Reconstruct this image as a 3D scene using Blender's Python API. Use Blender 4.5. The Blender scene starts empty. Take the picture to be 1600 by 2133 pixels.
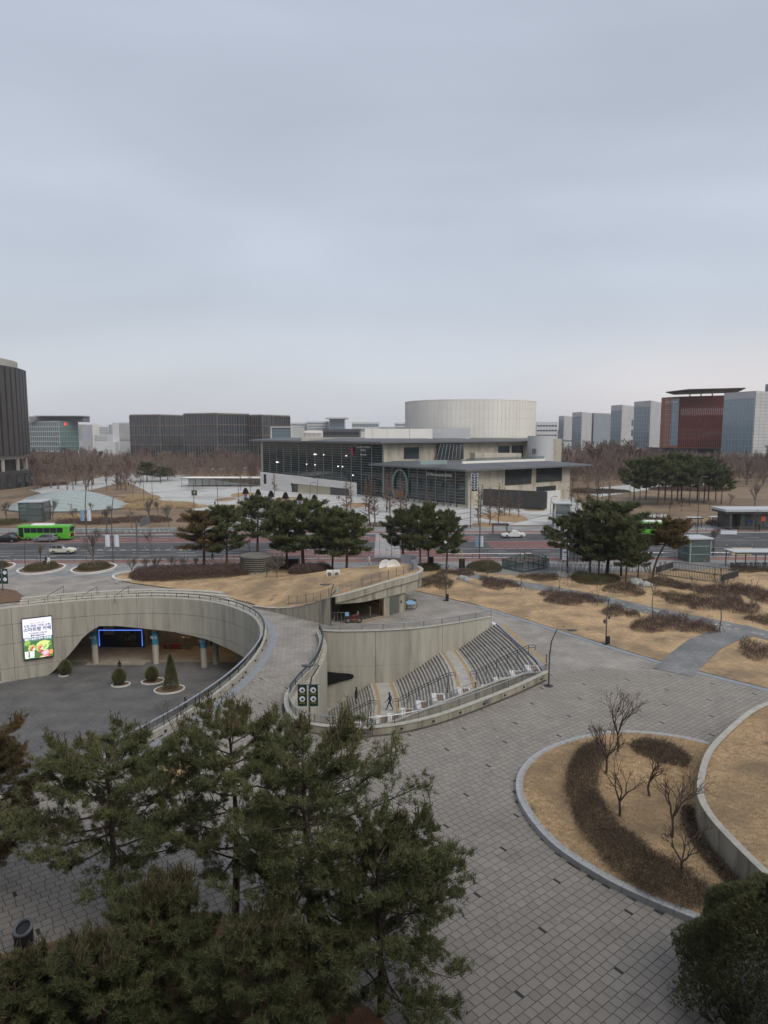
import bpy, math, random
import numpy as np
from mathutils import Vector, Matrix
from mathutils.geometry import tessellate_polygon, delaunay_2d_cdt
S = bpy.context.scene
COL = S.collection
R = math.radians
# ------------------------------------------------------------------ camera
CAMH = 21.0; FPX = 1420.0; CX = 800.0; CY = 1066.5; YHOR = 905.0
TH = math.atan((CY-YHOR)/FPX)
cam = bpy.data.cameras.new('camera'); camo = bpy.data.objects.new('camera', cam); COL.objects.link(camo)
cam.sensor_fit = 'VERTICAL'; cam.sensor_height = 24.0; cam.lens = 24.0*FPX/2133.0
cam.clip_start = 0.1; cam.clip_end = 20000
camo.location = (0, 0, CAMH); camo.rotation_euler = (math.pi/2-TH, 0, 0)
S.camera = camo
# ------------------------------------------------------------------ sky and sun
SUN_EL, SUN_AZ = 48.0, 142.0     # soft light from behind the viewer's right shoulder
W = bpy.data.worlds.new('World'); S.world = W; W.use_nodes = True
nt = W.node_tree; nt.nodes.clear()
def N(t, ty, **k):
    n = t.nodes.new(ty)
    for a, b in k.items(): setattr(n, a, b)
    return n
def wire(t, a, i, b, j): t.links.new(a.outputs[i], b.inputs[j])
sky = N(nt, 'ShaderNodeTexSky', sky_type='NISHITA'); sky.sun_disc = False
sky.sun_elevation = R(SUN_EL); sky.sun_rotation = R(SUN_AZ); sky.air_density = 1.6; sky.dust_density = 4.0; sky.altitude = 0
sc_ = N(nt, 'ShaderNodeVectorMath', operation='SCALE'); sc_.inputs['Scale'].default_value = 0.09
wire(nt, sky, 0, sc_, 0)
tc = N(nt, 'ShaderNodeTexCoord'); sep = N(nt, 'ShaderNodeSeparateXYZ'); wire(nt, tc, 'Generated', sep, 0)
rmp = N(nt, 'ShaderNodeValToRGB'); wire(nt, sep, 'Z', rmp, 0)
cr = rmp.color_ramp; cr.elements[0].position = 0.0; cr.elements[0].color = (.64, .645, .685, 1)
cr.elements[1].position = 1.0; cr.elements[1].color = (.455, .495, .58, 1)
for p, c in ((.06, (.60, .63, .685, 1)), (.18, (.52, .565, .655, 1)), (.45, (.49, .54, .635, 1))):
    e = cr.elements.new(p); e.color = c
# broad soft cloud sheets of the overcast
mp = N(nt, 'ShaderNodeMapping'); mp.inputs['Scale'].default_value = (1.1, 1.1, 4.5); wire(nt, tc, 'Generated', mp, 0)
nz = N(nt, 'ShaderNodeTexNoise'); nz.inputs['Scale'].default_value = 1.3; nz.inputs['Detail'].default_value = 4; nz.inputs['Roughness'].default_value = .45
nz.inputs['Distortion'].default_value = .4
wire(nt, mp, 0, nz, 'Vector')
mr = N(nt, 'ShaderNodeMapRange'); mr.inputs[1].default_value = .35; mr.inputs[2].default_value = .7; mr.inputs[3].default_value = .71; mr.inputs[4].default_value = .88
wire(nt, nz, 0, mr, 0)
ms = N(nt, 'ShaderNodeVectorMath', operation='SCALE'); wire(nt, rmp, 0, ms, 0); wire(nt, mr, 0, ms, 'Scale')
mix = N(nt, 'ShaderNodeMix', data_type='RGBA'); mix.inputs[0].default_value = .88
# the overcast thins towards the low right: a faint warm band near the horizon
dn = N(nt, 'ShaderNodeVectorMath', operation='DOT_PRODUCT'); dn.inputs[1].default_value = (.60, .79, .10); wire(nt, tc, 'Generated', dn, 0)
m1 = N(nt, 'ShaderNodeMapRange', interpolation_type='SMOOTHSTEP'); m1.inputs[1].default_value = .86; m1.inputs[2].default_value = 1.0; wire(nt, dn, 'Value', m1, 0)
m2 = N(nt, 'ShaderNodeMapRange', interpolation_type='SMOOTHSTEP'); m2.inputs[1].default_value = .16; m2.inputs[2].default_value = .04; wire(nt, sep, 'Z', m2, 0)
m3 = N(nt, 'ShaderNodeMath', operation='MULTIPLY'); wire(nt, m1, 0, m3, 0); wire(nt, m2, 0, m3, 1); m4 = N(nt, 'ShaderNodeMath', operation='MULTIPLY'); m4.inputs[1].default_value = .6; wire(nt, m3, 0, m4, 0)
wm_ = N(nt, 'ShaderNodeMix', data_type='RGBA'); wire(nt, m4, 0, wm_, 0); wire(nt, ms, 0, wm_, 6); wm_.inputs[7].default_value = (.72, .65, .645, 1)
wire(nt, sc_, 0, mix, 6); wire(nt, wm_, 2, mix, 7)
bg = N(nt, 'ShaderNodeBackground'); bg.inputs[1].default_value = 1.0; wire(nt, mix, 2, bg, 0)
ow = N(nt, 'ShaderNodeOutputWorld'); wire(nt, bg, 0, ow, 0)
sl = bpy.data.lights.new('sun', 'SUN'); sl.energy = 1.5; sl.angle = R(42); sl.color = (1, .95, .88)
so = bpy.data.objects.new('sun', sl); COL.objects.link(so); so.location = (0, 0, 200)
so.rotation_euler = (R(90-SUN_EL), 0, R(180-SUN_AZ))
vs = S.view_settings; vs.view_transform = 'Standard'; vs.look = 'None'; vs.exposure = 0.45; vs.gamma = 1.0; vs.use_curve_mapping = False
S.render.engine = 'CYCLES'; S.cycles.max_bounces = 5; S.cycles.diffuse_bounces = 3; S.cycles.glossy_bounces = 3
S.cycles.transmission_bounces = 4; S.cycles.transparent_max_bounces = 8; S.cycles.volume_bounces = 0
S.cycles.use_denoising = True; S.cycles.caustics_reflective = False; S.cycles.caustics_refractive = False
# ------------------------------------------------------------------ survey helpers (camera used as a theodolite to find ground points)
def ray(u, v):
    a = (u-CX)/FPX; b = (CY-v)/FPX
    return a, math.cos(TH)+b*math.sin(TH), -math.sin(TH)+b*math.cos(TH)
def G(u, v, z=0.0):
    d = ray(u, v); t = (z-CAMH)/d[2]; return (d[0]*t, d[1]*t)
def G3(u, v, z=0.0): return G(u, v, z)+(z,)
def D(u, v, Y):
    d = ray(u, v); t = Y/d[1]; return (d[0]*t, Y, CAMH+d[2]*t)
def ZA(v, Y): return D(800, v, Y)[2]
def PU(x, y, z=0):
    c, s = math.cos(TH), math.sin(TH); zz = z-CAMH
    f = y*c-zz*s; up = y*s+zz*c
    return CX+FPX*x/f, CY-FPX*up/f
def interp(x, xs, ys):
    return float(np.interp(x, xs, ys))
# ------------------------------------------------------------------ materials
MAT = {}
def mat(name, c, rough=.8, c2=None, scale=3.0, bump=0.0, bscale=None, metal=0.0, stretch=(1, 1, 1), detail=5, c3=None, s3=.3, t3=(.5, .65), c4=None, s4=1.0, t4=(.62, .72), st4=(1, 1, 1), spec=.4, var=None, emit=None, es=0, contrast=(.35, .65)):
    m = bpy.data.materials.new(name); m.use_nodes = True; t = m.node_tree; b = t.nodes['Principled BSDF']
    b.inputs['Roughness'].default_value = rough; b.inputs['Metallic'].default_value = metal
    b.inputs['Specular IOR Level'].default_value = spec
    b.inputs['Base Color'].default_value = (*c, 1)
    MAT[name] = m
    if emit: b.inputs['Emission Color'].default_value = (*emit, 1); b.inputs['Emission Strength'].default_value = es
    col = None
    if c2 or bump or c3:
        ge = N(t, 'ShaderNodeNewGeometry'); mpn = N(t, 'ShaderNodeMapping'); mpn.inputs['Scale'].default_value = stretch
        wire(t, ge, 'Position', mpn, 0)
    if c2:
        nz = N(t, 'ShaderNodeTexNoise'); nz.inputs['Scale'].default_value = scale; nz.inputs['Detail'].default_value = detail; nz.inputs['Roughness'].default_value = .6
        wire(t, mpn, 0, nz, 'Vector')
        r = N(t, 'ShaderNodeValToRGB'); r.color_ramp.elements[0].position = contrast[0]; r.color_ramp.elements[1].position = contrast[1]
        r.color_ramp.elements[0].color = (*c, 1); r.color_ramp.elements[1].color = (*c2, 1); wire(t, nz, 0, r, 0); col = (r, 0)
    if c3:
        n3 = N(t, 'ShaderNodeTexNoise'); n3.inputs['Scale'].default_value = s3; n3.inputs['Detail'].default_value = 6; n3.inputs['Roughness'].default_value = .65
        wire(t, mpn, 0, n3, 'Vector')
        m3 = N(t, 'ShaderNodeMapRange'); m3.inputs[1].default_value = t3[0]; m3.inputs[2].default_value = t3[1]; wire(t, n3, 0, m3, 0)
        x = N(t, 'ShaderNodeMix', data_type='RGBA'); wire(t, m3, 0, x, 0)
        if col: wire(t, col[0], col[1], x, 6)
        else: x.inputs[6].default_value = (*c, 1)
        x.inputs[7].default_value = (*c3, 1); col = (x, 2)
    if c4:   # a second layer of stains
        mp4 = N(t, 'ShaderNodeMapping'); mp4.inputs['Scale'].default_value = st4; mp4.inputs['Location'].default_value = (7.3, 3.1, 1.7); wire(t, ge, 'Position', mp4, 0)
        n4 = N(t, 'ShaderNodeTexNoise'); n4.inputs['Scale'].default_value = s4; n4.inputs['Detail'].default_value = 5; n4.inputs['Roughness'].default_value = .6; wire(t, mp4, 0, n4, 'Vector')
        m4 = N(t, 'ShaderNodeMapRange'); m4.inputs[1].default_value = t4[0]; m4.inputs[2].default_value = t4[1]; wire(t, n4, 0, m4, 0); x = N(t, 'ShaderNodeMix', data_type='RGBA'); wire(t, m4, 0, x, 0)
        wire(t, col[0], col[1], x, 6); x.inputs[7].default_value = (*c4, 1); col = (x, 2)
    if var:   # per-face random value carried by the mesh: second colour
        at = N(t, 'ShaderNodeAttribute', attribute_name='var'); x = N(t, 'ShaderNodeMix', data_type='RGBA')
        pw = N(t, 'ShaderNodeMath', operation='POWER'); pw.inputs[1].default_value = var[1]; wire(t, at, 'Fac', pw, 0); wire(t, pw, 0, x, 0)
        if col: wire(t, col[0], col[1], x, 6)
        else: x.inputs[6].default_value = (*c, 1)
        x.inputs[7].default_value = (*var[0], 1); col = (x, 2)
    if col: wire(t, col[0], col[1], b, 'Base Color')
    if bump:
        nb = N(t, 'ShaderNodeTexNoise'); nb.inputs['Scale'].default_value = bscale or scale*4; nb.inputs['Detail'].default_value = 6
        wire(t, mpn, 0, nb, 'Vector')
        bp = N(t, 'ShaderNodeBump'); bp.inputs['Strength'].default_value = bump; bp.inputs['Distance'].default_value = .05
        wire(t, nb, 0, bp, 'Height'); wire(t, bp, 0, b, 'Normal')
    return m
def brickmat(name, c1, c2, mortar, bw, rh, ms=.02, ang=0.0, rough=.65, c3=None, off=.5, bias=0, spec=.3):
    m = mat(name, c1, rough); t = m.node_tree; b = t.nodes['Principled BSDF']; b.inputs['Specular IOR Level'].default_value = spec
    ge = N(t, 'ShaderNodeNewGeometry'); mpn = N(t, 'ShaderNodeMapping'); mpn.inputs['Rotation'].default_value = (0, 0, -ang); wire(t, ge, 'Position', mpn, 0)
    br = N(t, 'ShaderNodeTexBrick'); br.offset = off; br.inputs['Scale'].default_value = 1; br.inputs['Brick Width'].default_value = bw; br.inputs['Row Height'].default_value = rh
    br.inputs['Mortar Size'].default_value = ms; br.inputs['Color1'].default_value = (*c1, 1); br.inputs['Color2'].default_value = (*c2, 1); br.inputs['Mortar'].default_value = (*mortar, 1)
    br.inputs['Bias'].default_value = bias
    wire(t, mpn, 0, br, 'Vector')
    nz = N(t, 'ShaderNodeTexNoise'); nz.inputs['Scale'].default_value = .35; nz.inputs['Detail'].default_value = 6; wire(t, ge, 'Position', nz, 'Vector')
    mr = N(t, 'ShaderNodeMapRange'); mr.inputs[1].default_value = .3; mr.inputs[2].default_value = .75; mr.inputs[3].default_value = .70; mr.inputs[4].default_value = 1.22; wire(t, nz, 0, mr, 0)
    sm = N(t, 'ShaderNodeVectorMath', operation='SCALE'); wire(t, br, 0, sm, 0); wire(t, mr, 0, sm, 'Scale'); wire(t, sm, 0, b, 'Base Color')
    return m
def glass(name, c=(.05, .07, .075), rough=.05, spec=.9, a=1.0):
    m = mat(name, c, rough, spec=spec)
    if a < 1:
        b = m.node_tree.nodes['Principled BSDF']; b.inputs['Alpha'].default_value = a
    return m
# ------------------------------------------------------------------ mesh builder
class MB:
    def __init__(s): s.v = []; s.f = []; s.m = []; s.cur = 0
    def add(s, vs, fs, mi=None):
        o = len(s.v); s.v += [tuple(p) for p in vs]; s.f += [tuple(i+o for i in f) for f in fs]; s.m += [s.cur if mi is None else mi]*len(fs); return s
    def box(s, cx, cy, cz, sx, sy, sz, rz=0, tx=1, ty=1, mi=None):
        "centre x,y, BASE z; tx,ty taper the top"
        c, n = math.cos(rz), math.sin(rz); P = []
        for z, fx, fy in ((cz, 1, 1), (cz+sz, tx, ty)):
            for a, b in ((-1, -1), (1, -1), (1, 1), (-1, 1)):
                x, y = a*sx/2*fx, b*sy/2*fy; P.append((cx+x*c-y*n, cy+x*n+y*c, z))
        return s.add(P, [(3, 2, 1, 0), (4, 5, 6, 7), (0, 1, 5, 4), (1, 2, 6, 5), (2, 3, 7, 6), (3, 0, 4, 7)], mi)
    def bar(s, a, b, w, h=None, up=(0, 0, 1), mi=None):
        "rectangular bar from a to b"
        a, b = Vector(a), Vector(b); d = (b-a); h = h or w
        if d.length < 1e-6: return s
        d.normalize(); u = Vector(up)
        if abs(d.dot(u)) > .98: u = Vector((1, 0, 0))
        x = d.cross(u).normalized()*w/2; y = x.cross(d).normalized()*h/2
        P = [a-x-y, a+x-y, a+x+y, a-x+y, b-x-y, b+x-y, b+x+y, b-x+y]
        return s.add(P, [(3, 2, 1, 0), (4, 5, 6, 7), (0, 1, 5, 4), (1, 2, 6, 5), (2, 3, 7, 6), (3, 0, 4, 7)], mi)
    def cyl(s, cx, cy, z0, z1, r0, r1=None, n=16, mi=None, cap=True):
        r1 = r0 if r1 is None else r1; P = []
        for z, r in ((z0, r0), (z1, r1)):
            for i in range(n): a = 2*math.pi*i/n; P.append((cx+r*math.cos(a), cy+r*math.sin(a), z))
        F = [(i, (i+1) % n, n+(i+1) % n, n+i) for i in range(n)]
        if cap: F += [tuple(range(n-1, -1, -1)), tuple(range(n, 2*n))]
        return s.add(P, F, mi)
    def lathe(s, prof, c=(0, 0, 0), n=16, mi=None, sx=1, sy=1):
        P = []; F = []
        for r, z in prof:
            for i in range(n): a = 2*math.pi*i/n; P.append((c[0]+sx*r*math.cos(a), c[1]+sy*r*math.sin(a), c[2]+z))
        for k in range(len(prof)-1):
            for i in range(n): F.append((k*n+i, k*n+(i+1) % n, (k+1)*n+(i+1) % n, (k+1)*n+i))
        F += [tuple(range(n-1, -1, -1)), tuple(range((len(prof)-1)*n, len(prof)*n))]
        return s.add(P, F, mi)
    def tube(s, pts, r, n=6, mi=None, closed=False, cap=True):
        pts = [Vector(p) for p in pts]; rr = r if isinstance(r, (list, tuple)) else [r]*len(pts); P = []; F = []; m = len(pts); px = None
        for i, p in enumerate(pts):
            if closed: d = pts[(i+1) % m]-pts[i-1]
            else: d = pts[min(i+1, m-1)]-pts[max(i-1, 0)]
            if d.length < 1e-9: d = Vector((0, 0, 1))
            d.normalize()
            if px is None:
                u = Vector((0, 0, 1)) if abs(d.z) < .9 else Vector((1, 0, 0)); px = d.cross(u).normalized()
            x = px-d*px.dot(d)
            if x.length < 1e-6: x = d.orthogonal()
            x.normalize(); px = x; y = d.cross(x)
            for k in range(n): a = 2*math.pi*k/n; P.append(p+(x*math.cos(a)+y*math.sin(a))*rr[i])
        for i in range(m if closed else m-1):
            j = (i+1) % m
            for k in range(n): F.append((i*n+k, i*n+(k+1) % n, j*n+(k+1) % n, j*n+k))
        if not closed and cap: F += [tuple(range(n-1, -1, -1)), tuple(range((m-1)*n, m*n))]
        return s.add(P, F, mi)
    def prism(s, poly, z0, z1, mi=None, mt=None):
        "vertical prism over an xy polygon; z1 may be a list"
        n = len(poly); zt = z1 if isinstance(z1, (list, tuple)) else [z1]*n; zb = z0 if isinstance(z0, (list, tuple)) else [z0]*n
        P = [(x, y, zb[i]) for i, (x, y) in enumerate(poly)]+[(x, y, zt[i]) for i, (x, y) in enumerate(poly)]
        tri = tessellate_polygon([[Vector((x, y, 0)) for x, y in poly]])
        s.add(P, [(i, (i+1) % n, n+(i+1) % n, n+i) for i in range(n)]+[tuple(reversed(t)) for t in tri], mi)
        o = len(s.v)-2*n
        for t in tri: s.f.append(tuple(o+n+i for i in t)); s.m.append((s.cur if mi is None else mi) if mt is None else mt)
        return s
    def strip(s, pts, zb, zt, th, closed=False, side=0, mi=None):
        "solid wall following pts; zb/zt numbers or lists; side 0 centred, 1 left only, -1 right only"
        m = len(pts); zb = zb if isinstance(zb, (list, tuple)) else [zb]*m; zt = zt if isinstance(zt, (list, tuple)) else [zt]*m
        P = []
        for i, p in enumerate(pts):
            a = pts[i-1] if (closed or i > 0) else pts[i]; b = pts[(i+1) % m] if (closed or i < m-1) else pts[i]
            d = Vector((b[0]-a[0], b[1]-a[1])); d = d.normalized() if d.length > 1e-9 else Vector((1, 0)); nx, ny = -d.y, d.x
            l, r = {0: (th/2, -th/2), 1: (th, 0), -1: (0, -th)}[side]
            P += [(p[0]+nx*l, p[1]+ny*l, zb[i]), (p[0]+nx*r, p[1]+ny*r, zb[i]), (p[0]+nx*r, p[1]+ny*r, zt[i]), (p[0]+nx*l, p[1]+ny*l, zt[i])]
        F = []
        for i in range(m if closed else m-1):
            j = (i+1) % m
            for k in range(4): F.append((i*4+k, i*4+(k+1) % 4, j*4+(k+1) % 4, j*4+k))
        if not closed: F += [(3, 2, 1, 0), tuple((m-1)*4+k for k in range(4))]
        return s.add(P, F, mi)
    def quad(s, a, b, c, d, mi=None): return s.add([a, b, c, d], [(0, 1, 2, 3)], mi)
    def mesh(s, name, mats=None, smooth=False):
        me = bpy.data.meshes.new(name); me.from_pydata(s.v, [], s.f)
        for m in ([mats] if isinstance(mats, str) else (mats or [])): me.materials.append(MAT[m])
        if len(me.materials) > 1: me.polygons.foreach_set('material_index', s.m)
        if smooth: me.polygons.foreach_set('use_smooth', [True]*len(me.polygons))
        me.update(); return me
    def obj(s, name, mats, parent=None, smooth=False, kind=None, label=None, world=True):
        o = bpy.data.objects.new(name, s.mesh(name, mats, smooth)); COL.objects.link(o)
        if parent is not None:
            o.parent = parent
            if world: o.matrix_parent_inverse = inv(parent)
        if kind: o['kind'] = kind
        if label: o['label'] = label
        return o
def wm(o):
    m = Matrix.LocRotScale(o.location, o.rotation_euler, o.scale)
    return m if o.parent is None else wm(o.parent) @ o.matrix_parent_inverse @ m
def inv(o): return wm(o).inverted()
def tag(o, label, cat, group=None):
    o['label'] = label; o['category'] = cat
    if group: o['group'] = group
    return o
def thing(name, label, cat, loc=(0, 0, 0), rz=0, group=None):
    o = bpy.data.objects.new(name, None); COL.objects.link(o); o.location = loc; o.rotation_euler = (0, 0, rz); o.empty_display_size = .3
    return tag(o, label, cat, group)
def struct(o): o['kind'] = 'structure'; return o
def link(name, me, parent=None, loc=(0, 0, 0), rot=(0, 0, 0), scale=(1, 1, 1)):
    o = bpy.data.objects.new(name, me); COL.objects.link(o); o.location = loc; o.rotation_euler = rot; o.scale = scale
    if parent is not None: o.parent = parent
    return o
KIDS = {}
def copy_tree(o, loc=None, rz=None, sc=None, label=None, group=None):
    c = o.copy(); COL.objects.link(c)
    if loc is not None: c.location = loc
    if rz is not None: c.rotation_euler = (0, 0, rz)
    if sc is not None: c.scale = sc if isinstance(sc, (tuple, list)) else (sc, sc, sc)
    if label: c['label'] = label
    if group: c['group'] = group
    def rec(a, b):
        for ch in a.children:
            d = ch.copy(); COL.objects.link(d); d.parent = b; d.matrix_parent_inverse = ch.matrix_parent_inverse; rec(ch, d)
    rec(o, c); return c
def npmesh(name, V, F, mats, var=None, smooth=False):
    V = np.asarray(V, dtype=np.float32).reshape(-1, 3); F = np.asarray(F, dtype=np.int32); n, k = F.shape
    me = bpy.data.meshes.new(name); me.vertices.add(len(V)); me.vertices.foreach_set('co', V.ravel())
    me.loops.add(n*k); me.loops.foreach_set('vertex_index', F.ravel()); me.polygons.add(n)
    me.polygons.foreach_set('loop_start', np.arange(0, n*k, k, dtype=np.int32))
    if var is not None:
        a = me.attributes.new('var', 'FLOAT', 'FACE'); a.data.foreach_set('value', np.asarray(var, dtype=np.float32))
    for m in ([mats] if isinstance(mats, str) else mats): me.materials.append(MAT[m])
    me.update(calc_edges=True); me.shade_flat(); return me
def smoothpath(pts, step=.6, closed=False):
    P = [Vector(p) for p in pts]; n = len(P); out = []
    for i in range(n if closed else n-1):
        if closed: a, b, c, d = P[i-1], P[i], P[(i+1) % n], P[(i+2) % n]
        else: a, b, c, d = P[max(i-1, 0)], P[i], P[i+1], P[min(i+2, n-1)]
        k = max(1, int((c-b).length/step))
        for j in range(k):
            t = j/k; out.append(.5*((2*b)+(-a+c)*t+(2*a-5*b+4*c-d)*t*t+(-a+3*b-3*c+d)*t**3))
    if not closed: out.append(P[-1])
    return [tuple(p) for p in out]
def arclen(pts):
    L = [0]
    for a, b in zip(pts, pts[1:]): L.append(L[-1]+math.dist(a[:2], b[:2]))
    return L
def along(pts, s, L=None):
    L = L or arclen(pts); s = max(0, min(L[-1], s))
    for i in range(len(L)-1):
        if s <= L[i+1]+1e-9:
            t = (s-L[i])/max(1e-9, L[i+1]-L[i]); a, b = pts[i], pts[i+1]
            p = tuple(a[k]+(b[k]-a[k])*t for k in range(len(a))); return p, math.atan2(b[1]-a[1], b[0]-a[0])
def sub(pts, s0, s1):
    L = arclen(pts); out = [along(pts, s0, L)[0]]+[p for p, l in zip(pts, L) if s0+.02 < l < s1-.02]+[along(pts, s1, L)[0]]
    return out
def inpoly(x, y, poly):
    c = False; j = len(poly)-1
    for i in range(len(poly)):
        xi, yi = poly[i][:2]; xj, yj = poly[j][:2]
        if (yi > y) != (yj > y) and x < (xj-xi)*(y-yi)/(yj-yi)+xi: c = not c
        j = i
    return c
def dpoly(x, y, poly):
    m = 1e9; n = len(poly)
    for i in range(n):
        ax, ay = poly[i][:2]; bx, by = poly[(i+1) % n][:2]; dx, dy = bx-ax, by-ay; l = dx*dx+dy*dy
        t = 0 if l < 1e-12 else max(0, min(1, ((x-ax)*dx+(y-ay)*dy)/l)); m = min(m, math.hypot(x-ax-t*dx, y-ay-t*dy))
    return m
def inpoly_np(P, poly):
    x, y = P[:, 0], P[:, 1]; c = np.zeros(len(P), bool); q = np.array([p[:2] for p in poly]); j = len(q)-1
    for i in range(len(q)):
        xi, yi = q[i]; xj, yj = q[j]
        if yi != yj: c ^= ((yi > y) != (yj > y)) & (x < (xj-xi)*(y-yi)/(yj-yi)+xi)
        j = i
    return c
def dpoly_np(P, poly):
    m = np.full(len(P), 1e18); q = np.array([p[:2] for p in poly]); n = len(q)
    for i in range(n):
        a = q[i]; d = q[(i+1) % n]-a; l = d@d; w = P-a; t = np.clip((w@d)/l, 0, 1) if l > 1e-12 else np.zeros(len(P)); r = w-t[:, None]*d; m = np.minimum(m, (r*r).sum(1))
    return np.sqrt(m)
def sheet(name, poly, z, m, holes=()):
    "flat polygon with holes"
    loops = [[Vector((p[0], p[1], 0)) for p in poly]]+[[Vector((p[0], p[1], 0)) for p in h] for h in holes]
    tri = tessellate_polygon(loops); V = [(p.x, p.y, z) for l in loops for p in l]
    b = MB()
    for t in tri:
        a, c, d = (Vector(V[i]) for i in t)
        b_ = (c-a).cross(d-a).z; b.f.append(tuple(t) if b_ > 0 else tuple(reversed(t))); b.m.append(0)
    b.v = V; return struct(b.obj(name, m))
def mound(name, poly, m, zf, step=1.0, parent=None):
    "polygon filled with a grid, height zf(x,y)"
    xs = [p[0] for p in poly]; ys = [p[1] for p in poly]; V = [Vector(p[:2]) for p in poly]; n = len(V); rnd = random.Random(3)
    E = [(i, (i+1) % n) for i in range(n)]; x = min(xs); cand = []
    while x < max(xs):
        y = min(ys)
        while y < max(ys):
            px, py = x+rnd.uniform(-.2, .2)*step, y+rnd.uniform(-.2, .2)*step
            cand.append((px, py)); y += step
        x += step
    Q = np.array(cand); Q = Q[inpoly_np(Q, poly)]; Q = Q[dpoly_np(Q, poly) > step*.35]; V += [Vector(q) for q in Q.tolist()]
    r = delaunay_2d_cdt(V, E, [], 1, 1e-5); b = MB(); b.v = [(p.x, p.y, zf(p.x, p.y)) for p in r[0]]; b.f = [tuple(f) for f in r[2]]; b.m = [0]*len(b.f)
    me_o = b.obj(name, m, parent, smooth=True)
    return me_o
FONT_CACHE = {}
def textmesh(body, size, m, extrude=.02, align='CENTER', bold=0.0):
    cu = bpy.data.curves.new('text', 'FONT'); cu.body = body; cu.size = size; cu.align_x = align; cu.align_y = 'CENTER'; cu.extrude = extrude; cu.offset = bold; cu.resolution_u = 2
    o = bpy.data.objects.new('text', cu); me = bpy.data.meshes.new_from_object(o); me.materials.clear(); me.materials.append(MAT[m])
    bpy.data.objects.remove(o); return me
# ================================================================== materials
mat('dry_ground', (.165, .115, .072), .95, (.25, .178, .112), .12, .4, 3, c3=(.10, .07, .05), s3=.035, t3=(.5, .7))
mat('dry_lawn', (.36, .235, .122), .95, (.57, .405, .235), 3.5, 1.0, 16, detail=9, c3=(.25, .178, .108), s3=.22, t3=(.42, .62), c4=(.16, .12, .082), s4=.5, t4=(.60, .72))
mat('dry_lawn_far', (.26, .17, .09), .95, (.36, .25, .14), .3, .3, 3, c3=(.14, .10, .065), s3=.06, t3=(.48, .7))
mat('pine_litter', (.17, .085, .045), .95, (.24, .13, .07), 1.2, .8, 12, c3=(.10, .06, .04), s3=.4)
mat('asphalt', (.062, .063, .066), .9, (.088, .088, .088), .25, .2, 20, c3=(.05, .05, .052), s3=.1)
mat('red_lane', (.155, .075, .070), .9, (.195, .10, .09), .25, .2, 10, c3=(.15, .085, .08), s3=.12)
mat('red_walk', (.20, .105, .088), .9, (.25, .14, .115), .5)
mat('road_paint', (.60, .60, .58), .8, (.42, .42, .41), 1.5)
mat('concrete', (.43, .405, .34), .85, (.335, .315, .265), 1.3, .25, 9, stretch=(1, 1, .10), c3=(.225, .21, .178), s3=1.1, t3=(.52, .76), c4=(.56, .545, .50), s4=1.6, t4=(.68, .76), st4=(1, 1, .05))
mat('concrete_dirty', (.40, .37, .295), .88, (.27, .245, .195), 1.6, .3, 9, stretch=(1, 1, .09), c3=(.12, .112, .092), s3=1.5, t3=(.5, .72), c4=(.50, .47, .40), s4=1.2, t4=(.66, .76), st4=(1, 1, .07))
mat('concrete_warm', (.50, .46, .375), .85, (.42, .385, .315), .5, .15, 5, stretch=(1, 1, .25), c3=(.30, .265, .21), s3=.3)
mat('coping', (.46, .44, .38), .8, (.36, .34, .30), 2.0)
mat('granite', (.33, .335, .34), .75, (.42, .42, .42), 6.0, .1, 60)
mat('white_stone', (.62, .61, .58), .7, (.50, .49, .46), 1.5)
mat('dark_metal', (.035, .036, .040), .45, metal=.3)
mat('grey_metal', (.20, .21, .22), .45, (.16, .17, .175), 2.0, metal=.5)
mat('steel', (.42, .43, .44), .35, metal=.8)
mat('white_paint', (.78, .78, .76), .5, (.68, .68, .66), 1.0)
mat('black_rubber', (.02, .02, .021), .8)
mat('soil', (.17, .105, .065), .95, (.11, .07, .045), 3, .6, 12)
mat('tactile', (.37, .265, .125), .85, (.29, .215, .12), 1.5)
brickmat('paving_far', (.335, .305, .268), (.288, .264, .232), (.13, .12, .112), .5, .41, .016, R(38))
brickmat('walk_tiles', (.30, .297, .288), (.25, .247, .24), (.15, .147, .143), .6, .3, .02, R(8))
brickmat('bowl_tiles', (.155, .152, .148), (.125, .123, .12), (.075, .074, .072), .45, .30, .025, R(5))
brickmat('path_tiles', (.185, .185, .182), (.235, .235, .23), (.12, .12, .118), .5, .35, .02, R(28))
brickmat('under_tiles', (.36, .32, .26), (.30, .27, .22), (.14, .12, .10), .9, .6, .02, R(5))
mat('far_plaza', (.50, .495, .47), .7, (.43, .425, .405), .08, c3=(.25, .235, .21), s3=.05, t3=(.5, .7))
mat('paver_bed', (.085, .08, .075), .95, (.06, .057, .055), 4)
mat('paver', (.30, .268, .23), .6, (.27, .242, .208), 7.0, .05, 40, var=((.235, .21, .18), 1.5), c3=(.205, .184, .158), s3=.16, t3=(.48, .72), c4=(.165, .147, .127), s4=.55, t4=(.57, .72))
mat('paver_dark', (.045, .042, .042), .85)
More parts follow.
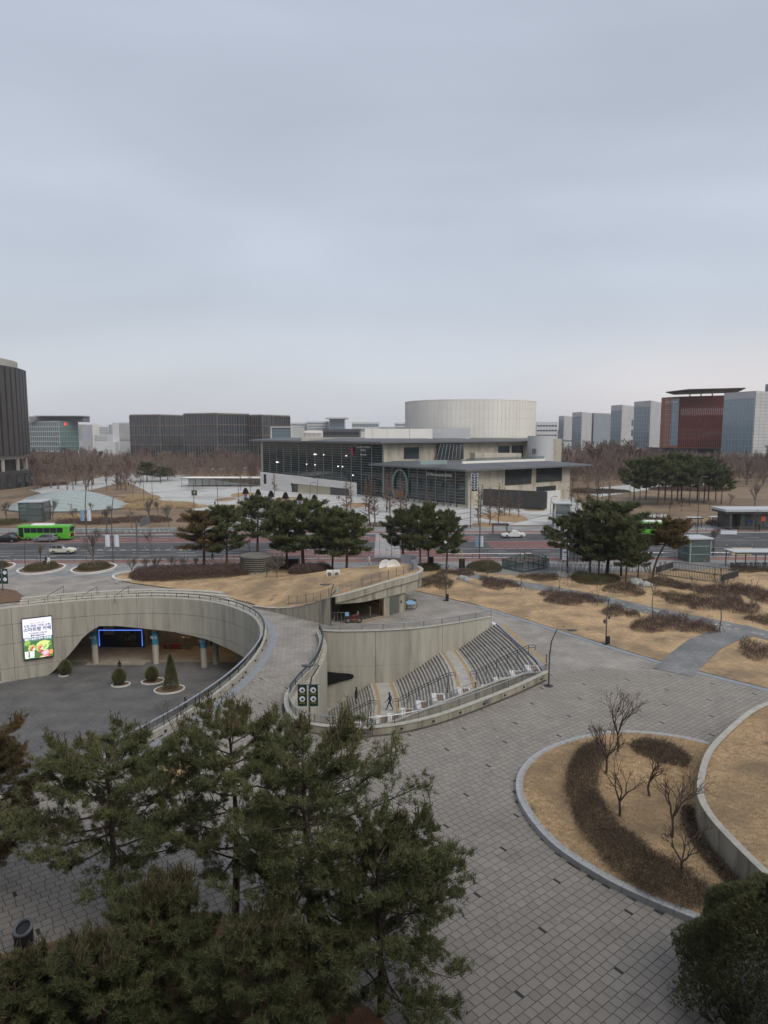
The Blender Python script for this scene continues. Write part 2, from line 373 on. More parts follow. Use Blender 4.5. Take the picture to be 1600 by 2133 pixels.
# ================================================================== outlines
RIMF = [(-20.3, 38.5), (-17.5, 42.4), (-14.5, 49.4), (-12.6, 57.0), (-12.1, 65.4), (-13.2, 72.3), (-16.0, 77.9), (-21.5, 82.9), (-28.8, 84.9), (-35.9, 83.9), (-41.3, 81.8), (-46, 79.0)]
RIMB = [(-51.5, 73), (-55, 62), (-52, 46), (-43, 37), (-32, 33.5), (-24.5, 35.0)]
RIM = smoothpath(RIMF+RIMB, .8, closed=True)
BOWLZ = -8.5
PITFAR = smoothpath([(-6.84, 70.1), (-4.0, 69.7), (2.5, 70.5), (7.9, 72.9), (12.3, 75.5)], .6)
PITTOP = [(12.9, 73.5), (13.6, 67), (14.2, 62.0), (14.25, 57.9)]
PITNEAR = smoothpath([(14.2, 57.5), (9.68, 53.0), (3.5, 47.9), (-1.0, 46.05), (-5.0, 46.6), (-6.7, 48.3), (-7.45, 51.5), (-7.1, 54.9), (-6.2, 59.2), (-6.05, 65.6), (-6.84, 70.0)], .6)
PIT = PITFAR+PITTOP+PITNEAR[:-1]
HOLES = [RIM, PIT]
big = [(-4100, -35), (4100, -35), (4100, 3100), (-4100, 3100)]
sheet('ground', big, -.03, 'dry_ground', HOLES)
# near plaza paving
LAWN_E = [G(u, v) for u, v in ((866, 1231), (1000, 1262), (1140, 1305), (1350, 1370), (1500, 1410), (1620, 1440))]
PAV = [(-90, -20), (60, -20), (60, 40)]+[(45, 44)]+LAWN_E[::-1]+[(4.0, 96), (12, 104), (60, 108), (75, 110), (80, 116), (-95, 110.5)]
sheet('plaza_paving', PAV, 0.0, 'paving_far', HOLES)
# ---- road and footways (nearly square to the view)
def roadline(x): return 114.6+.028*x      # near edge
def lane(name, a, b, m, z, x0=-260, x1=300):
    return sheet(name, [(x0, roadline(x0)+a), (x1, roadline(x1)+a), (x1, roadline(x1)+b), (x0, roadline(x0)+b)], z, m)
lane('pavement_near', -14, -3.2, 'walk_tiles', .012)
lane('pavement_strip_near', -3.2, -.4, 'red_walk', .016)
lane('road', 0, 28.5, 'asphalt', .010)
lane('bus_lane', 18.5, 25.0, 'red_lane', .016, -260, -30); lane('bus_lane', 9.5, 18.0, 'red_lane', .016, 20, 46)
sheet('bus_lane', [(-30, roadline(-30)+1), (20, roadline(20)+1), (8, roadline(8)+9), (-20, roadline(-20)+9)], .016, 'red_lane')
lane('bus_lane', 18.5, 25.0, 'red_lane', .016, -30, 20)
lane('pavement_strip_far', 28.9, 32.5, 'red_walk', .014)
lane('pavement_far', 32.5, 40, 'walk_tiles', .010)
for nm, a, b in (('kerb_near', -.4, 0), ('kerb_far', 28.5, 28.9)):
    k = MB(); pts = [(x, roadline(x)+(a+b)/2) for x in range(-260, 301, 20)]; k.strip(pts, -.05, .14, .35); struct(k.obj(nm, 'granite'))
mk = MB()
for x in range(-110, 120, 8):
    for off in (3.4, 6.8, 21.6, 25.2):
        mk.box(x+(off*7 % 5), roadline(x)+off, .019, 3.2, .16, .004)
for off in (.45, 9.3, 18.2, 28.1): mk.strip([(x, roadline(x)+off) for x in range(-200, 221, 30)], .019, .023, .16)
for k in range(26): mk.box(.6, roadline(0)+1.2+k*1.05, .024, 4.6, .5, .004)      # crossing behind the pines
for k in range(9): mk.box(-52+k*2.1, roadline(-45)+9.9, .024, 1.0, .35, .004)
struct(mk.obj('road_markings', 'road_paint'))
# ---- far plaza across the road
FP = [G(u, v) for u, v in ((330, 1040), (300, 1020), (255, 1000), (330, 985), (545, 1012), (600, 1015), (1150, 1020), (1210, 1042), (1215, 1085), (1150, 1094), (700, 1094), (480, 1095), (420, 1065))]
sheet('far_plaza', FP, .006, 'far_plaza')
mat('plaza_line', (.13, .13, .13), .9)
ln = MB(); rr = random.Random(5)
for k in range(13):
    x0 = -66+k*10.5
    for a, L in ((.95, 70), (2.35, 60)):
        p = (x0, 158+k % 3*4)
        seg = [(p[0]+math.cos(a)*t, p[1]+math.sin(a)*t) for t in range(0, L, 4)]
        seg = [q for q in seg if inpoly(q[0], q[1], FP)]
        if len(seg) > 3: ln.strip(seg, .010, .013, .45)
struct(ln.obj('plaza_joint_line', 'plaza_line'))
for i, (u, v, w, h) in enumerate(((505, 1030, 45, 5), (560, 1053, 90, 6), (470, 1040, 40, 4), (600, 1040, 80, 5), (745, 1052, 60, 5), (1050, 1077, 95, 10), (1010, 1093, 50, 5), (845, 1090, 60, 4), (410, 1055, 50, 4), (1110, 1062, 40, 3))):
    cx, cy = G(u, v); ru = w/2*cy/FPX*1.02; rv = (G(u, v-h)[1]-G(u, v+h)[1])/2
    sheet('tree_bed', [(cx+ru*math.cos(a)*(1+.08*math.sin(3*a+i)), cy+rv*math.sin(a)) for a in [k*math.pi/14 for k in range(28)]], .015, 'dry_lawn_far')
# paths in the far park
for i, pp in enumerate((((60, 1020), (150, 1005), (260, 985), (330, 975), (350, 980), (270, 1000), (200, 1018), (130, 1040)), ((1200, 1020), (1330, 1008), (1420, 1000), (1500, 998), (1500, 1006), (1380, 1016), (1250, 1035)), ((150, 958), (330, 955), (330, 958), (150, 961)), ((440, 975), (560, 972), (560, 975), (440, 979)))):
    sheet('park_path', [G(u, v) for u, v in pp], .008, 'far_plaza')
# hills on the horizon
hb = MB(); rr = random.Random(2); pts = [(-3800+i*100, 2550+120*math.sin(i*.3)) for i in range(77)]
zt = [33+20*math.sin(i*.23)+13*math.sin(i*.61+1)+rr.uniform(-4, 4) for i in range(77)]
mat('hill_wood', (.10, .105, .10), 1, (.14, .14, .13), .02)
hb.strip(pts, -1, [max(8, z) for z in zt], 500); hb.strip([(p[0]+40, p[1]-420) for p in pts], -1, [max(5, z*.5) for z in zt], 300); struct(hb.obj('hills', 'hill_wood', smooth=True))
# ================================================================== near pavers: built where the picture shows them over ten pixels
PA = R(38); ca, sa = math.cos(PA), math.sin(PA); ROW = .41
def pav_ok(x, y):
    if y < 21 or y > 62: return False
    u, v = PU(x, y)
    return -20 < u < 1620 and v < 2160 and v > 1395
rp = random.Random(11)
KERBP = smoothpath([G(u, v) for u, v in ((1478, 1558), (1400, 1541), (1300, 1533), (1210, 1545), (1130, 1575), (1086, 1622), (1090, 1680), (1150, 1760), (1250, 1830), (1350, 1880), (1465, 1927), (1560, 1960), (1660, 1990))], .5)
RETW = smoothpath([G(u, v, 1.8) for u, v in ((1640, 1450), (1590, 1466), (1550, 1488), (1492, 1540), (1465, 1580), (1452, 1640), (1460, 1675), (1485, 1712), (1525, 1755), (1570, 1800), (1640, 1865), (1700, 1920))], .5)
PLANTER = KERBP+[(RETW[-1][0], RETW[-1][1]-1)]+[p for p in RETW[::-1] if p[1] < KERBP[0][1]+.1]
bars = [math.floor(i) for i in range(0)]
V = []; F = []; VR = []; singles = []; darks = []; cands = []
# local axes: s along the rows, t across
def wxy(s, t): return s*ca-t*sa, s*sa+t*ca
for row in range(-30, 170):
    last = -9; t0 = row*ROW; s = -30+rp.uniform(0, .5); sbar = (row*2.63) % 7.2
    while s < 95:
        L = rp.choice((.42, .42, .60, .60, .52)); dk = False
        if row % 4 == 1 and (s-sbar) % 7.2 < .6 and s-last > 3: L = .13; dk = True; last = s
        cx, cy = wxy(s+L/2, t0+ROW/2); s0 = s; s += L
        cands.append((cx, cy, L, dk))
Q = np.array([c[:2] for c in cands]); fz = Q[:, 1]*math.cos(TH)+CAMH*math.sin(TH); up_ = Q[:, 1]*math.sin(TH)-CAMH*math.cos(TH); U_ = CX+FPX*Q[:, 0]/fz; V_ = CY-FPX*up_/fz
ok = (Q[:, 1] > 21) & (Q[:, 1] < 62) & (U_ > -20) & (U_ < 1620) & (V_ < 2160) & (V_ > 1395); ix = np.nonzero(ok)[0]; Q = Q[ix]
LE2, LE4 = LAWN_E[2], LAWN_E[4]; bad = np.zeros(len(Q), bool)
for pl_ in (RIM, PIT, PLANTER): bad |= inpoly_np(Q, pl_) | (dpoly_np(Q, pl_) < .16)
bad |= (Q[:, 1] > 40) & ((Q[:, 0]-LE2[0])*(LE4[1]-LE2[1])-(Q[:, 1]-LE2[1])*(LE4[0]-LE2[0]) < 3)
bad |= (Q[:, 0] > 13.5) & (Q[:, 1] < 47) & inpoly_np(Q, RETW+[(80, 20), (80, 60)])
for i_, b_ in zip(ix, bad):
    if not b_: cx, cy, L, dk = cands[i_]; (darks if dk else singles).append((cy-abs(cx)*.05, cx, cy, L, rp.random()))
singles.sort(); near = singles[:300]; rest = singles[300:]
pv = bpy.data.objects['plaza_paving']; g = .0125; T = .013
def paver_mesh(L, m, var):
    a, b = L/2-g, ROW/2-g; c = .006
    P = [(-a, -b, .004), (a, -b, .004), (a, b, .004), (-a, b, .004), (-a, -b, T-.003), (a, -b, T-.003), (a, b, T-.003), (-a, b, T-.003), (-a+c, -b+c, T), (a-c, -b+c, T), (a-c, b-c, T), (-a+c, b-c, T)]
    Fq = [(8, 9, 10, 11)]+[(i, (i+1) % 4, 4+(i+1) % 4, 4+i) for i in range(4)]+[(4+i, 4+(i+1) % 4, 8+(i+1) % 4, 8+i) for i in range(4)]
    return npmesh('paver', P, Fq, m, [var]*9)
pm = {}
for _, x, y, L, r in near:
    k = (L, int(r*5))
    if k not in pm: pm[k] = paver_mesh(L, 'paver', k[1]/4)
    link('paver', pm[k], pv, (x, y, rp.uniform(-.002, .002)), (rp.uniform(-.006, .006), rp.uniform(-.006, .006), PA))
for _, x, y, L, r in darks:
    if 'd' not in pm: pm['d'] = paver_mesh(.13, 'paver_dark', 0)
    link('drain_slot', pm['d'], pv, (x, y, .001), (0, 0, PA))
for _, x, y, L, r in rest:
    a, b = L/2-g, ROW/2-g; o = len(V); zz = T+rp.uniform(-.002, .002)
    for z, e in ((.002, 0), (zz, .003)):
        for sx, sy in ((-1, -1), (1, -1), (1, 1), (-1, 1)):
            px, py = sx*(a-e), sy*(b-e); V.append((x+px*ca-py*sa, y+px*sa+py*ca, z))
    F += [(o+4, o+5, o+6, o+7)]+[(o+i, o+(i+1) % 4, o+4+(i+1) % 4, o+4+i) for i in range(4)]; VR += [r]*5
o = link('paver_field', npmesh('paver_field', V, F, 'paver', VR), pv); o['kind'] = 'stuff'
# bedding mortar shows between the built pavers
t = MAT['paving_far'].node_tree; b = t.nodes['Principled BSDF']; ln_ = b.inputs['Base Color'].links[0]; src = ln_.from_socket
ge = N(t, 'ShaderNodeNewGeometry'); sp = N(t, 'ShaderNodeSeparateXYZ'); wire(t, ge, 'Position', sp, 0)
lt = N(t, 'ShaderNodeMath', operation='LESS_THAN'); lt.inputs[1].default_value = 58.0; wire(t, sp, 'Y', lt, 0)
mx = N(t, 'ShaderNodeMix', data_type='RGBA'); wire(t, lt, 0, mx, 0); t.links.new(src, mx.inputs[6]); mx.inputs[7].default_value = (.055, .05, .046, 1); wire(t, mx, 2, b, 'Base Color')
# pale edging bands of long stones
def band(name, path, off0, off1, m, z=.03):
    L = arclen(path); n = len(path); A = []
    k = MB(); k.strip([p for p in path], -.01, z, abs(off1-off0)); return struct(k.obj(name, m))
mat('edge_stone', (.27, .285, .30), .8, (.22, .235, .25), 2.0)
def offset(path, d):
    out = []
    for i, p in enumerate(path):
        a = path[max(i-1, 0)]; c = path[min(i+1, len(path)-1)]; v = Vector((c[0]-a[0], c[1]-a[1])).normalized(); out.append((p[0]+v.y*d, p[1]-v.x*d))
    return out
RIMFS = smoothpath(RIMF, .6)
band('edging', offset(RIMFS[:int(len(RIMFS)*.62)], .85), 0, .8, 'edge_stone')
band('edging', offset(smoothpath(LAWN_E[1:], 1), .35), 0, .7, 'edge_stone')
band('edging', offset(PITNEAR[2:int(len(PITNEAR)*.62)], -.38), 0, .35, 'paver_bed')
# ================================================================== sunken plaza
bowl_floor = sheet('sunken_plaza_floor', [(-60, 30), (-9, 30), (-9, 86.2), (-60, 86.2)], BOWLZ, 'bowl_tiles')
sheet('underpass_floor', [(-60, 86.2), (-5, 86.2), (-5, 97), (-60, 97)], BOWLZ+.002, 'under_tiles')
sheet('underpass_floor', [(-38.5, 85.0), (-31, 85.0), (-31, 86.2), (-38.5, 86.2)], BOWLZ+.006, 'under_tiles')
# ring wall: plain where hidden, concrete panels where the picture shows it, arch opening on the far side
wallroot = thing('ring_wall', 'curved concrete wall of the sunken plaza with wide arch opening', 'wall', (-28.8, 84.9, BOWLZ))
RL = arclen(RIMFS); UT = [PU(p[0], p[1], -3)[0] for p in RIMFS]
ARU = [95, 100, 125, 150, 175, 195, 210, 250, 300, 350, 400, 437, 481, 503, 525, 545]; ARV = [1408, 1404, 1380, 1355, 1325, 1310, 1302, 1302, 1307, 1312, 1321, 1330, 1349, 1360, 1374, 1390]
def zbot(p):
    # point of the ring wall -> underside of the arch (measured), floor elsewhere
    if p[1] < 62: return BOWLZ
    u = PU(p[0], p[1], -5)[0]
    if u < 100: return BOWLZ
    return max(BOWLZ, min(-1.4, ZA(interp(u, ARU, ARV), p[1])))
def panel(path, s0, s1, f0, f1, root, m='concrete', th=.45, name='concrete_panel', gap=.02, nseg=1.0):
    P = sub(path, s0+gap, s1-gap); n = max(2, int((s1-s0)/.5)); P = [along(path, s0+gap+(s1-s0-2*gap)*i/n)[0] for i in range(n+1)]
    b = [f0(p) for p in P]; t = [f1(p) for p in P]
    if all(t[i]-b[i] < .06 for i in range(len(P))): return
    t = [max(t[i], b[i]+.03) for i in range(len(P))]
    k = MB(); k.strip([p[:2] for p in P], b, t, th, side=1); return k.obj(name, m, root, smooth=False)
sarch = [s for s, p in zip(RL, RIMFS)]
TOPZ = .45
# left run and arch run, in panels (joints as in the photo)
ju = [560, 524, 470, 437, 370, 288, 198, 103, 25, -60]   # vertical joints seen, by bearing
def s_at_u(u):
    best = None
    for i in range(len(RIMFS)-1):
        if RIMFS[i][1] < 66: continue
        a = PU(RIMFS[i][0], RIMFS[i][1], -2)[0]; b_ = PU(RIMFS[i+1][0], RIMFS[i+1][1], -2)[0]
        if (a-u)*(b_-u) <= 0: best = RL[i]+(RL[i+1]-RL[i])*((u-a)/(b_-a) if b_ != a else 0)
    return best
js = [s_at_u(u) for u in ju]; js = [s for s in js if s is not None]
if js[-1] < RL[-1]-1: js.append(RL[-1])
s60 = next(l for l, p in zip(RL, RIMFS) if p[1] > 64)
js = [s60]+[s for s in js if s > s60+1]
lev = [BOWLZ, -6.9, -3.9, -1.55, TOPZ]
for a, b_ in zip(js, js[1:]):
    for z0, z1 in zip(lev, lev[1:]):
        g0 = .022 if z0 > BOWLZ else 0
        panel(RIMFS, a, b_, (lambda p, z0=z0, g0=g0: max(z0+g0, zbot(p))), (lambda p, z1=z1: z1-(.022 if z1 < TOPZ else 0)), wallroot)
k = MB(); pp = [p for p, l in zip(RIMFS, RL) if l >= s60]; k.strip(offset(pp, .05)[::1], [zbot(p)+.03 for p in pp], TOPZ-.03, .30, side=1); k.obj('wall_core', 'concrete_dirty', wallroot)
k = MB(); k.strip([p for p, l in zip(RIMFS, RL) if l <= s60], -1.6, TOPZ, .35); k.obj('parapet', 'concrete', wallroot)
k = MB(); k.strip([p for p, l in zip(RIMFS, RL) if l <= s60], BOWLZ, -1.6, .6); k.strip(RIM[[i for i, p in enumerate(RIM) if p[0] < -46][0]:], BOWLZ, TOPZ, .6); k.obj('lower_wall', 'concrete_dirty', wallroot)
k = MB(); k.strip(offset(RIMFS, -.1), TOPZ, TOPZ+.05, .62); k.obj('coping', 'coping', wallroot)
# weathering bolt boxes under the near coping
for q in range(9):
    (x, y), a = along(RIMFS, 6+q*3.1); k = MB(); k.box(x+math.sin(a)*.25, y-math.cos(a)*.25, .12, .16, .14, .10, a); k.obj('drain_spout', 'dark_metal', wallroot)
# underpass room
k = MB(); cpoly = [p for p in RIMFS if p[1] > 70]; cp = offset(cpoly, .35)+[(-52, 97), (-8, 97), (-8, 72)]
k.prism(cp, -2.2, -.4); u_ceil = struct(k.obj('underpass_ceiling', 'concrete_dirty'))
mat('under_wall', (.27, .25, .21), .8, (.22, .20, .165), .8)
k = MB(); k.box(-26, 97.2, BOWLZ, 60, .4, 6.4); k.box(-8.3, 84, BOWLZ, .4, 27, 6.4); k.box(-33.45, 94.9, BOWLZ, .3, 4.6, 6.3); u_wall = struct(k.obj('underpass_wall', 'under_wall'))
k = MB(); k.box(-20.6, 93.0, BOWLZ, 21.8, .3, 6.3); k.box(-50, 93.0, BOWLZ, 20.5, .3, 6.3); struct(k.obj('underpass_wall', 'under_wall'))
# columns with blue bands
for i, (u, v, hb_) in enumerate(((195, 1385, 1), (322, 1385, 1), (426, 1408, 1), (447, 1386, 0))):
    x, y = G(u, v, BOWLZ); x, y = (x*84.2/y, 84.2) if i == 2 else (x, y+.6); lab = ['concrete column with blue band nearest the arch left foot', 'concrete column with blue band right of the blue lit shopfront', 'concrete column with blue band, foremost under the arch', 'plain concrete column behind the foremost banded one under the arch'][i]
    c = thing('column', lab, 'column', (x, y, BOWLZ)); ztop = (-2.2 if hb_ == 0 or i == 1 else -2.2) - BOWLZ
    k = MB(); k.cyl(0, 0, 0, ztop, .40, n=20); k.obj('shaft', 'concrete', c, smooth=False, world=False)
    if hb_:
        k = MB(); k.cyl(0, 0, 2.6, 4.3, .415, n=20); mat('blue_band', (.05, .20, .30), .6) if 'blue_band' not in MAT else 0
        bnd = k.obj('band', 'blue_band', c, world=False)
        me = textmesh('마곡', .5, 'white_paint', .01); link('lettering', me, bnd, (-.05, -.43, 3.5), (R(90), 0, 0))
    else:
        k = MB(); k.box(-.38, -.2, 2.6, .25, .35, .9); k.obj('hydrant_box', 'dark_metal', c, world=False)
# shopfront with blue light tube
mat('blue_tube', (.05, .1, .5), .4, emit=(.10, .22, .9), es=1.3); mat('navy', (.012, .022, .055), .5); mat('dark_glass', (.012, .013, .015), .08, spec=.8)
mat('amber_lamp', (1, .8, .5), .5, emit=(1, .62, .25), es=14)
sx0, sy0 = G(203, 1352, BOWLZ); sx1, _ = G(293, 1352, BOWLZ); sh = thing('shopfront', 'dark navy shopfront outlined by a blue light tube under the arch', 'shopfront', ((sx0+sx1)/2, 92.4, BOWLZ))
k = MB(); k.box(-6.4+(sx0+sx1)/2+6.4, 92.6, BOWLZ, sx1-sx0+.3, .4, 5.2); k.obj('facade', 'navy', sh)
k = MB(); z1 = ZA(1314, 92); k.tube([(sx0, 92.3, BOWLZ+.2), (sx0, 92.3, z1), (sx1, 92.3, z1), (sx1, 92.3, BOWLZ+.2)], .045, 6); k.obj('light_tube', 'blue_tube', sh)
xm = (sx0+sx1)/2
for dx in (.3, 1.55):
    k = MB(); k.box(xm+dx, 92.37, BOWLZ, 1.15, .06, 2.4); d_ = k.obj('door', 'dark_glass', sh); k = MB(); k.box(xm+dx+(.4 if dx < 1 else -.4), 92.31, BOWLZ+1, .05, .05, .5); k.obj('handle', 'steel', d_)
k = MB(); k.box(xm-1.7, 92.37, BOWLZ+1.5, 1.9, .06, 2.2); wn = k.obj('window', 'dark_glass', sh)
mat('poster_grey', (.16, .16, .17), .6)
k = MB(); k.box(xm-1.6, 92.32, BOWLZ+1.8, 1.5, .03, 1.6); k.obj('poster', 'poster_grey', wn)
# red and green storage boxes, stacked crates
mat('red_plastic', (.40, .035, .03), .5); mat('green_plastic', (.12, .22, .08), .5); mat('crate_cream', (.42, .38, .30), .6)
for i in range(5):
    x = D(345+i*7.3, 1350, 91.8)[0]; k = MB(); k.box(0, 0, 0, .42, .5, .62, tx=.92, ty=.92); k.box(0, 0, .62, .46, .54, .09)
    lab = ['dark red bin at the left end of the bin row', 'olive green bin in the row of red bins', 'red bin right of the olive green one', 'red bin second from the right end of the bin row', 'red bin beside the cream crates'][i]
    tag(k.obj('storage_bin', 'green_plastic' if i == 1 else 'red_plastic'), lab, 'bin', 'bins under the arch').location = (x, 91.7, BOWLZ)
for i in range(2):
    x = D(383+i*10.5, 1350, 91.7)[0]; c = thing('crate_tower', ['tall cream slatted rack beside the red bins', 'tall cream slatted rack right of its twin under the arch'][i], 'rack', (x, 91.6, BOWLZ))
    for zz in range(6):
        k = MB(); k.box(0, 0, zz*.28+.22, .62, .5, .06); k.obj('shelf', 'crate_cream', c, world=False)
    for a in (-.28, 0, .28):
        k = MB(); k.box(a, -.24, 0, .06, .04, 1.75); k.obj('upright', 'crate_cream', c, world=False)
for (x, y, e) in ((-36.5, 90.5, 55), (-28.0, 91.3, 130), (-31, 94.5, 60), (-24.3, 91.0, 90), (-19, 90.5, 25)):
    c = thing('ceiling_lamp', 'amber downlight set in the underpass ceiling', 'lamp', (x, y, -2.25), group='amber downlights in the underpass')
    k = MB(); k.cyl(0, 0, -.10, .05, .16, n=12); k.obj('housing', 'dark_metal', c, world=False); k = MB(); k.cyl(0, 0, -.13, -.10, .13, n=12); k.obj('bulb', 'amber_lamp', c, world=False)
    L = bpy.data.lights.new('downlight', 'POINT'); L.energy = e*.5; L.color = (1, .68, .36); L.shadow_soft_size = .15; lo = bpy.data.objects.new('downlight', L); COL.objects.link(lo); lo.parent = c; lo.location = (0, 0, -.35)
# LED billboard on the ring wall
def emat(n, c, s=1.0): return mat(n, (.02, .02, .02), .4, emit=c, es=s)
emat('led_white', (.80, .78, .88), .92); emat('led_navy', (.02, .06, .13)); emat('led_teal', (.03, .11, .16)); emat('led_text', (.02, .03, .05)); emat('led_pink', (.8, .2, .25)); emat('led_green', (.28, .48, .10)); emat('led_lime', (.62, .72, .26)); emat('led_red', (.62, .05, .04)); emat('led_orange', (.85, .30, .08)); emat('led_cup', (.72, .76, .74)); emat('led_dkgreen', (.06, .16, .05)); emat('led_tan', (.62, .46, .18)); emat('led_purple', (.55, .30, .40)); emat('led_letter', (.95, .95, .97))
pb = D(79, 1365, 81.2); pc = D(77, 1280, 81.2)
BW, BH = 3.15, 4.95
bz = ZA(1366, 81.2); (bx, by), ba = along(RIMFS, s_at_u(77))
bb = thing('led_billboard', 'bright LED cafe billboard on the sunken plaza wall', 'billboard', (bx-.72*math.sin(ba), by+.72*math.cos(ba), bz), ba+math.pi)
def bbox(n, x, z, w, h, m, d=.0, par=None, name='picture'):
    k = MB(); k.box(x, -.12-d, z, w, .012, h); return k.obj(name, m, par or bb, world=False)
k = MB(); k.box(0, .06, -.06, BW+.14, .34, BH+.12); k.obj('cabinet', 'dark_metal', bb, world=False)
scr = bbox(0, 0, 0, BW, BH, 'led_white', 0, None, 'screen')
def blt(s, sz, x, z, m, b=.0):
    link('lettering', textmesh(s, sz, m, .004, bold=b), scr, (x, -.142, z), (R(90), 0, 0))
blt('신선한         담은 한끼!', .17, 0, 4.35, 'led_text'); blt('건강을', .17, -.12, 4.35, 'led_pink')
blt('직접 재배 / 바로 수확', .33, 0, 4.02, 'led_navy', .006); blt('스마트팜 카페', .52, 0, 3.58, 'led_navy', .014)
blt('스마트팜센터 카페이용', .21, .02, 3.10, 'led_text', .004); blt('문의 3662.0181', .24, .0, 2.83, 'led_text', .012)
b1 = bbox(0, 0, 2.22, BW, .40, 'led_teal', .014, scr, 'banner_strip'); link('lettering', textmesh('샐러드&샌드위치 전문점', .29, 'led_letter', .004, bold=.008), b1, (0, -.158, 2.42), (R(90), 0, 0))
bbox(0, 0, 0, BW, 2.2, 'led_dkgreen', .010, scr, 'picture')
rb = random.Random(4)
def blob(x, z, rx, rz, m, d, rot=0, n=10, j=.18):
    k = MB(); P = []
    for i in range(n): a = 2*math.pi*i/n; r = 1+rb.uniform(-j, j); px, pz = rx*r*math.cos(a), rz*r*math.sin(a); P.append((x+px*math.cos(rot)-pz*math.sin(rot), -.134-d, z+px*math.sin(rot)+pz*math.cos(rot)))
    k.add(P, [tuple(range(n))]); k.obj('picture', m, scr, world=False)
for i in range(26): blob(rb.uniform(-1.4, 1.4), rb.uniform(1.2, 2.05), rb.uniform(.15, .4), rb.uniform(.1, .25), rb.choice(['led_green', 'led_lime', 'led_green', 'led_dkgreen']), .001*i+.001, rb.uniform(0, 3))
blob(.55, 1.75, .75, .35, 'led_lime', .030, .2); blob(.8, 1.35, .35, .5, 'led_lime', .031, -.5); blob(.7, 1.3, .14, .35, 'led_green', .032, -.5)
for x in (-.75, .12):
    blob(x, 1.25, .5, .33, 'led_tan', .033, .9); blob(x+.12, 1.2, .34, .25, 'led_dkgreen', .034, .9); blob(x+.2, 1.2, .25, .2, 'led_orange', .035, .9); blob(x+.28, 1.15, .16, .14, 'led_cup', .036, .4); blob(x+.12, 1.3, .08, .12, 'led_red', .037)
blob(.25, .72, .22, .18, 'led_red', .038); blob(.75, .55, .5, .32, 'led_purple', .039)
for q in range(5): blob(.75, .4+q*.1, .40, .018, 'led_letter', .040+q*.001, .5, 8, .1)
blob(1.35, .6, .22, .3, 'led_orange', .041); blob(.4, .18, .3, .08, 'led_orange', .045); blob(1.0, .15, .35, .10, 'led_red', .046, .1); blob(.55, .1, .5, .03, 'led_letter', .047, .15)
for x, w, m in ((-.72, .55, 'led_cup'), (-1.3, .38, 'led_letter')):
    k = MB(); k.add([(x-w*.42, -.19, .12), (x+w*.42, -.19, .12), (x+w*.5, -.19, .95), (x-w*.5, -.19, .95)], [(0, 1, 2, 3)]); k.obj('picture', m, scr, world=False)
blob(-1.2, .18, .18, .1, 'led_letter', .058)
# ---- amphitheatre steps behind the ring wall, and grab rails
stroot = thing('curved_steps', 'broad curved stone steps behind the sunken plaza rim', 'steps', (-32, 88, 0))
for q in range(4):
    pts = [along(RIMFS, s)[0] for s in np.linspace(s_at_u(470)+q*1.2, s_at_u(40)-q*.2, 40)]
    P = offset(pts, 1.5+q*.75); k = MB(); k.strip(P, -.05, .13+q*.16, .75); k.obj('step', 'coping', stroot)
    k = MB(); k.strip(offset(P, -.37), -.02, .10+q*.16, .05); k.obj('riser', 'concrete_dirty', stroot)
for i, u in enumerate((138, 207, 272)):
    x, y = G(u, 1243); k = MB(); t0 = (x-.6, y-1.6); k.tube([(x-.7, y-3.4, 0), (x-.7, y-3.4, .95), (x, y-.6, 1.5), (x, y-.6, .5)], .03, 6)
    tag(k.obj('grab_rail', 'dark_metal'), ['grab rail on the curved steps, leftmost of three', 'grab rail in the middle of the curved steps', 'grab rail on the curved steps, rightmost of three'][i], 'handrail')
# raised soil corner at far left
pl = [G(u, v) for u, v in ((-40, 1232), (0, 1228), (33, 1231), (60, 1252), (0, 1258), (-40, 1262))]; o = struct(mound('soil_bed', pl, 'soil', lambda x, y: .1+min(.7, .35*dpoly(x, y, pl)), .8))
# ================================================================== railings
def railing(label, path, z0f, h=.75, post=2.0, bal=.16, parent_name='railing', tubes=1, m='dark_metal', top_m=None, rr=.028, flat=False):
    L = arclen(path); p0 = path[0]; t = thing(parent_name, label, 'railing', (p0[0], p0[1], z0f(p0)))
    P3 = [(p[0], p[1], z0f(p)+h) for p in path]
    k = MB()
    if flat: k.strip([p[:2] for p in path], [z0f(p)+h for p in path], [z0f(p)+h+.05 for p in path], .16)
    else: k.tube(P3, rr*1.25, 6)
    k.obj('top_rail', top_m or m, t)
    k = MB(); k.tube([(p[0], p[1], z0f(p)+.10) for p in path], rr*.7, 5); k.obj('bottom_rail', m, t)
    pmesh = MB().box(0, 0, 0, .05, .05, h).mesh('post', m)
    n = max(2, round(L[-1]/post))
    for i in range(n+1):
        p, a = along(path, L[-1]*i/n, L); q = link('post', pmesh, t, (p[0]-p0[0], p[1]-p0[1], z0f(p)-z0f(p0)), (0, 0, a))
    if bal:
        k = MB(); n = int(L[-1]/bal)
        for i in range(n+1):
            p, a = along(path, L[-1]*i/n, L); z = z0f(p); k.bar((p[0], p[1], z+.1), (p[0], p[1], z+h), .022, .022)
        o = k.obj('balusters', m, t); o['kind'] = 'stuff'
    return t
railing('dark rail along the near rim of the sunken plaza', sub(RIMFS, 0, s60+2), lambda p: TOPZ+.05, .72, 1.9, .13, top_m='steel', flat=True)
railing('dark rail above the arch of the sunken plaza', sub(RIMFS, s60+2.1, s_at_u(290)), lambda p: TOPZ+.05, .5, 1.7, 0, top_m='dark_metal', flat=True)
railing('low wire rail above the billboard wall', sub(RIMFS, s_at_u(286), s_at_u(62)), lambda p: TOPZ+.05, .6, 1.9, 0, rr=.014)
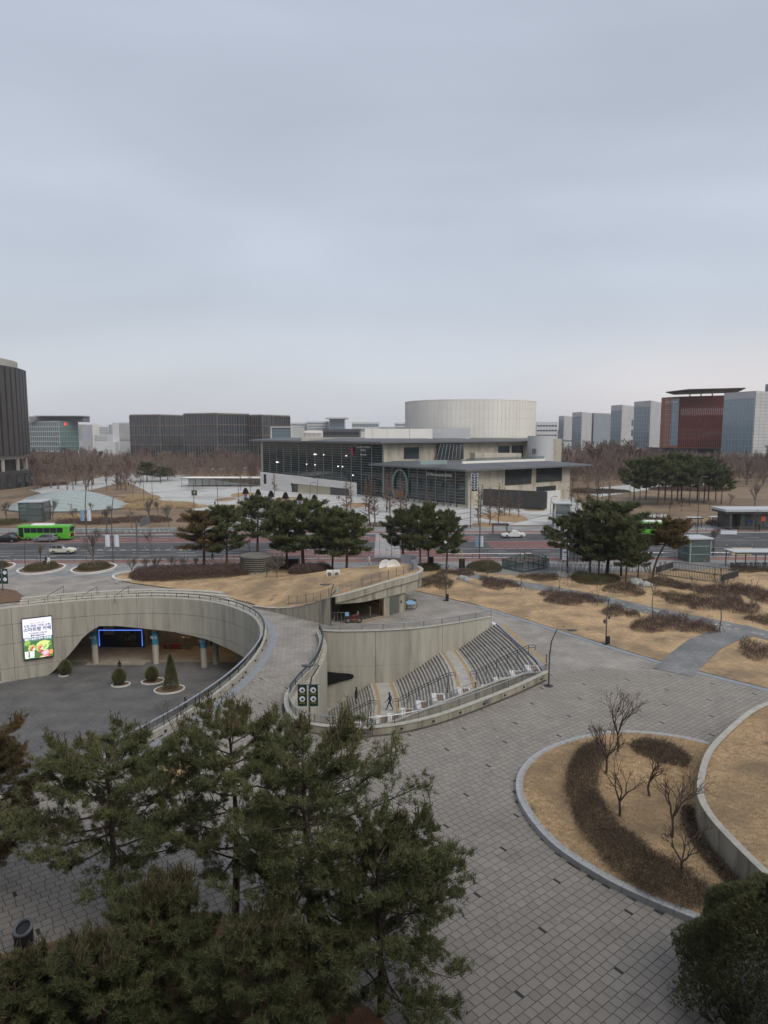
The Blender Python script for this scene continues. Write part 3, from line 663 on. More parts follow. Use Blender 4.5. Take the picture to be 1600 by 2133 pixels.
# ================================================================== stair pit
pit = thing('stair_pit_wall', 'tall curved concrete wall lining the stair pit', 'wall', (2.5, 70.5, -8.2))
LPF = arclen(PITFAR); jf = [0, 6.0, 13.6, LPF[-1]]
for a, b_ in zip(jf, jf[1:]):
    for z0, z1 in ((-8.4, -6.6), (-6.6, -3.35), (-3.35, .45)):
        def zb(p, z0=z0): return z0+.008
        panel(PITFAR, a, b_, zb, lambda p, z1=z1: z1-.008, pit, 'concrete', .45)
k = MB(); k.strip(offset(PITFAR, -.2), -8.4, .40, .2); k.obj('wall_core', 'concrete_dirty', pit)
k = MB(); k.strip(offset(PITFAR, -.2), .45, .5, .6); k.obj('coping', 'coping', pit)
# wedge opening in the wall: a black slab painted as its unlit depth
mat('void_shade_black', (.008, .008, .009), 1.0)
def wpt(u, v, y=None): return D(u, v, y or 69.0)
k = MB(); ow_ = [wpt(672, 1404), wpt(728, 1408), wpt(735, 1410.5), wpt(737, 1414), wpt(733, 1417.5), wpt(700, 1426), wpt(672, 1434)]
k.add([(p[0], 69.55, p[2]) for p in ow_]+[(p[0], 69.85, p[2]) for p in ow_], [tuple(range(7))]+[(i, (i+1) % 7, 7+(i+1) % 7, 7+i) for i in range(7)]); k.obj('opening', 'void_shade_black', pit)
# left inner face and outer parapet of the pit
LN = arclen(PITNEAR)
near = thing('pit_parapet', 'low streaked concrete parapet curving round the stair pit', 'parapet', (3.5, 47.9, 0))
for q in range(10):
    a, b_ = LN[-1]*q/10, LN[-1]*(q+1)/10
    panel(PITNEAR, a, b_, lambda p: -.02, lambda p: .55+(0 if p[1] < 56 or p[0] > 0 else 0), near, 'concrete_dirty', .32, gap=.006)
k = MB(); k.strip(PITNEAR, -8.4, -.03, .4, side=-1); k.obj('pit_lining', 'concrete', near)
k = MB(); k.strip(offset(PITNEAR, -.16), .55, .59, .42); k.obj('coping', 'coping', near)
for q in range(14):
    (x, y), a = along(PITNEAR, 1.5+q*2.6); k = MB(); k.box(x-math.sin(a)*.35, y+math.cos(a)*.35, .22, .14, .10, .12, a); k.obj('drain_spout', 'dark_metal', near)
for s_ in (9, 19.5):
    (x, y), a = along(PITNEAR, s_); k = MB(); k.box(x-math.sin(a)*.34, y+math.cos(a)*.34, .15, .5, .03, .3, a); k.obj('grille', 'grey_metal', near)
railing('slim barred rail on the stair pit parapet', PITNEAR[:int(len(PITNEAR)*.63)], lambda p: .59, .62, 2.0, .14, m='grey_metal', top_m='steel')
railing('dark flat rail on the left curve of the stair pit', PITNEAR[int(len(PITNEAR)*.63):], lambda p: .59, .5, 1.8, .2, flat=True)
railing('fine barred rail on top of the stair pit back wall', offset(PITFAR, -.2), lambda p: .5, .62, 2.2, .14, m='grey_metal')
# stairs
stairs = thing('stairs', 'long concrete stairway going down into the pit', 'stairs', (8, 66, -2.6))
N0 = ((12.45, 74.6), (14.2, 58.6)); L1r = ((8.15, 73.0), (8.75, 58.6)); L1l = ((6.0, 72.1), (6.25, 58.2)); L2r = ((1.15, 70.2), (1.35, 57.6)); L2l = ((-1.5, 69.7), (-1.3, 57.2)); Bt = ((-6.0, 69.0), (-6.0, 56.5))
mat('stair', (.40, .375, .335), .88, (.32, .30, .27), 2.2, .2, 15, c3=(.17, .16, .145), s3=.8, t3=(.5, .75)); mat('landing', (.40, .38, .345), .85, (.31, .295, .27), 1.2, c3=(.38, .365, .33), s3=.5)
mat('stair_nose', (.16, .15, .135), .8)
def flight(A, B, z0, z1, n):
    for i in range(n):
        f0, f1 = i/n, (i+1)/n; P = []
        for e in (0, 1):
            for f in (f0, f1): P.append((A[e][0]+(B[e][0]-A[e][0])*f, A[e][1]+(B[e][1]-A[e][1])*f))
        # slight bow of the treads
        far0, far1, nr0, nr1 = P; zt = z0-(z0-z1)*(i+1)/n; m = 6; out = []
        def row(a, b_): return [(a[0]+(b_[0]-a[0])*t+.5*math.sin(math.pi*t), a[1]+(b_[1]-a[1])*t) for t in [j/m for j in range(m+1)]]
        poly = row(far0, nr0)+row(far1, nr1)[::-1]
        k = MB(); k.prism(poly, zt-.5, zt); k.obj('step', 'stair', stairs)
        k = MB(); k.strip([(x-.02, y) for x, y in row(far1, nr1)], zt-.02, zt+.012, .07); k.obj('nosing', 'stair_nose', stairs)
flight(N0, L1r, 0, -2.6, 16); flight(L1l, L2r, -2.6, -5.2, 16); flight(L2l, Bt, -5.2, -8.0, 17)
def landing(A, B, z):
    m = 6
    def row(a, b_): return [(a[0]+(b_[0]-a[0])*t+.5*math.sin(math.pi*t), a[1]+(b_[1]-a[1])*t) for t in [j/m for j in range(m+1)]]
    k = MB(); k.prism(row(*A)+row(*B)[::-1], z-.5, z); k.obj('landing', 'landing', stairs)
    for R_, d in ((A, -.45), (B, .45)):
        k = MB(); k.strip([(x+d, y) for x, y in row(*R_)], z+.002, z+.012, .32); k.obj('tactile_strip', 'tactile', stairs)
landing(L1r, L1l, -2.6); landing(L2r, L2l, -5.2)
k = MB(); k.strip([(N0[0][0]+.75, N0[0][1]-.6), (14.0, 67), (14.75, 63), (14.9, 60.3)], .0, .03, .5); k.obj('tactile_strip', 'tactile', stairs)
k = MB(); k.box(-8, 63, -8.2, 5, 14, .15); k.obj('lower_floor', 'landing', stairs)
k = MB(); k.strip([(N0[0][0]+.3, N0[0][1]-.2), (13.75, 67), (14.45, 63), (14.45, 58.4)], -.5, .025, .45); k.obj('top_landing', 'edge_stone', stairs)
def hrail(label, y, A, B, za, zb):
    t = thing('handrail', label, 'handrail', (A, y, za)); dx = B-A
    for hh in (.9, .65):
        k = MB(); P = [(A+.55, y, za+hh-.25), (A+.7, y, za+hh-.05), (A+.55, y, za+hh+.02), (A, y, za+hh)]+[(A+dx*f, y+.25*math.sin(f*3), za+(zb-za)*f+hh) for f in (.25, .5, .75, 1)]+[(B-.5, y, zb+hh), (B-.62, y, zb+hh-.12), (B-.5, y, zb+hh-.25)]
        k.tube(P, .028, 6); k.obj('rail', 'dark_metal', t)
    for i in range(6):
        f = i/5; k = MB(); k.cyl(A+dx*f, y+.25*math.sin(f*3), za+(zb-za)*f, za+(zb-za)*f+.9, .03, n=6); k.obj('post', 'dark_metal', t)
hrail('dark handrail on the upper flight of the pit stairs', 63.6, 13.9, 8.9, 0, -2.6)
hrail('dark handrail on the middle flight of the pit stairs', 63.2, 6.2, 1.4, -2.6, -5.2)
hrail('dark handrail on the lowest flight of the pit stairs', 62.8, -1.4, -5.8, -5.2, -8.0)
# striped bollards at landings
for i, (x, y, z) in enumerate(((14.9, 60.6, .0), (8.45, 60.5, -2.6), (5.85, 60.4, -2.6), (1.6, 60.2, -5.2), (-1.2, 60.0, -5.2))):
    t = thing('striped_post', ['black and orange post at the top of the pit stairs', 'black and orange post at the foot of the upper flight', 'black and orange post at the head of the middle flight', 'black and orange post at the foot of the middle flight', 'black and orange post at the head of the lowest flight'][i], 'bollard', (x, y, z))
    k = MB(); k.cyl(0, 0, 0, .95, .055, .05, n=8); k.obj('shaft', 'black_rubber', t, world=False)
    for zz in (.3, .5, .7):
        k = MB(); k.cyl(0, 0, zz, zz+.08, .058, n=8); k.obj('reflector', 'tactile', t, world=False)
# stepped planters along the near side
mat('planter_fill', (.22, .14, .10), .95, (.16, .10, .075), 4, .5)
PX = [13.3, 11.9, 10.5, 9.4, 7.2, 4.9, 3.5, 2.1, .9, -.1, -2.6]; PZ = [-.25, -.75, -1.4, -2.1, -2.35, -2.9, -3.6, -4.3, -4.8, -5.0, -5.6]
for i, (x, z) in enumerate(zip(PX, PZ)):
    lab = 'white stone stair planter, %s from the top' % ['first', 'second', 'third', 'fourth', 'fifth', 'sixth', 'seventh', 'eighth', 'ninth', 'tenth', 'eleventh'][i]
    t = thing('stair_planter', lab, 'planter', (x, 58.9, z-.6), group='stepped planters beside the pit stairs'); w = 1.15
    k = MB(); k.box(-w*.33, 0, 0, w*.36, 1.9, 1.1); k.box(w*.44, 0, 0, w*.14, 1.9, 1.08); k.box(.1, .86, 0, w*.6, .16, 1.06); k.box(.1, -.86, 0, w*.6, .16, 1.06); k.obj('stone_box', 'white_stone', t, world=False)
    k = MB(); k.box(.1, 0, 0, w*.56, 1.56, 1.0); k.obj('soil_bed', 'planter_fill', t, world=False)
INW = smoothpath([(14.1, 57.75), (10.0, 57.3), (5, 56.7), (1.2, 56.2), (-4.5, 55.6)], .6)
inn = thing('inner_parapet', 'sloping concrete parapet beside the stair planters', 'parapet', (5, 56.7, -8))
def inz(p): return interp(p[0], [-4.5, 1.2, 5, 10, 12.5, 14.1], [-5.0, -3.3, -1.95, -.2, .35, .4])
for q in range(6):
    L = arclen(INW)[-1]; panel(INW, L*q/6, L*(q+1)/6, lambda p: -8.3, inz, inn, 'concrete_dirty', .25, gap=.006)
k = MB(); k.strip(INW, [inz(p) for p in INW], [inz(p)+.05 for p in INW], .34, side=1); k.obj('coping', 'coping', inn)
railing('thin rail on the sloping inner parapet of the stair pit', [p for p in INW], lambda p: inz(p)+.05, .55, 2.2, .2, m='grey_metal', rr=.018)
# ================================================================== planter at lower right
pk = thing('planter_kerb', 'curved pale granite kerb of the teardrop planter', 'kerb', (KERBP[0][0], KERBP[0][1], 0)); LK = arclen(KERBP); n = int(LK[-1]/1.15)
for i in range(n):
    a, b_ = LK[-1]*i/n+.008, LK[-1]*(i+1)/n-.008; P = [along(KERBP, a+(b_-a)*j/4, LK)[0] for j in range(5)]
    k = MB(); k.strip(P, -.02, .32, .42); k.obj('kerb_stone', 'granite', pk)
def plz(x, y): return .30+.25*min(1, dpoly(x, y, PLANTER)/4)
struct(mound('planter_lawn', PLANTER, 'dry_lawn', plz, .7))
rw = thing('retaining_wall', 'curved stained concrete wall holding up the raised lawn', 'wall', (RETW[0][0], RETW[0][1], 0)); LR = arclen(RETW)
for i in range(8):
    panel(RETW, LR[-1]*i/8, LR[-1]*(i+1)/8, lambda p: -.05, lambda p: 1.78, rw, 'concrete_dirty', .32, gap=.006)
k = MB(); k.strip(offset(RETW, -.16), 1.78, 1.83, .36); k.obj('coping', 'coping', rw)
RL2 = [p for p in offset(RETW, -.33)]; RLP = RL2+[(60, RL2[-1][1]-2), (60, RL2[0][1]+3)]
struct(mound('raised_lawn', RLP, 'dry_lawn', lambda x, y: 1.74+min(1.1, .09*dpoly(x, y, RL2+[(60, RL2[-1][1]-2), (60, RL2[0][1]+3)])), 1.2))
# bed under the foreground pines
FB = smoothpath([G(u, v) for u, v in ((-80, 2010), (60, 1975), (180, 1945), (300, 1912), (420, 1900), (540, 1925), (640, 2000), (740, 2080), (840, 2160))], 1)+[(3, 16), (-25, 16)]
struct(mound('pine_bed', FB, 'pine_litter', lambda x, y: .03+.25*min(1, dpoly(x, y, FB)/3), .8))
FB2 = smoothpath([G(u, v) for u, v in ((335, 1582), (380, 1574), (425, 1580), (428, 1605), (390, 1640), (345, 1660), (325, 1630))], 1, closed=True)
struct(mound('rim_bed', FB2, 'dry_lawn', lambda x, y: .1+.2*min(1, dpoly(x, y, FB2)/2), .8)); k = MB(); k.strip(FB2, 0, .22, .3, closed=True); tag(k.obj('bed_kerb', 'white_stone'), 'white kerb round the bed beside the sunken plaza rim', 'kerb')
# ================================================================== vegetation
mat('bark', (.075, .055, .042), .95, (.13, .095, .07), 2.5, .6, 14)
mat('bark_red', (.13, .075, .05), .95, (.085, .06, .048), 1.2, .5, 10)
mat('twig', (.085, .062, .05), .9, (.12, .085, .065), 1.0)
mat('twig_red', (.165, .105, .08), .9, (.12, .082, .066), .4)
mat('twig_grey', (.17, .145, .125), .9, (.13, .108, .092), .6)
mat('twig_far', (.195, .140, .112), .9, (.145, .108, .09), .05)
mat('needle', (.090, .118, .050), .75, (.145, .165, .070), .7, var=((.24, .225, .105), 1.5), spec=.25)
mat('needle_mid', (.050, .070, .030), .8, (.080, .100, .042), .5, var=((.16, .155, .07), 1.8), spec=.2)
mat('needle_brown', (.085, .072, .032), .8, (.062, .074, .034), .5, var=((.21, .12, .05), 1.5), spec=.2)
mat('candle', (.17, .135, .075), .9, (.11, .095, .05), 3)
mat('hedge', (.10, .075, .05), .9, (.145, .10, .068), .8, var=((.06, .046, .033), 1.2))
mat('hedge_red', (.125, .078, .063), .9, (.165, .105, .08), .8, var=((.07, .047, .04), 1.2))
mat('hedge_green', (.055, .062, .022), .85, (.085, .08, .03), .9, var=((.11, .085, .04), 1.8))
mat('conifer', (.085, .102, .042), .8, (.13, .14, .058), 1.2, var=((.17, .15, .07), 2.0))
mat('grass', (.40, .285, .16), .9, (.26, .18, .10), .8, var=((.56, .43, .26), 1.2))
def rnd3(rg, n): return rg.normal(size=(n, 3))
def unit(a): return a/np.maximum(1e-9, np.linalg.norm(a, axis=1, keepdims=True))
def needles(rg, C, Dn, k, ln, w, spread=.75, upb=.25):
    n = len(C); C = np.repeat(C, k, 0); Dn = np.repeat(Dn, k, 0)
    d = unit(Dn+rnd3(rg, n*k)*spread+np.array([0, 0, upb])); s = unit(np.cross(d, rnd3(rg, n*k)))
    L = ln*rg.uniform(.7, 1.25, (n*k, 1)); b = C+rnd3(rg, n*k)*ln*.18
    V = np.stack([b-s*w, b+s*w, b+d*L], 1).reshape(-1, 3); F = np.arange(n*k*3).reshape(-1, 3)
    return V, F
def pine(seed, h, r, cb=.3, nbr=40, nsub=8, ntuft=12, k=14, ln=.16, nw=.010, flat=.0, lean=(0, 0), trunk_r=.16, candles=0, top=.35, asym=None, m='needle', bark='bark', shape=1.0, gap=.0, clump=None):
    rd = random.Random(seed); rg = np.random.default_rng(seed); wood = MB(); C = []; Dn = []; VR = []
    tp = []; ph = rd.uniform(0, 6)
    for i in range(9):
        f = i/8; tp.append(Vector((lean[0]*f*f+.16*h*.08*math.sin(f*4+ph), lean[1]*f*f+.13*h*.08*math.cos(f*3.3+ph), h*.97*f)))
    wood.tube(tp, [trunk_r*(1-.82*i/8)+.02 for i in range(9)], 8)
    def tpos(z):
        f = max(0, min(.999, z/(h*.97)))*8; i = int(f); return tp[i].lerp(tp[i+1], f-i)
    for b in range(nbr):
        f = ((b+.5)/nbr)**.85; z = h*(cb+(1-cb)*f*.97); az = b*2.39996+rd.uniform(-.4, .4)
        prof = math.sin(math.pi*(f*.62+.25))*shape if top < .5 else math.sin(math.pi*(f*.55+.38))*1.05
        L = r*max(.16, prof)*rd.uniform(.72, 1.15)
        if asym: L *= 1+asym[1]*math.cos(az-asym[0])
        if gap and rd.random() < gap: continue
        el = R(-5+44*f**1.7+rd.uniform(-10, 10)); dh = Vector((math.cos(az), math.sin(az), 0)); p0 = tpos(z); pts = []
        for i in range(6):
            t = i/5; pts.append(p0+dh*L*t*math.cos(el*.7)+Vector((0, 0, L*(math.sin(el)*t-.10*math.sin(t*3)*(1-f)+.12*t*t)))+Vector((rd.uniform(-1, 1), rd.uniform(-1, 1), rd.uniform(-1, 1)))*.05*L*t)
        br = trunk_r*.36*(1-.6*f)+.006; wood.tube(pts, [br*(1-.8*i/5)+.004 for i in range(6)], 4, cap=False)
        vb = rd.random()
        for s in range(nsub):
            t = .28+.72*(s+rd.random())/nsub; i = min(4, int(t*5)); q = pts[i].lerp(pts[i+1], t*5-i); sd = rd.choice((-1, 1)); sa_ = az+sd*rd.uniform(.5, 1.25)
            SL = L*(.42-.18*t)*rd.uniform(.7, 1.2)+.12; d2 = Vector((math.cos(sa_), math.sin(sa_), rd.uniform(-.05, .45)*(1-flat))).normalized()
            e = q+d2*SL+Vector((0, 0, .12*SL)); wood.tube([q, q.lerp(e, .55), e], [.011, .008, .004], 3, cap=False)
            for j in range(ntuft):
                tt = .25+.8*(j+rd.random())/ntuft; c = q.lerp(e, tt); C.append((c.x+rd.gauss(0, .07*SL+.02), c.y+rd.gauss(0, .07*SL+.02), c.z+rd.gauss(0, .05*SL+.02)+.04)); Dn.append((d2.x*.5, d2.y*.5, .35+.3*f)); VR.append(min(1, max(0, vb*.5+rd.random()*.5)))
    C = np.array(C); Dn = np.array(Dn); V, F = needles(rg, C, Dn, k, ln, nw); VR = np.repeat(np.array(VR), k)*.7+rg.random(len(C)*k)*.3
    cand = None
    if candles:
        top_i = np.argsort(-(C[:, 2]+rg.uniform(0, h*.3, len(C))))[:candles]; cand = MB()
        for i in top_i:
            p = Vector(C[i]); e = p+Vector((rd.gauss(0, .09), rd.gauss(0, .09), rd.uniform(.22, .55))); cand.tube([p, e], [.024, .013], 3, cap=False)
            for q in range(rd.randint(1, 3)): cand.tube([e-Vector((0, 0, .06)), e+Vector((rd.gauss(0, .09), rd.gauss(0, .09), rd.uniform(.03, .14)))], [.013, .009], 3, cap=False)
    return wood.mesh('trunk', bark), npmesh('crown', V, F, m, VR), (cand.mesh('shoots', 'candle') if cand else None)
def plant_tree(name, label, cat, loc, meshes, rz=0, sc=1.0, group=None):
    t = thing(name, label, cat, loc, rz, group); t.scale = (sc, sc, sc) if not isinstance(sc, tuple) else sc
    link('trunk', meshes[0], t); link('crown', meshes[1], t)
    if len(meshes) > 2 and meshes[2]: link('shoots', meshes[2], t)['kind'] = 'stuff'
    return t
def bare(seed, h, kind='vase', m='twig', depth=5, r0=.09, spread=.55, trunk=.3, minr=.006, kids=(2, 3), thin=.68, up=.25, lenf=.72):
    rd = random.Random(seed); tr = MB(); cr = MB()
    def grow(p, d, L, r, lv, mb):
        q = p+d*L*.5+Vector((rd.gauss(0, .04), rd.gauss(0, .04), rd.gauss(0, .02)))*L; e = p+d*L; n = 6 if lv == 0 else (4 if lv < 3 else 3)
        mb.tube([p, q, e], [r, r*.87, r*thin+.001], n, cap=False)
        if lv >= depth: return
        for i in range(rd.randint(*kids)+(1 if lv == 0 and kind == 'vase' else 0)):
            a = rd.uniform(0, 2*math.pi); s = spread*rd.uniform(.6, 1.3); ax = d.orthogonal().normalized(); ax.rotate(Matrix.Rotation(a, 3, d)); nd = (d*math.cos(s)+ax*math.sin(s)+Vector((0, 0, up*rd.uniform(.3, 1)))).normalized()
            st = e if (i < 2 or lv == 0) else p.lerp(e, rd.uniform(.5, .95)); grow(st, nd, L*lenf*rd.uniform(.75, 1.2), max(minr, r*thin*rd.uniform(.75, 1)), lv+1, cr)
    if kind == 'cone':
        tp = [Vector((.02*h*math.sin(i), .02*h*math.cos(i*1.3), h*i/7)) for i in range(8)]; tr.tube(tp, [r0*(1-.85*i/7)+minr for i in range(8)], 6)
        nb = int(26+h*2)
        for b in range(nb):
            f = (b+.5)/nb; z = h*(trunk+(1-trunk)*f); az = rd.uniform(0, 6.283); L = h*.21*(1.02-f)**.7*rd.uniform(.6, 1.2)+.15; el = rd.uniform(.15, .75)
            d = Vector((math.cos(az)*math.cos(el), math.sin(az)*math.cos(el), math.sin(el))); p = Vector((0, 0, z)); e = p+d*L
            cr.tube([p, p.lerp(e, .5)+Vector((0, 0, -.03*L)), e], [r0*.3*(1-.6*f)+minr, r0*.2*(1-.6*f)+minr, minr], 3, cap=False)
            for j in range(6):
                t = rd.uniform(.3, 1); q = p.lerp(e, t); dd = (d+Vector((rd.gauss(0, .7), rd.gauss(0, .7), rd.gauss(.1, .4)))).normalized(); cr.tube([q, q+dd*L*rd.uniform(.2, .45)], [minr, minr*.7], 3, cap=False)
    else: grow(Vector((0, 0, 0)), Vector((rd.gauss(0, .03), rd.gauss(0, .03), 1)).normalized(), h*trunk, r0, 0, tr)
    return tr.mesh('trunk', m), cr.mesh('crown', m)
def hedge_mesh(seed, poly, z0, h, dens, m, ln=.35, w=.012, base=None, wob=.3, up=.6):
    "twiggy shrub mass over a polygon: thousands of fine shoots"
    rg = np.random.default_rng(seed); xs = [p[0] for p in poly]; ys = [p[1] for p in poly]; A = (max(xs)-min(xs))*(max(ys)-min(ys)); n = int(A*dens)
    P = np.stack([rg.uniform(min(xs), max(xs), n), rg.uniform(min(ys), max(ys), n)], 1)
    P = P[inpoly_np(P, poly)]; ed = dpoly_np(P, poly); n = len(P)
    hh = h*np.clip(ed/(h*.55), .12, 1)**.5*(1+wob*np.sin(P[:, 0]*1.9+1)*np.cos(P[:, 1]*1.7)*.5)
    P = P+rg.normal(0, 1, (n, 2))*min(.28, h*.24)*rg.uniform(0, 1, (n, 1)); t = rg.uniform(0, 1, n)**.6; z = hh*t*rg.uniform(.75, 1.15, n)
    zb = np.array([z0(x, y) for x, y in P]) if callable(z0) else np.full(n, z0)
    C = np.stack([P[:, 0], P[:, 1], zb+z*.92], 1); d = unit(rnd3(rg, n)*.8+np.array([0, 0, up])); s = unit(np.cross(d, rnd3(rg, n)))
    L = ln*rg.uniform(.5, 1.2, (n, 1)); V = np.stack([C-s*w-d*L*.4, C+s*w-d*L*.4, C+d*L*.6], 1).reshape(-1, 3)
    # solid-ish core so the mass does not look hollow
    return npmesh('foliage', V, np.arange(n*3).reshape(-1, 3), m, rg.random(n))
def ell(u, v, w, h, z=0, n=20, wob=.12, seed=0, rot=0):
    cx, cy = G(u, v, z); ru = w/2*math.hypot(cy, CAMH)/FPX; rv = abs(G(u, v-h/2, z)[1]-G(u, v+h/2, z)[1])/2; rd = random.Random(seed+int(u)); ph = rd.uniform(0, 6); P = []
    for i in range(n):
        a = 2*math.pi*i/n; k = 1+wob*math.sin(3*a+ph)+wob*.5*math.sin(5*a+2*ph); x, y = ru*k*math.cos(a), rv*k*math.sin(a); P.append((cx+x*math.cos(rot)-y*math.sin(rot), cy+x*math.sin(rot)+y*math.cos(rot)))
    return P
def shrub(label, poly, z0, h, dens, m, seed, name='shrub', cat='shrub', group=None, **k):
    o = link(name, hedge_mesh(seed, poly, z0, h, dens, m, **k)); return tag(o, label, cat, group)
# ---------------------------------------------------------------- foreground pines
def fg(label, u, v, h, r, seed, z=.1, rz=0, **k):
    x, y = G(u, v); return plant_tree('pine_tree', label, 'tree', (x, y, z), pine(seed, h, r, **k), rz, group='foreground pines')
FGK = dict(ln=.20, nw=.0125, k=15)
fg('large pine with dark trunk at the lower centre', 645, 2012, 8.6, 3.9, 21, nbr=56, nsub=11, ntuft=15, cb=.2, candles=190, trunk_r=.2, gap=.16, asym=(R(-10), .15), **FGK)
fg('pine standing between the two largest foreground pines', 492, 1925, 8.6, 3.1, 22, nbr=46, nsub=10, ntuft=15, cb=.3, candles=170, trunk_r=.16, gap=.16, **FGK)
fg('open pine with bare lower limbs at the lower left', 237, 1897, 6.9, 3.6, 23, nbr=44, nsub=10, ntuft=17, cb=.34, candles=90, trunk_r=.17, gap=.08, **FGK)
fg('pine cut off by the left edge of the view', -25, 1830, 6.5, 2.9, 24, nbr=42, nsub=9, ntuft=15, cb=.2, candles=90, m='needle_brown', **FGK)
fg('young pine with many brown shoots at the bottom left', 345, 2110, 4.5, 2.3, 25, nbr=42, nsub=9, ntuft=13, cb=.1, candles=330, trunk_r=.10, top=.6, **FGK)
fg('spreading low pine right of the litter bin', 215, 2230, 3.9, 2.3, 29, nbr=36, nsub=9, ntuft=12, cb=.08, candles=160, trunk_r=.09, top=.6, **FGK)
fg('small pine at the bottom left corner', 40, 2240, 3.3, 2.3, 26, nbr=38, nsub=9, ntuft=12, cb=.08, candles=150, trunk_r=.10, top=.6, **FGK)
fg('low pine filling the bottom edge centre', 540, 2230, 4.7, 2.7, 27, nbr=42, nsub=9, ntuft=13, cb=.1, candles=160, trunk_r=.10, top=.6, **FGK)
fg('bushy pine leaning over the paving, rightmost of the foreground', 790, 2120, 6.2, 3.0, 28, nbr=46, nsub=10, ntuft=15, cb=.15, candles=60, trunk_r=.12, gap=.14, asym=(R(10), .2), **FGK)
# thick conifer at lower right
def conifer_bush(label, x, y, h, r, seed, n=26000):
    rg = np.random.default_rng(seed); a = rg.uniform(0, 2*np.pi, n); f = rg.uniform(0, 1, n)**.8; rad = r*np.sqrt(np.clip(1-(f*.96)**2.2, 0, 1))*(1+.12*np.sin(3*a+4*f)+.10*np.sin(7*a-9*f)); rr_ = rad*rg.uniform(.55, 1.02, n)**.5
    C = np.stack([rr_*np.cos(a), rr_*np.sin(a), .15+h*f], 1); Dn = np.stack([np.cos(a)*.5, np.sin(a)*.5, np.full(n, .7)], 1)
    V, F = needles(rg, C, Dn, 6, .13, .014, .5, .2); t = thing('conifer_bush', label, 'bush', (x, y, .1)); k = MB(); k.cyl(0, 0, 0, h*.7, .12, .03, 8); k.obj('trunk', 'bark', t, world=False)
    link('crown', npmesh('crown', V, F, 'conifer', np.repeat(rg.random(n), 6)), t); return t
x, y = G(1590, 2190); conifer_bush('dense dark conifer bush at the lower right corner', 13.9, 22.3, 4.6, 3.0, 31)
# ---------------------------------------------------------------- planter: hedges and small bare trees
PH = [G(u, v, .4) for u, v in ((1215, 1555), (1250, 1548), (1268, 1575), (1250, 1605), (1245, 1640), (1262, 1690), (1300, 1735), (1370, 1790), (1440, 1830), (1485, 1860), (1470, 1890), (1420, 1890), (1340, 1860), (1265, 1800), (1205, 1725), (1178, 1650), (1185, 1595))]
shrub('long curved brown hedge inside the teardrop planter', PH, .35, 1.0, 700, 'hedge', 41, 'hedge', 'hedge', ln=.36, w=.008, wob=.6)
shrub('short brown hedge at the back of the teardrop planter', [G(u, v, .4) for u, v in ((1310, 1552), (1345, 1545), (1400, 1560), (1440, 1580), (1430, 1600), (1380, 1592), (1325, 1575))], .35, .8, 800, 'hedge', 42, 'hedge', 'hedge', ln=.32, w=.009)
shrub('dark creeper at the foot of the curved retaining wall', [(p[0]-.15, p[1]) for p in RETW if 27 < p[1] < 36]+[(p[0]-.75, p[1]) for p in RETW[::-1] if 27 < p[1] < 36], .3, .75, 900, 'hedge', 43, 'creeper', 'creeper', ln=.25, w=.012, up=.3)
for i, (u, v, h, s, lab) in enumerate(((1287, 1568, 4.6, 1, 'tallest bare tree at the back of the teardrop planter'), (1262, 1615, 3.9, 2, 'bare tree rising out of the curved planter hedge'), (1290, 1705, 3.6, 3, 'low forked bare tree in the middle of the teardrop planter'), (1353, 1660, 3.4, 4, 'slender bare tree right of the planter centre'), (1400, 1745, 3.9, 5, 'bare tree beside the curved retaining wall'), (1418, 1830, 3.0, 6, 'thin bare tree nearest the bottom of the planter'))):
    x, y = G(u, v, .4); ms_ = bare(60+s, h, 'vase', 'twig', 6, .075, .5, .27, .0065, (2, 3), .72, .22, .74); plant_tree('bare_tree', lab, 'tree', (x, y, .4), ms_, group='bare trees in the teardrop planter')
x, y = G(372, 1610); plant_tree('bare_tree', 'bare tree in the bed beside the sunken plaza rim', 'tree', (x, y, .2), bare(70, 4.6, 'vase', 'twig', 6, .07, .5, .28, .005))
# dry grass blades on the near lawns
def grass(name, poly, zf, n, seed, ln=.10, w=.006, parent=None):
    rg = np.random.default_rng(seed); xs = [p[0] for p in poly]; ys = [p[1] for p in poly]
    P = np.stack([rg.uniform(min(xs), max(xs), n*3), rg.uniform(min(ys), max(ys), n*3)], 1); P = P[inpoly_np(P, poly)][:n]; n = len(P); P = np.concatenate([P, zf(P)[:, None]], 1)
    C = np.array(P); V, F = needles(rg, C, np.tile([0, 0, .45], (n, 1)), 2, ln, w, .7, .1); o = link(name, npmesh(name, V, F, 'grass', np.repeat(rg.random(n), 2))); o['kind'] = 'stuff'; o['label'] = name.replace('_', ' '); return o
grass('dry_planter_grass', PLANTER, lambda P: .30+.25*np.minimum(1, dpoly_np(P, PLANTER)/4), 52000, 51)
RLV = [p for p in RL2 if p[1] < 60]+[(34, 26), (34, 54)]
grass('dry_raised_lawn_grass', RLV, lambda P: 1.74+np.minimum(1.1, .09*dpoly_np(P, RLP)), 60000, 52, .11)
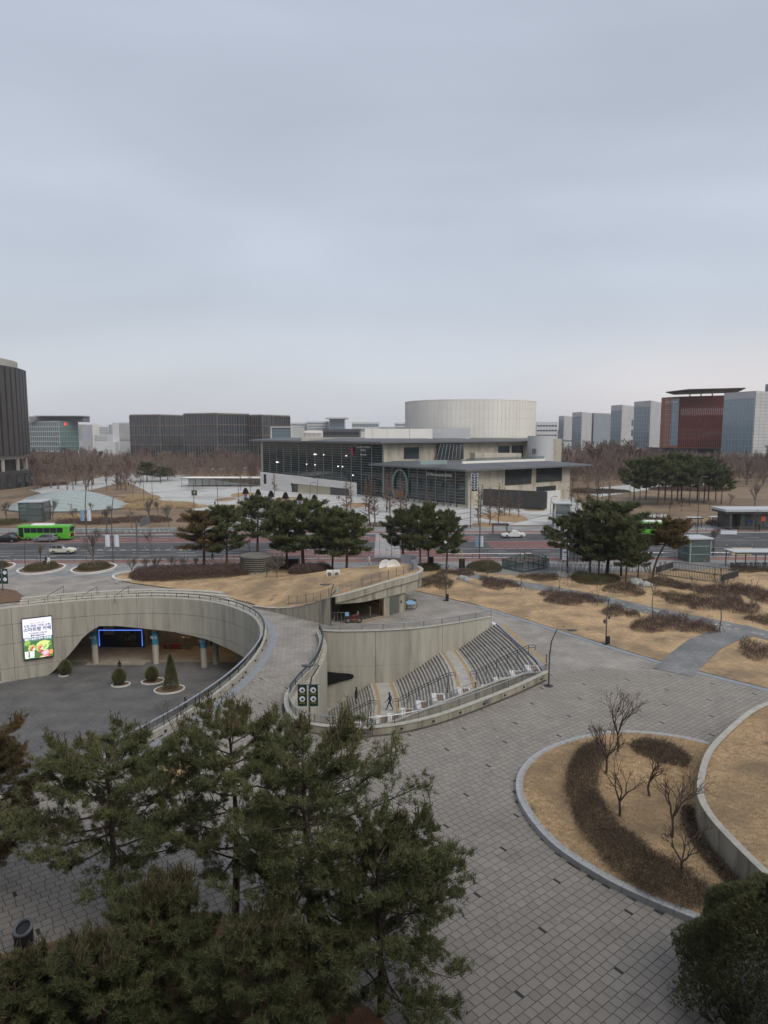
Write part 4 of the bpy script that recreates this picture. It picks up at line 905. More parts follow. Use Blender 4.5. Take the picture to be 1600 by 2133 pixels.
# ================================================================== buildings
mat('panel_grey', (.50, .505, .51), .6, (.44, .445, .45), .08, stretch=(1, 1, 2))
mat('panel_joint', (.22, .22, .225), .7)
mat('roof_grey', (.085, .09, .096), .6, (.115, .12, .126), .1); mat('roof_edge', (.135, .14, .148), .5)
mat('alum_green', (.24, .31, .30), .5); mat('alum', (.45, .47, .48), .45); mat('bronze', (.20, .16, .13), .55, (.15, .122, .10), .1)
glass('glass_dark', (.030, .037, .041), .08, 1.0); glass('glass_grid', (.036, .050, .066), .10, .9); glass('glass_hall', (.016, .020, .022), .06, .8); glass('glass_blue', (.14, .20, .23), .10, 1.0); glass('glass_green', (.10, .175, .165), .12, 1.0); glass('glass_painted_sky', (.20, .285, .335), .10, 1.0)  # last one: bluish sky reflection is painted into the base colour
glass('glass_clear', (.12, .17, .16), .05, .9, .42); glass('glass_tower', (.05, .047, .046), .12, .7)
mat('terracotta', (.25, .058, .036), .6, (.19, .048, .032), .3); mat('terracotta_dark', (.10, .035, .028), .6); mat('terracotta_frame', (.30, .13, .085), .6)
mat('ivory', (.80, .775, .72), .75, (.74, .71, .655), .12, stretch=(1, 1, .3)); mat('fin_dark', (.052, .047, .045), .5, (.072, .065, .062), .3); mat('beige_band', (.45, .42, .36), .7)
mat('plain_white', (.60, .61, .62), .7, (.53, .54, .56), .05); mat('apt_grey', (.42, .44, .46), .8, (.36, .38, .41), .03); mat('brown_band', (.16, .12, .11), .7)
def lerp2(a, b, t): return (a[0]+(b[0]-a[0])*t, a[1]+(b[1]-a[1])*t)
def facade(root, p0, p1, z0, z1, nx, nz, gm, fm, w=.12, wz=None, d=.25, proud=.05, each=False, name='pane', frame=True, fw=None):
    "curtain wall between ground points p0,p1 (outside is to the right of p0->p1)"
    v = Vector((p1[0]-p0[0], p1[1]-p0[1])); L = v.length; v.normalize(); n = Vector((v.y, -v.x)); a = math.atan2(v.y, v.x); wz = wz or w
    def P(s, z, o): return (p0[0]+v.x*s+n.x*o, p0[1]+v.y*s+n.y*o, z)
    if each:
        cw, ch = L/nx, (z1-z0)/nz; me = MB(); me.add([(-cw/2+w/2, -proud, -ch/2+wz/2), (cw/2-w/2, -proud, -ch/2+wz/2), (cw/2-w/2, -proud, ch/2-wz/2), (-cw/2+w/2, -proud, ch/2-wz/2)], [(0, 1, 2, 3)]); me = me.mesh(name, gm); io = inv(root)
        for i in range(nx):
            for j in range(nz):
                q = P(cw*(i+.5), z0+ch*(j+.5), 0); o = link(name, me, root, q, (0, 0, a)); o.matrix_parent_inverse = io
    else:
        k = MB(); k.add([P(0, z0, proud), P(L, z0, proud), P(L, z1, proud), P(0, z1, proud)], [(0, 1, 2, 3)]); k.obj('glazing', gm, root)
    if frame:
        k = MB(); o = proud+d/2-.02
        for i in range(nx+1): s = L*i/nx; k.bar(P(s, z0, o), P(s, z1, o), w, d, up=(v.x, v.y, 0))
        for j in range(nz+1): z = z0+(z1-z0)*j/nz; k.bar(P(0, z, o+.012), P(L, z, o+.012), d, wz)
        m_ = k.obj('mullions', fm, root); m_['kind'] = 'stuff'
def boxb(root, poly, z0, z1, m, name='body'):
    k = MB(); k.prism(poly, z0, z1); return k.obj(name, m, root)
def lbl(root, s, size, loc, a, m='white_paint', ext=.05, bold=.0):
    o = link('lettering', textmesh(s, size, m, ext, bold=bold), root, loc, (R(90), 0, a)); o.matrix_parent_inverse = inv(root); return o
# ---------------------------------------------------------------- performing arts hall with the drum
rv, lv = Vector((.8, .6)), Vector((-.6, .8)); C0 = Vector((24.3, 196.3)); C1 = Vector((0, 228.7))
def q2(c, a, b): p = c+rv*a+lv*b; return (p.x, p.y)
hall = thing('concert_hall', 'low wide concrete and glass hall topped by a pale round drum', 'building', (24.3, 215, 0))
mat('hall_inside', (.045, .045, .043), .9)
boxb(hall, [q2(C0, 0, 0), q2(C0, 46, 0), q2(C0, 46, 62), q2(C0, 0, 62)], -.2, 10.6, 'concrete_warm', 'lower_block')
up = [q2(C1, 0, .01), q2(C1, 91, .01), q2(C1, 91, 40), q2(C1, 0, 90)]; boxb(hall, up, 5, 18.0, 'concrete_warm', 'upper_block')
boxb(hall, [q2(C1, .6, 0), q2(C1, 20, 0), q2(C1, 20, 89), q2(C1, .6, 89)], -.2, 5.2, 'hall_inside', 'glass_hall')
# left curtain walls
facade(hall, q2(C1, -.02, 88), q2(C1, -.02, 0.6), 0, 17.6, 14, 20, 'glass_hall', 'alum_green', .15, .07, .2)
facade(hall, q2(C0, -.02, 40.2), q2(C0, -.02, .9), 0.6, 10.3, 9, 11, 'glass_hall', 'alum_green', .14, .07, .2)
k = MB(); k.strip([q2(C0, -.15, 40), q2(C0, -.15, .9)], -.1, .65, .5); k.obj('plinth', 'concrete_warm', hall)
# hipped flat roofs
def hip(root, poly, inner, z, zr, th=.5, name='roof'):
    k = MB(); k.prism(poly, z, z+th, mt=None); k.obj('roof_edge', 'roof_edge', root)
    n = len(poly); k = MB(); k.add([(x, y, z+th+.01) for x, y in poly]+[(x, y, zr) for x, y in inner], [(i, (i+1) % n, n+(i+1) % n, n+i) for i in range(n)]+[tuple(range(n, 2*n))]); return k.obj(name, 'roof_grey', root)
hip(hall, [q2(C0, -4, -3.2), q2(C0, 53, -3.2), q2(C0, 53, 30), q2(C0, -4, 44)], [q2(C0, 3, 8), q2(C0, 44, 8), q2(C0, 44, 22), q2(C0, 3, 38)], 10.7, 12.2)
hip(hall, [q2(C1, -3.5, -3.0), q2(C1, 95, -3.0), q2(C1, 95, 45), q2(C1, -3.5, 95)], [q2(C1, 6, 8), q2(C1, 88, 8), q2(C1, 88, 35), q2(C1, 6, 84)], 18.1, 19.6)
k = MB(); k.strip([q2(C0, 6, 9), q2(C0, 44, 9)], 11.9, 12.9, .4); k.obj('terrace_parapet', 'ivory', hall)
k = MB(); k.strip([q2(C0, 8, 9.3), q2(C0, 44, 9.3)], 12.9, 13.8, .06); k.obj('terrace_glass', 'glass_clear', hall)
# upper right wall: windows, tilted glass bay, sloping fin
def win(u0, v0, u1, v1, Y, m='glass_dark', dd=.3, name='window'):
    a = D(u0, v1, Y); b_ = D(u1, v0, Y); k = MB(); k.box((a[0]+b_[0])/2, Y, a[2], b_[0]-a[0], dd, b_[2]-a[2], R(36.9)); return k.obj(name, m, hall)
def onwall(u, c=C1, off=.15):     # point on the right-hand wall line at bearing u
    t = (u-CX)/FPX; s = (t*c.y-c.x)/(rv.x-t*rv.y); p = c+rv*s-lv*off*0; return p.x+rv.y*off, p.y-rv.x*off
def wallwin(u0, v0, u1, v1, c=C1, m='glass_dark', off=.08, name='window', th=.16):
    a = onwall(u0, c, off); b_ = onwall(u1, c, off); z1 = ZA(v0, a[1]); z0 = ZA(v1, a[1]); k = MB(); k.strip([a, b_], z0, z1, th); return k.obj(name, m, hall)
wallwin(841, 932, 872, 956); wallwin(1037, 929, 1060, 944); wallwin(1065, 928, 1088, 954)
ba_ = onwall(906, C1, 2.2); bb_ = onwall(957, C1, 2.2); k = MB(); za, zb2 = ZA(958, ba_[1]), ZA(924, ba_[1])
k.add([(ba_[0]-1.2, ba_[1], za), (bb_[0], bb_[1], za), (bb_[0], bb_[1], zb2), (ba_[0]+.6, ba_[1], zb2), (ba_[0]-1.2, ba_[1]+5, za), (bb_[0]-1, bb_[1]+5, za), (bb_[0]-1, bb_[1]+5, zb2), (ba_[0]+.6, ba_[1]+5, zb2)], [(0, 1, 2, 3), (1, 5, 6, 2), (3, 2, 6, 7), (4, 0, 3, 7)]); k.obj('tilted_bay', 'glass_dark', hall)
k = MB(); [k.bar((ba_[0]-.9+(bb_[0]-ba_[0]+.9)*f, ba_[1]-.1+(bb_[1]-ba_[1])*f, za), (ba_[0]+.5+(bb_[0]-ba_[0]-.5)*f, ba_[1]-.1+(bb_[1]-ba_[1])*f, zb2), .1) for f in (0, .14, .28, .42, .56, .70, .85, 1)]; k.obj('bay_mullions', 'alum', hall)['kind'] = 'stuff'
f0, f1 = onwall(964, C1, 5), onwall(1060, C1, 5); k = MB(); k.strip([f0, f1], [ZA(957, f0[1])-.6]*2, [ZA(943, f0[1]), ZA(946, f0[1])], 2.5); k.obj('terrace_canopy', 'concrete_warm', hall)
k = MB()
for q in range(8):
    p = onwall(925+q*7, C0, -10); k = MB(); k.box(p[0], p[1], 12.3, 1.3, 1.0, 1.1, R(37)); k.obj('air_unit', 'alum_green', hall)
# lower right wall windows and signs
wallwin(1052, 977, 1107, 1011, C0); wallwin(1117, 973, 1170, 1005, C0); wallwin(1118, 1014, 1158, 1024, C0)
for z in (2.8, 5.6, 8.2):
    a = onwall(958, C0, .03); b_ = onwall(1192, C0, .03); k = MB(); k.strip([a, b_], z, z+.05, .06); k.obj('form_joint', 'concrete_dirty', hall)
for u in (1000, 1047, 1112, 1175):
    a = onwall(u, C0, .03); k = MB(); k.box(a[0], a[1], 0, .06, .06, 10.4, R(37)); k.obj('form_joint', 'concrete_dirty', hall)
for u in (870, 960, 1000, 1030): a = onwall(u, C1, .03); k = MB(); k.box(a[0], a[1], 10, .06, .06, 8, R(37)); k.obj('form_joint', 'concrete_dirty', hall)
# rooftop blocks, drum with vertical ribs and panel rings
def rbox(u0, u1, v0, Y, dep, m, z0=18.5): a = D(u0, v0, Y); b_ = D(u1, v0, Y); k = MB(); k.box((a[0]+b_[0])/2, Y+dep/2, z0, b_[0]-a[0], dep, a[2]-z0); return k.obj('roof_block', m, hall)
for a_, b__ in ((760, 775), (775.6, 806), (806.6, 853), (853.6, 901)): rbox(a_, b__, 893, 250, 4, 'ivory')
rbox(901, 980, 893, 260, 10, 'panel_grey'); rbox(628, 870, 911, 262, 3, 'beige_band')
DC = (37.5, 301.0); DR = 28.2; DZ = ZA(833, 272.8); k = MB(); k.cyl(*DC, 15, DZ, DR-.06, n=96); k.obj('drum', 'ivory', hall)
k = MB(); k.cyl(*DC, DZ+.01, DZ+.4, DR+.15, n=96); k.obj('drum_rim', 'ivory', hall)
for i in range(96):
    a = 2*math.pi*(i+.5)/96+.01
    if math.sin(a) > .25: continue
    for z0, z1 in ((16, 19.8), (19.86, 23.6), (23.66, 27.4), (27.46, 31.2), (31.26, DZ-.04)):
        me = FONT_CACHE.get(('dp', z0))
        if me is None:
            w = 2*math.pi*DR/96-.07; mb_ = MB(); mb_.box(0, 0, 0, .12, w, z1-z0); [mb_.box(.09, -w/2+w*(j+.5)/6, 0, .06, .07, z1-z0) for j in range(6)]; me = FONT_CACHE[('dp', z0)] = mb_.mesh('cladding_panel', 'ivory')
        o = link('cladding_panel', me, hall, (DC[0]+DR*math.cos(a), DC[1]+DR*math.sin(a), z0), (0, 0, a)); o.matrix_parent_inverse = inv(hall)
wa = math.atan2(-1, .28); a0 = D(1057, 872, 276); k = MB(); k.box(a0[0], a0[1]+1.0, ZA(878, 276), 4.4, 1.4, 2.9, R(21)); k.obj('drum_vent', 'panel_joint', hall)
# grey half-round tower at right
cx_, cy_ = D(1126, 930, 262)[:2]; k = MB(); k.cyl(cx_, cy_, 8, ZA(908, 258), 4.9, n=32); tw = k.obj('round_tower', 'panel_grey', hall); k = MB(); p = D(1113, 940, 256.8); k.box(p[0], 257.3, p[2]-.9, 1.2, .8, 1.9); k.obj('window', 'glass_dark', tw)
k = MB(); p = D(1160, 930, 268); k.box(p[0], 270, 8, 3.2, 6, ZA(914, 268)-8); k.obj('end_wall', 'concrete_warm', hall)
# white curved entrance wall
wz0, wz1 = (-46.8, 258.5), (-9.4, 231.0); mat('white_planks', (.60, .59, .58), .7, (.50, .49, .48), .6, stretch=(.2, .2, 6))
k = MB(); k.strip([wz0, lerp2(wz0, wz1, .34)], [-.1, -.1], [6.9, 6.15], .5); k.strip([lerp2(wz0, wz1, .34), lerp2(wz0, wz1, .62), lerp2(wz0, wz1, .935)], [3.3, 2.9, 2.5], [6.15, 5.5, 4.85], .5); k.strip([lerp2(wz0, wz1, .935), wz1], [-.1, -.1], [4.85, 4.7], .5); k.obj('entrance_wall', 'white_planks', hall)
mat('entrance_cream', (.52, .46, .34), .7); k = MB(); w2 = [(x+.4, y+1.2) for x, y in (lerp2(wz0, wz1, .34), lerp2(wz0, wz1, .935))]; k.strip(w2, -.1, 3.4, .3); k.obj('entrance_recess', 'entrance_cream', hall)
for f0_, f1_ in ((.345, .40), (.745, .925)):
    k = MB(); k.strip([(x+.1, y+.75) for x, y in (lerp2(wz0, wz1, f0_), lerp2(wz0, wz1, f1_))], 0, 3.0, .1); k.obj('door', 'glass_dark', hall)
k = MB(); p = lerp2(wz0, wz1, .05); k.box(p[0]+.1, p[1]-.42, 2.5, 1.3, .08, 3.6, R(-36)); k.obj('notice_panel', 'dark_metal', hall)
# oval portal on the lower left curtain wall
k = MB(); pc = D(811, 1012, 222); oc = q2(C0, -.6, 31); P = []
for i in range(25): a = 2*math.pi*i/24; P.append((oc[0]+lv.x*4.3*math.cos(a)*.9, oc[1]+lv.y*4.3*math.cos(a)*.9, 4.4+5.4*math.sin(a)))
k.tube(P[:-1], .38, 8, closed=True); k.obj('oval_portal', 'alum_green', hall)
k = MB(); a_, b__ = q2(C0, -.9, 33.4), q2(C0, -.9, 28.7); k.strip([a_, b__], 0, 3.2, .3); mat('wood_door', (.23, .13, .07), .6); k.obj('door', 'wood_door', hall)
la = math.atan2(-lv.y, -lv.x)
lp = q2(C1, -.6, 11.2); lbl(hall, 'LG ARTS CENTER\nSEOUL', 1.05, (lp[0], lp[1], 16.1), la); lbl(hall, 'SIGNATURE', .7, (lp[0], lp[1], 14.0), la, 'white_paint')
mat('sign_red', (.45, .02, .05), .5); k = MB(); lp = q2(C1, -.5, 18.2); k.box(lp[0], lp[1], 14.6, 1.2, .15, 2.0, la); k.box(lp[0]+.3, lp[1]-.3, 13.6, .8, .15, 1.0, la); k.obj('logo', 'sign_red', hall)
lp = q2(C0, -.6, 12); lbl(hall, 'LG DiscoveryLab SEOUL', 1.15, (lp[0], lp[1], 8.9), la, 'white_paint', bold=.015)
mat('lit_white', (1, 1, 1), .5, emit=(1, .97, .9), es=1.4); rl = random.Random(8)
for q in range(9):
    b_ = rl.uniform(8, 82); z = rl.choice((13.2, 13.4, 16.2, 9.2, 6.4)); p = q2(C1, -.32, b_); k = MB(); k.box(p[0], p[1], z, rl.choice((.35, .4, 1.6)), .2, .35, la); k.obj('lamp', 'lit_white', hall)
for q in range(14):
    p = q2(C0, -1.6, 3+q*2.8); t = thing('ground_lamp', 'small dark floor lamp in the row at the glass hall foot', 'lamp', (p[0], p[1], 0), group='floor lamps along the glass hall'); k = MB(); k.lathe([(.22, 0), (.22, .2), (.12, .3), (.2, .5), (.1, .9)], n=8); k.obj('body', 'dark_metal', t, world=False)
# ---------------------------------------------------------------- big LED screen on its white wall
sc0, sc1 = G(1008, 1064)[0], G(1140, 1066); a = D(1008, 1018, 199); b_ = D(1139, 1020.5, 189); scr2 = thing('outdoor_screen', 'wide dark switched-off outdoor screen before the hall', 'screen', (a[0], a[1], 0))
k = MB(); k.strip([(a[0], a[1]), (b_[0], b_[1])], ZA(1052, 199), a[2], .9); k.obj('panel', 'fin_dark', scr2)
k = MB(); k.strip([(a[0]+.05, a[1]-.5), (b_[0]-.3, b_[1]-.5)], ZA(1051, 199), a[2]-.15, .06); mat('screen_off', (.055, .052, .05), .35); k.obj('display', 'screen_off', scr2)
k = MB(); c_ = D(1166, 1025, 193); k.strip([(a[0]-4, a[1]+2.4), (b_[0], b_[1]+1.3), (c_[0], c_[1])], [-.1]*3, [1.8, 2.0, 5.2], .6); k.obj('white_wall', 'white_stone', scr2)
k = MB(); k.strip([(b_[0]+.3, b_[1]+1.5), (c_[0], c_[1]+.2)], -.1, 5.2, .8); k.obj('white_pier', 'white_stone', scr2)
# ---------------------------------------------------------------- dark tower at left
tw = thing('dark_tower', 'dark ribbed office tower rising at the left edge', 'building', (-185, 240, 0)); cx_, cy_, rx, ry = -192.6, 272.0, 46.0, 46.0
def el(a, f=1.0): return (cx_+rx*f*math.cos(a), cy_+ry*f*math.sin(a))
A0, A1 = R(-128), R(20); ring = [el(A0+(A1-A0)*i/40) for i in range(41)]
k = MB(); k.prism(ring+[(-245, 312)], 12.8, 47.5); k.obj('body', 'glass_tower', tw); k = MB(); k.prism([el(A0+(A1-A0)*i/40, .95) for i in range(41)]+[(-245, 312)], 47.5, 50.5); k.obj('parapet', 'beige_band', tw)
for i in range(34):
    a = A0+(A1-A0)*(i+.5)/34; p = el(a, 1.005); k = MB(); k.box(p[0], p[1], 12.8, 1.0, 2.5, 34.4, a); k.obj('fin', 'fin_dark', tw)
k = MB(); k.prism([el(A0+(A1-A0)*i/40, .97) for i in range(41)]+[(-245, 312)], 11.2, 12.7); k.obj('belt', 'beige_band', tw)
k = MB(); k.prism([el(A0+(A1-A0)*i/40, .94) for i in range(41)]+[(-245, 312)], 0, 11.2); k.obj('podium_core', 'glass_tower', tw)
for i in range(0, 34, 3):
    p = el(A0+(A1-A0)*(i+.5)/34, .975); k = MB(); k.box(p[0], p[1], 6.6, .9, .9, 4.6); k.obj('pillar', 'beige_band', tw)
k = MB(); k.prism([el(A0+(A1-A0)*i/40, 1.05) for i in range(41)]+[(-245, 312)], -.1, 6.5); k.obj('podium', 'fin_dark', tw)
for i in range(22):
    p = el(A0+(A1-A0)*(i+.5)/22, 1.052); k = MB(); k.box(p[0], p[1], .4, .25, 2.4, 5.0, A0+(A1-A0)*(i+.5)/22); k.obj('window', 'glass_dark', tw)
# ---------------------------------------------------------------- helper for far blocks from bearings
def block(name, label, us, Ys, vtop, z0=0, m='panel_grey', base=None):
    "three bearings: left edge, near corner, right edge with depths; returns root, corner points, top height"
    pts = [(D(u, 905, Y)[0], Y) for u, Y in zip(us, Ys)]; zt = ZA(vtop, Ys[1]); root = thing(name, label, 'building', (pts[1][0], pts[1][1], 0))
    p3 = (pts[0][0]+pts[2][0]-pts[1][0], pts[0][1]+pts[2][1]-pts[1][1]); boxb(root, [pts[0], pts[1], pts[2], p3], z0, zt, m, 'wall'); return root, pts, zt
# green glass office
r_, p, zt = block('office_building', 'green glass office block beside the dark tower', (55, 124, 163), (545, 520, 545), 878, 8, 'glass_green')
facade(r_, p[0], p[1], 8, zt, 16, 6, 'glass_green', 'alum', .3, .9, .3); facade(r_, p[1], p[2], 8, zt, 12, 6, 'glass_green', 'alum_green', .3, .5, .3)
k = MB(); q = lerp2(p[0], p[1], .55); k.box(q[0]+8, q[1]+10, zt, 42, 12, 4.2); k.obj('penthouse', 'panel_joint', r_); k = MB(); k.box(q[0]+12, q[1]+6, zt+4.2, 36, 18, .6); k.obj('roof', 'alum', r_)
mat('sign_lit_red', (.5, .02, .02), .5, emit=(1, .05, .05), es=.9); k = MB(); q = lerp2(p[1], p[2], .35); k.box(q[0]-2, q[1]-2.5, zt-2.8, 6.5, .4, 2.0, R(25)); k.obj('lit_sign', 'sign_lit_red', r_)
for f in (.1, .4, .7, .95): q = lerp2(p[1], p[2], f); k = MB(); k.box(q[0], q[1]-.3, 0, 1.4, 1.4, 8); k.obj('pillar', 'plain_white', r_)
boxb(r_, [(p[0][0], p[0][1]+8), (p[1][0], p[1][1]+8), (p[2][0]-4, p[2][1]+4), (p[0][0]+10, p[0][1]+40)], 0, 8, 'glass_dark', 'ground_floor')
# small far blocks behind the park
def simple(name, lab, u0, u1, vt, Y, m, nx, nz, gm='glass_blue', vb=915, dep=25, wz=1.4, w=1.0, rz=0):
    a, b_ = D(u0, vt, Y), D(u1, vt, Y); r_ = thing(name, lab, 'building', ((a[0]+b_[0])/2, Y, 0)); boxb(r_, [(a[0], Y), (b_[0], Y), (b_[0], Y+dep), (a[0], Y+dep)], 0, a[2], m, 'wall')
    facade(r_, (a[0]+.5, Y), (b_[0]-.5, Y), max(0, ZA(vb, Y)), a[2]-1.0, nx, nz, gm, m, w, wz, .3, .06); return r_, a, b_
simple('apartment_block', 'narrow grey apartment slab right of the green office', 163, 172, 884, 760, 'apt_grey', 2, 8, 'brown_band'); simple('apartment_block', 'beige apartment slab second right of the green office', 173, 187, 883, 780, 'ivory', 3, 8, 'ivory')
simple('apartment_block', 'blue white apartment slab between beige slab and grey block', 188, 226, 888, 820, 'plain_white', 6, 6, 'glass_blue'); simple('low_block', 'stepped small white block in front of the far slabs', 196, 224, 905, 640, 'plain_white', 6, 3, 'glass_dark')
r_, a_, b__ = simple('office_building', 'grey office with white gable left of the dark grid blocks', 249, 274, 880, 500, 'panel_grey', 7, 9, 'glass_painted_sky'); boxb(r_, [(a_[0]-5, 499), (a_[0], 499), (a_[0], 520), (a_[0]-5, 520)], 0, a_[2]-.2, 'plain_white', 'gable'); boxb(r_, [(a_[0]-15, 494), (a_[0]-1, 494), (a_[0]-1, 500), (a_[0]-15, 500)], 0, ZA(920, 494), 'plain_white', 'wing'); boxb(r_, [(a_[0]-4, 540), (b__[0], 540), (b__[0], 560), (a_[0]-4, 560)], 0, ZA(872, 540), 'panel_joint', 'rear_tower')
simple('apartment_block', 'pale blue far tower behind the grey office', 226, 236, 884, 800, 'apt_grey', 3, 8)
# three dark grid blocks
for i, (us, Ys, vt, lab) in enumerate((((272, 334, 384), (470, 462, 482), 864, 'dark office block with bronze window grid, leftmost of three'), ((384, 453, 520), (452, 440, 458), 861, 'dark office block with bronze window grid, middle of three'), ((520, 547, 604), (455, 448, 470), 864.5, 'dark office block with bronze window grid behind the hall'))):
    r_, p, zt = block('office_building', lab, us, Ys, vt, 0, 'fin_dark')
    for a_, b__, nx in ((p[0], p[1], (6, 6, 3)[i]), (p[1], p[2], (5, 6, 6)[i])):
        facade(r_, a_, b__, 1.0, zt-.5, nx, 5, 'glass_grid', 'bronze', .5, .5, .35, .1, each=True, name='window'); facade(r_, a_, b__, 1.0, zt-.5, nx*3, 1, 'glass_dark', 'bronze', .25, .2, .35, .1, frame=True) if 0 else None
        k = MB(); v_ = Vector((b__[0]-a_[0], b__[1]-a_[1])); n_ = Vector((v_.y, -v_.x)).normalized()
        for j in range(nx):
            for f in ((.5,) if j % 2 else (.55,)): q = lerp2(a_, b__, (j+f)/nx); k.box(q[0]+n_.x*.2, q[1]+n_.y*.2, 1, .3, .3, zt-1.6)
        k.obj('intermediate_fins', 'bronze', r_)['kind'] = 'stuff'
    k = MB(); k.strip([p[0], p[1], p[2]], zt, zt+.5, .5); k.obj('roof_edge', 'alum', r_)
# glass box and pale offices seen over the hall roof
r_, p, zt = block('office_building', 'glass box with white frame over the left end of the hall roof', (565, 607, 634), (352, 350, 365), 890, 10, 'panel_grey'); facade(r_, p[0], p[1], 12, zt-.6, 9, 7, 'glass_blue', 'glass_dark', .12, .12, .1)
k = MB(); k.tube([(p[0][0], p[0][1]-.3, 10), (p[0][0], p[0][1]-.3, zt), (p[1][0], p[1][1]-.3, zt), (p[1][0], p[1][1]-.3, 10)], .45, 4); k.obj('frame', 'plain_white', r_); lbl(r_, 'LG', 1.6, (p[0][0]+3.5, p[0][1]-.5, zt-1.7), 0)
simple('plant_block', 'perforated pale plant room over the hall roof', 631, 672, 897, 370, 'ivory', 14, 1, 'panel_joint', 911, 20, .5, .25); simple('plant_block', 'dark green glazed plant room over the hall roof', 672, 749, 894, 372, 'roof_grey', 22, 1, 'glass_dark', 908, 20, .8, .12)
simple('office_building', 'white gridded office far behind the hall, left wing', 606, 639, 880, 660, 'plain_white', 10, 3, 'glass_blue', 900, 20, 1.4, .8); simple('office_building', 'white gridded office far behind the hall, right wing', 639, 684, 877.5, 655, 'plain_white', 12, 4, 'glass_blue', 902, 20, 1.4, .8)
r_, a_, b__ = simple('office_building', 'pale blue glass tower cube with flat roof cap behind the hall', 686, 718, 873, 640, 'glass_painted_sky', 5, 3, 'glass_painted_sky', 905, 16, .3, .4); k = MB(); k.box((a_[0]+b__[0])/2, 645, a_[2], b__[0]-a_[0]+6, 26, 1.3); k.obj('roof', 'alum', r_)
simple('office_building', 'pale finned office far behind the hall centre', 733, 790, 879, 650, 'plain_white', 18, 2, 'glass_blue', 901, 20, 1.6, .5); simple('office_building', 'small white block far behind beside the drum', 823, 845, 880, 650, 'plain_white', 4, 3, 'glass_blue', 901, 20); simple('office_building', 'low pale block far behind between finned office and drum', 790, 823, 889, 690, 'apt_grey', 8, 1, 'apt_grey', 901, 20)
# white window block right of the drum
r_, a_, b__ = simple('office_building', 'white slab with round openings right of the drum', 1111, 1117, 873, 480, 'plain_white', 1, 7, 'plain_white', 912, 10); r_, a_, b__ = simple('office_building', 'white framed dark glass block right of the drum', 1117, 1162, 879, 470, 'plain_white', 7, 3, 'glass_dark', 912, 20, 2.2, .7)
# ---------------------------------------------------------------- science park row at right
ROWB = [('grey panel office with glass front, farthest of the right-hand row', (1163, 1174, 1191), (860, 840, 870), 866, 0, 'panel_grey'), ('grey panel office with blue glass front, second farthest of the row', (1191, 1211, 1232), (760, 740, 775), 858, 0, 'panel_grey'), ('striped blue glass office between grey panel offices', (1232, 1236, 1272), (790, 775, 800), 860, 1, 'panel_joint'), ('grey panel office with small square windows in the right-hand row', (1271, 1294, 1319), (640, 622, 655), 843, 0, 'panel_grey'), ('grey panel office on pilotis left of the red office', (1318.5, 1353, 1376), (545, 522, 560), 834, 0, 'panel_grey')]
def glassfront(r_, p0, p1, z0, z1, nx, nz, m='glass_blue', inset=.06, cap=.12, fm='alum'):
    q0, q1 = lerp2(p0, p1, inset), lerp2(p0, p1, 1-inset*.6); facade(r_, q0, q1, z0+1.2, z0+(z1-z0)*(1-cap), max(5, nx*2//3), max(6, nz*2//3), m, fm, .13, .13, .15, .25)
def panels(r_, p0, p1, z0, z1, n, m='panel_joint'):
    v_ = Vector((p1[0]-p0[0], p1[1]-p0[1])); n_ = Vector((v_.y, -v_.x)).normalized(); k = MB()
    for j in range(1, n): z = z0+(z1-z0)*j/n; k.strip([(p0[0]+n_.x*.03, p0[1]+n_.y*.03), (p1[0]+n_.x*.03, p1[1]+n_.y*.03)], z-.06, z+.06, .08)
    k.obj('cladding_joints', m, r_)['kind'] = 'stuff'
for i, (lab, us, Ys, vt, kind, m) in enumerate(ROWB):
    zb_ = 9.5 if i == 4 else 0; r_, p, zt = block('office_building', lab, us, Ys, vt, zb_, m)
    if kind == 1: facade(r_, p[1], p[2], 2, zt-1, 18, 1, 'glass_painted_sky', 'panel_grey', .5, .6, .4)
    else: glassfront(r_, p[0], p[1], max(zb_, 6), zt, 10, 16); panels(r_, p[1], p[2], zb_, zt, 22)
    if i == 3:
        for j in range(3): q = lerp2(p[1], p[2], .88); k = MB(); k.box(q[0], q[1]-.3, 10+j*9.5, 4, .6, 6, R(50)); k.obj('window', 'glass_dark', r_)
    if i == 4:
        for f in (.1, .5, .9): q = lerp2(p[0], p[1], f); k = MB(); k.box(q[0]+1, q[1]+2, 0, 1.8, 1.8, 9.5); k.obj('piloti', 'plain_white', r_)
    if kind == 0: q = lerp2(p[0], p[1], .25); lbl(r_, 'LG', 2.6, (q[0]+1.5, q[1]-2.5, zt-3.2), math.atan2(p[1][1]-p[0][1], p[1][0]-p[0][0]))
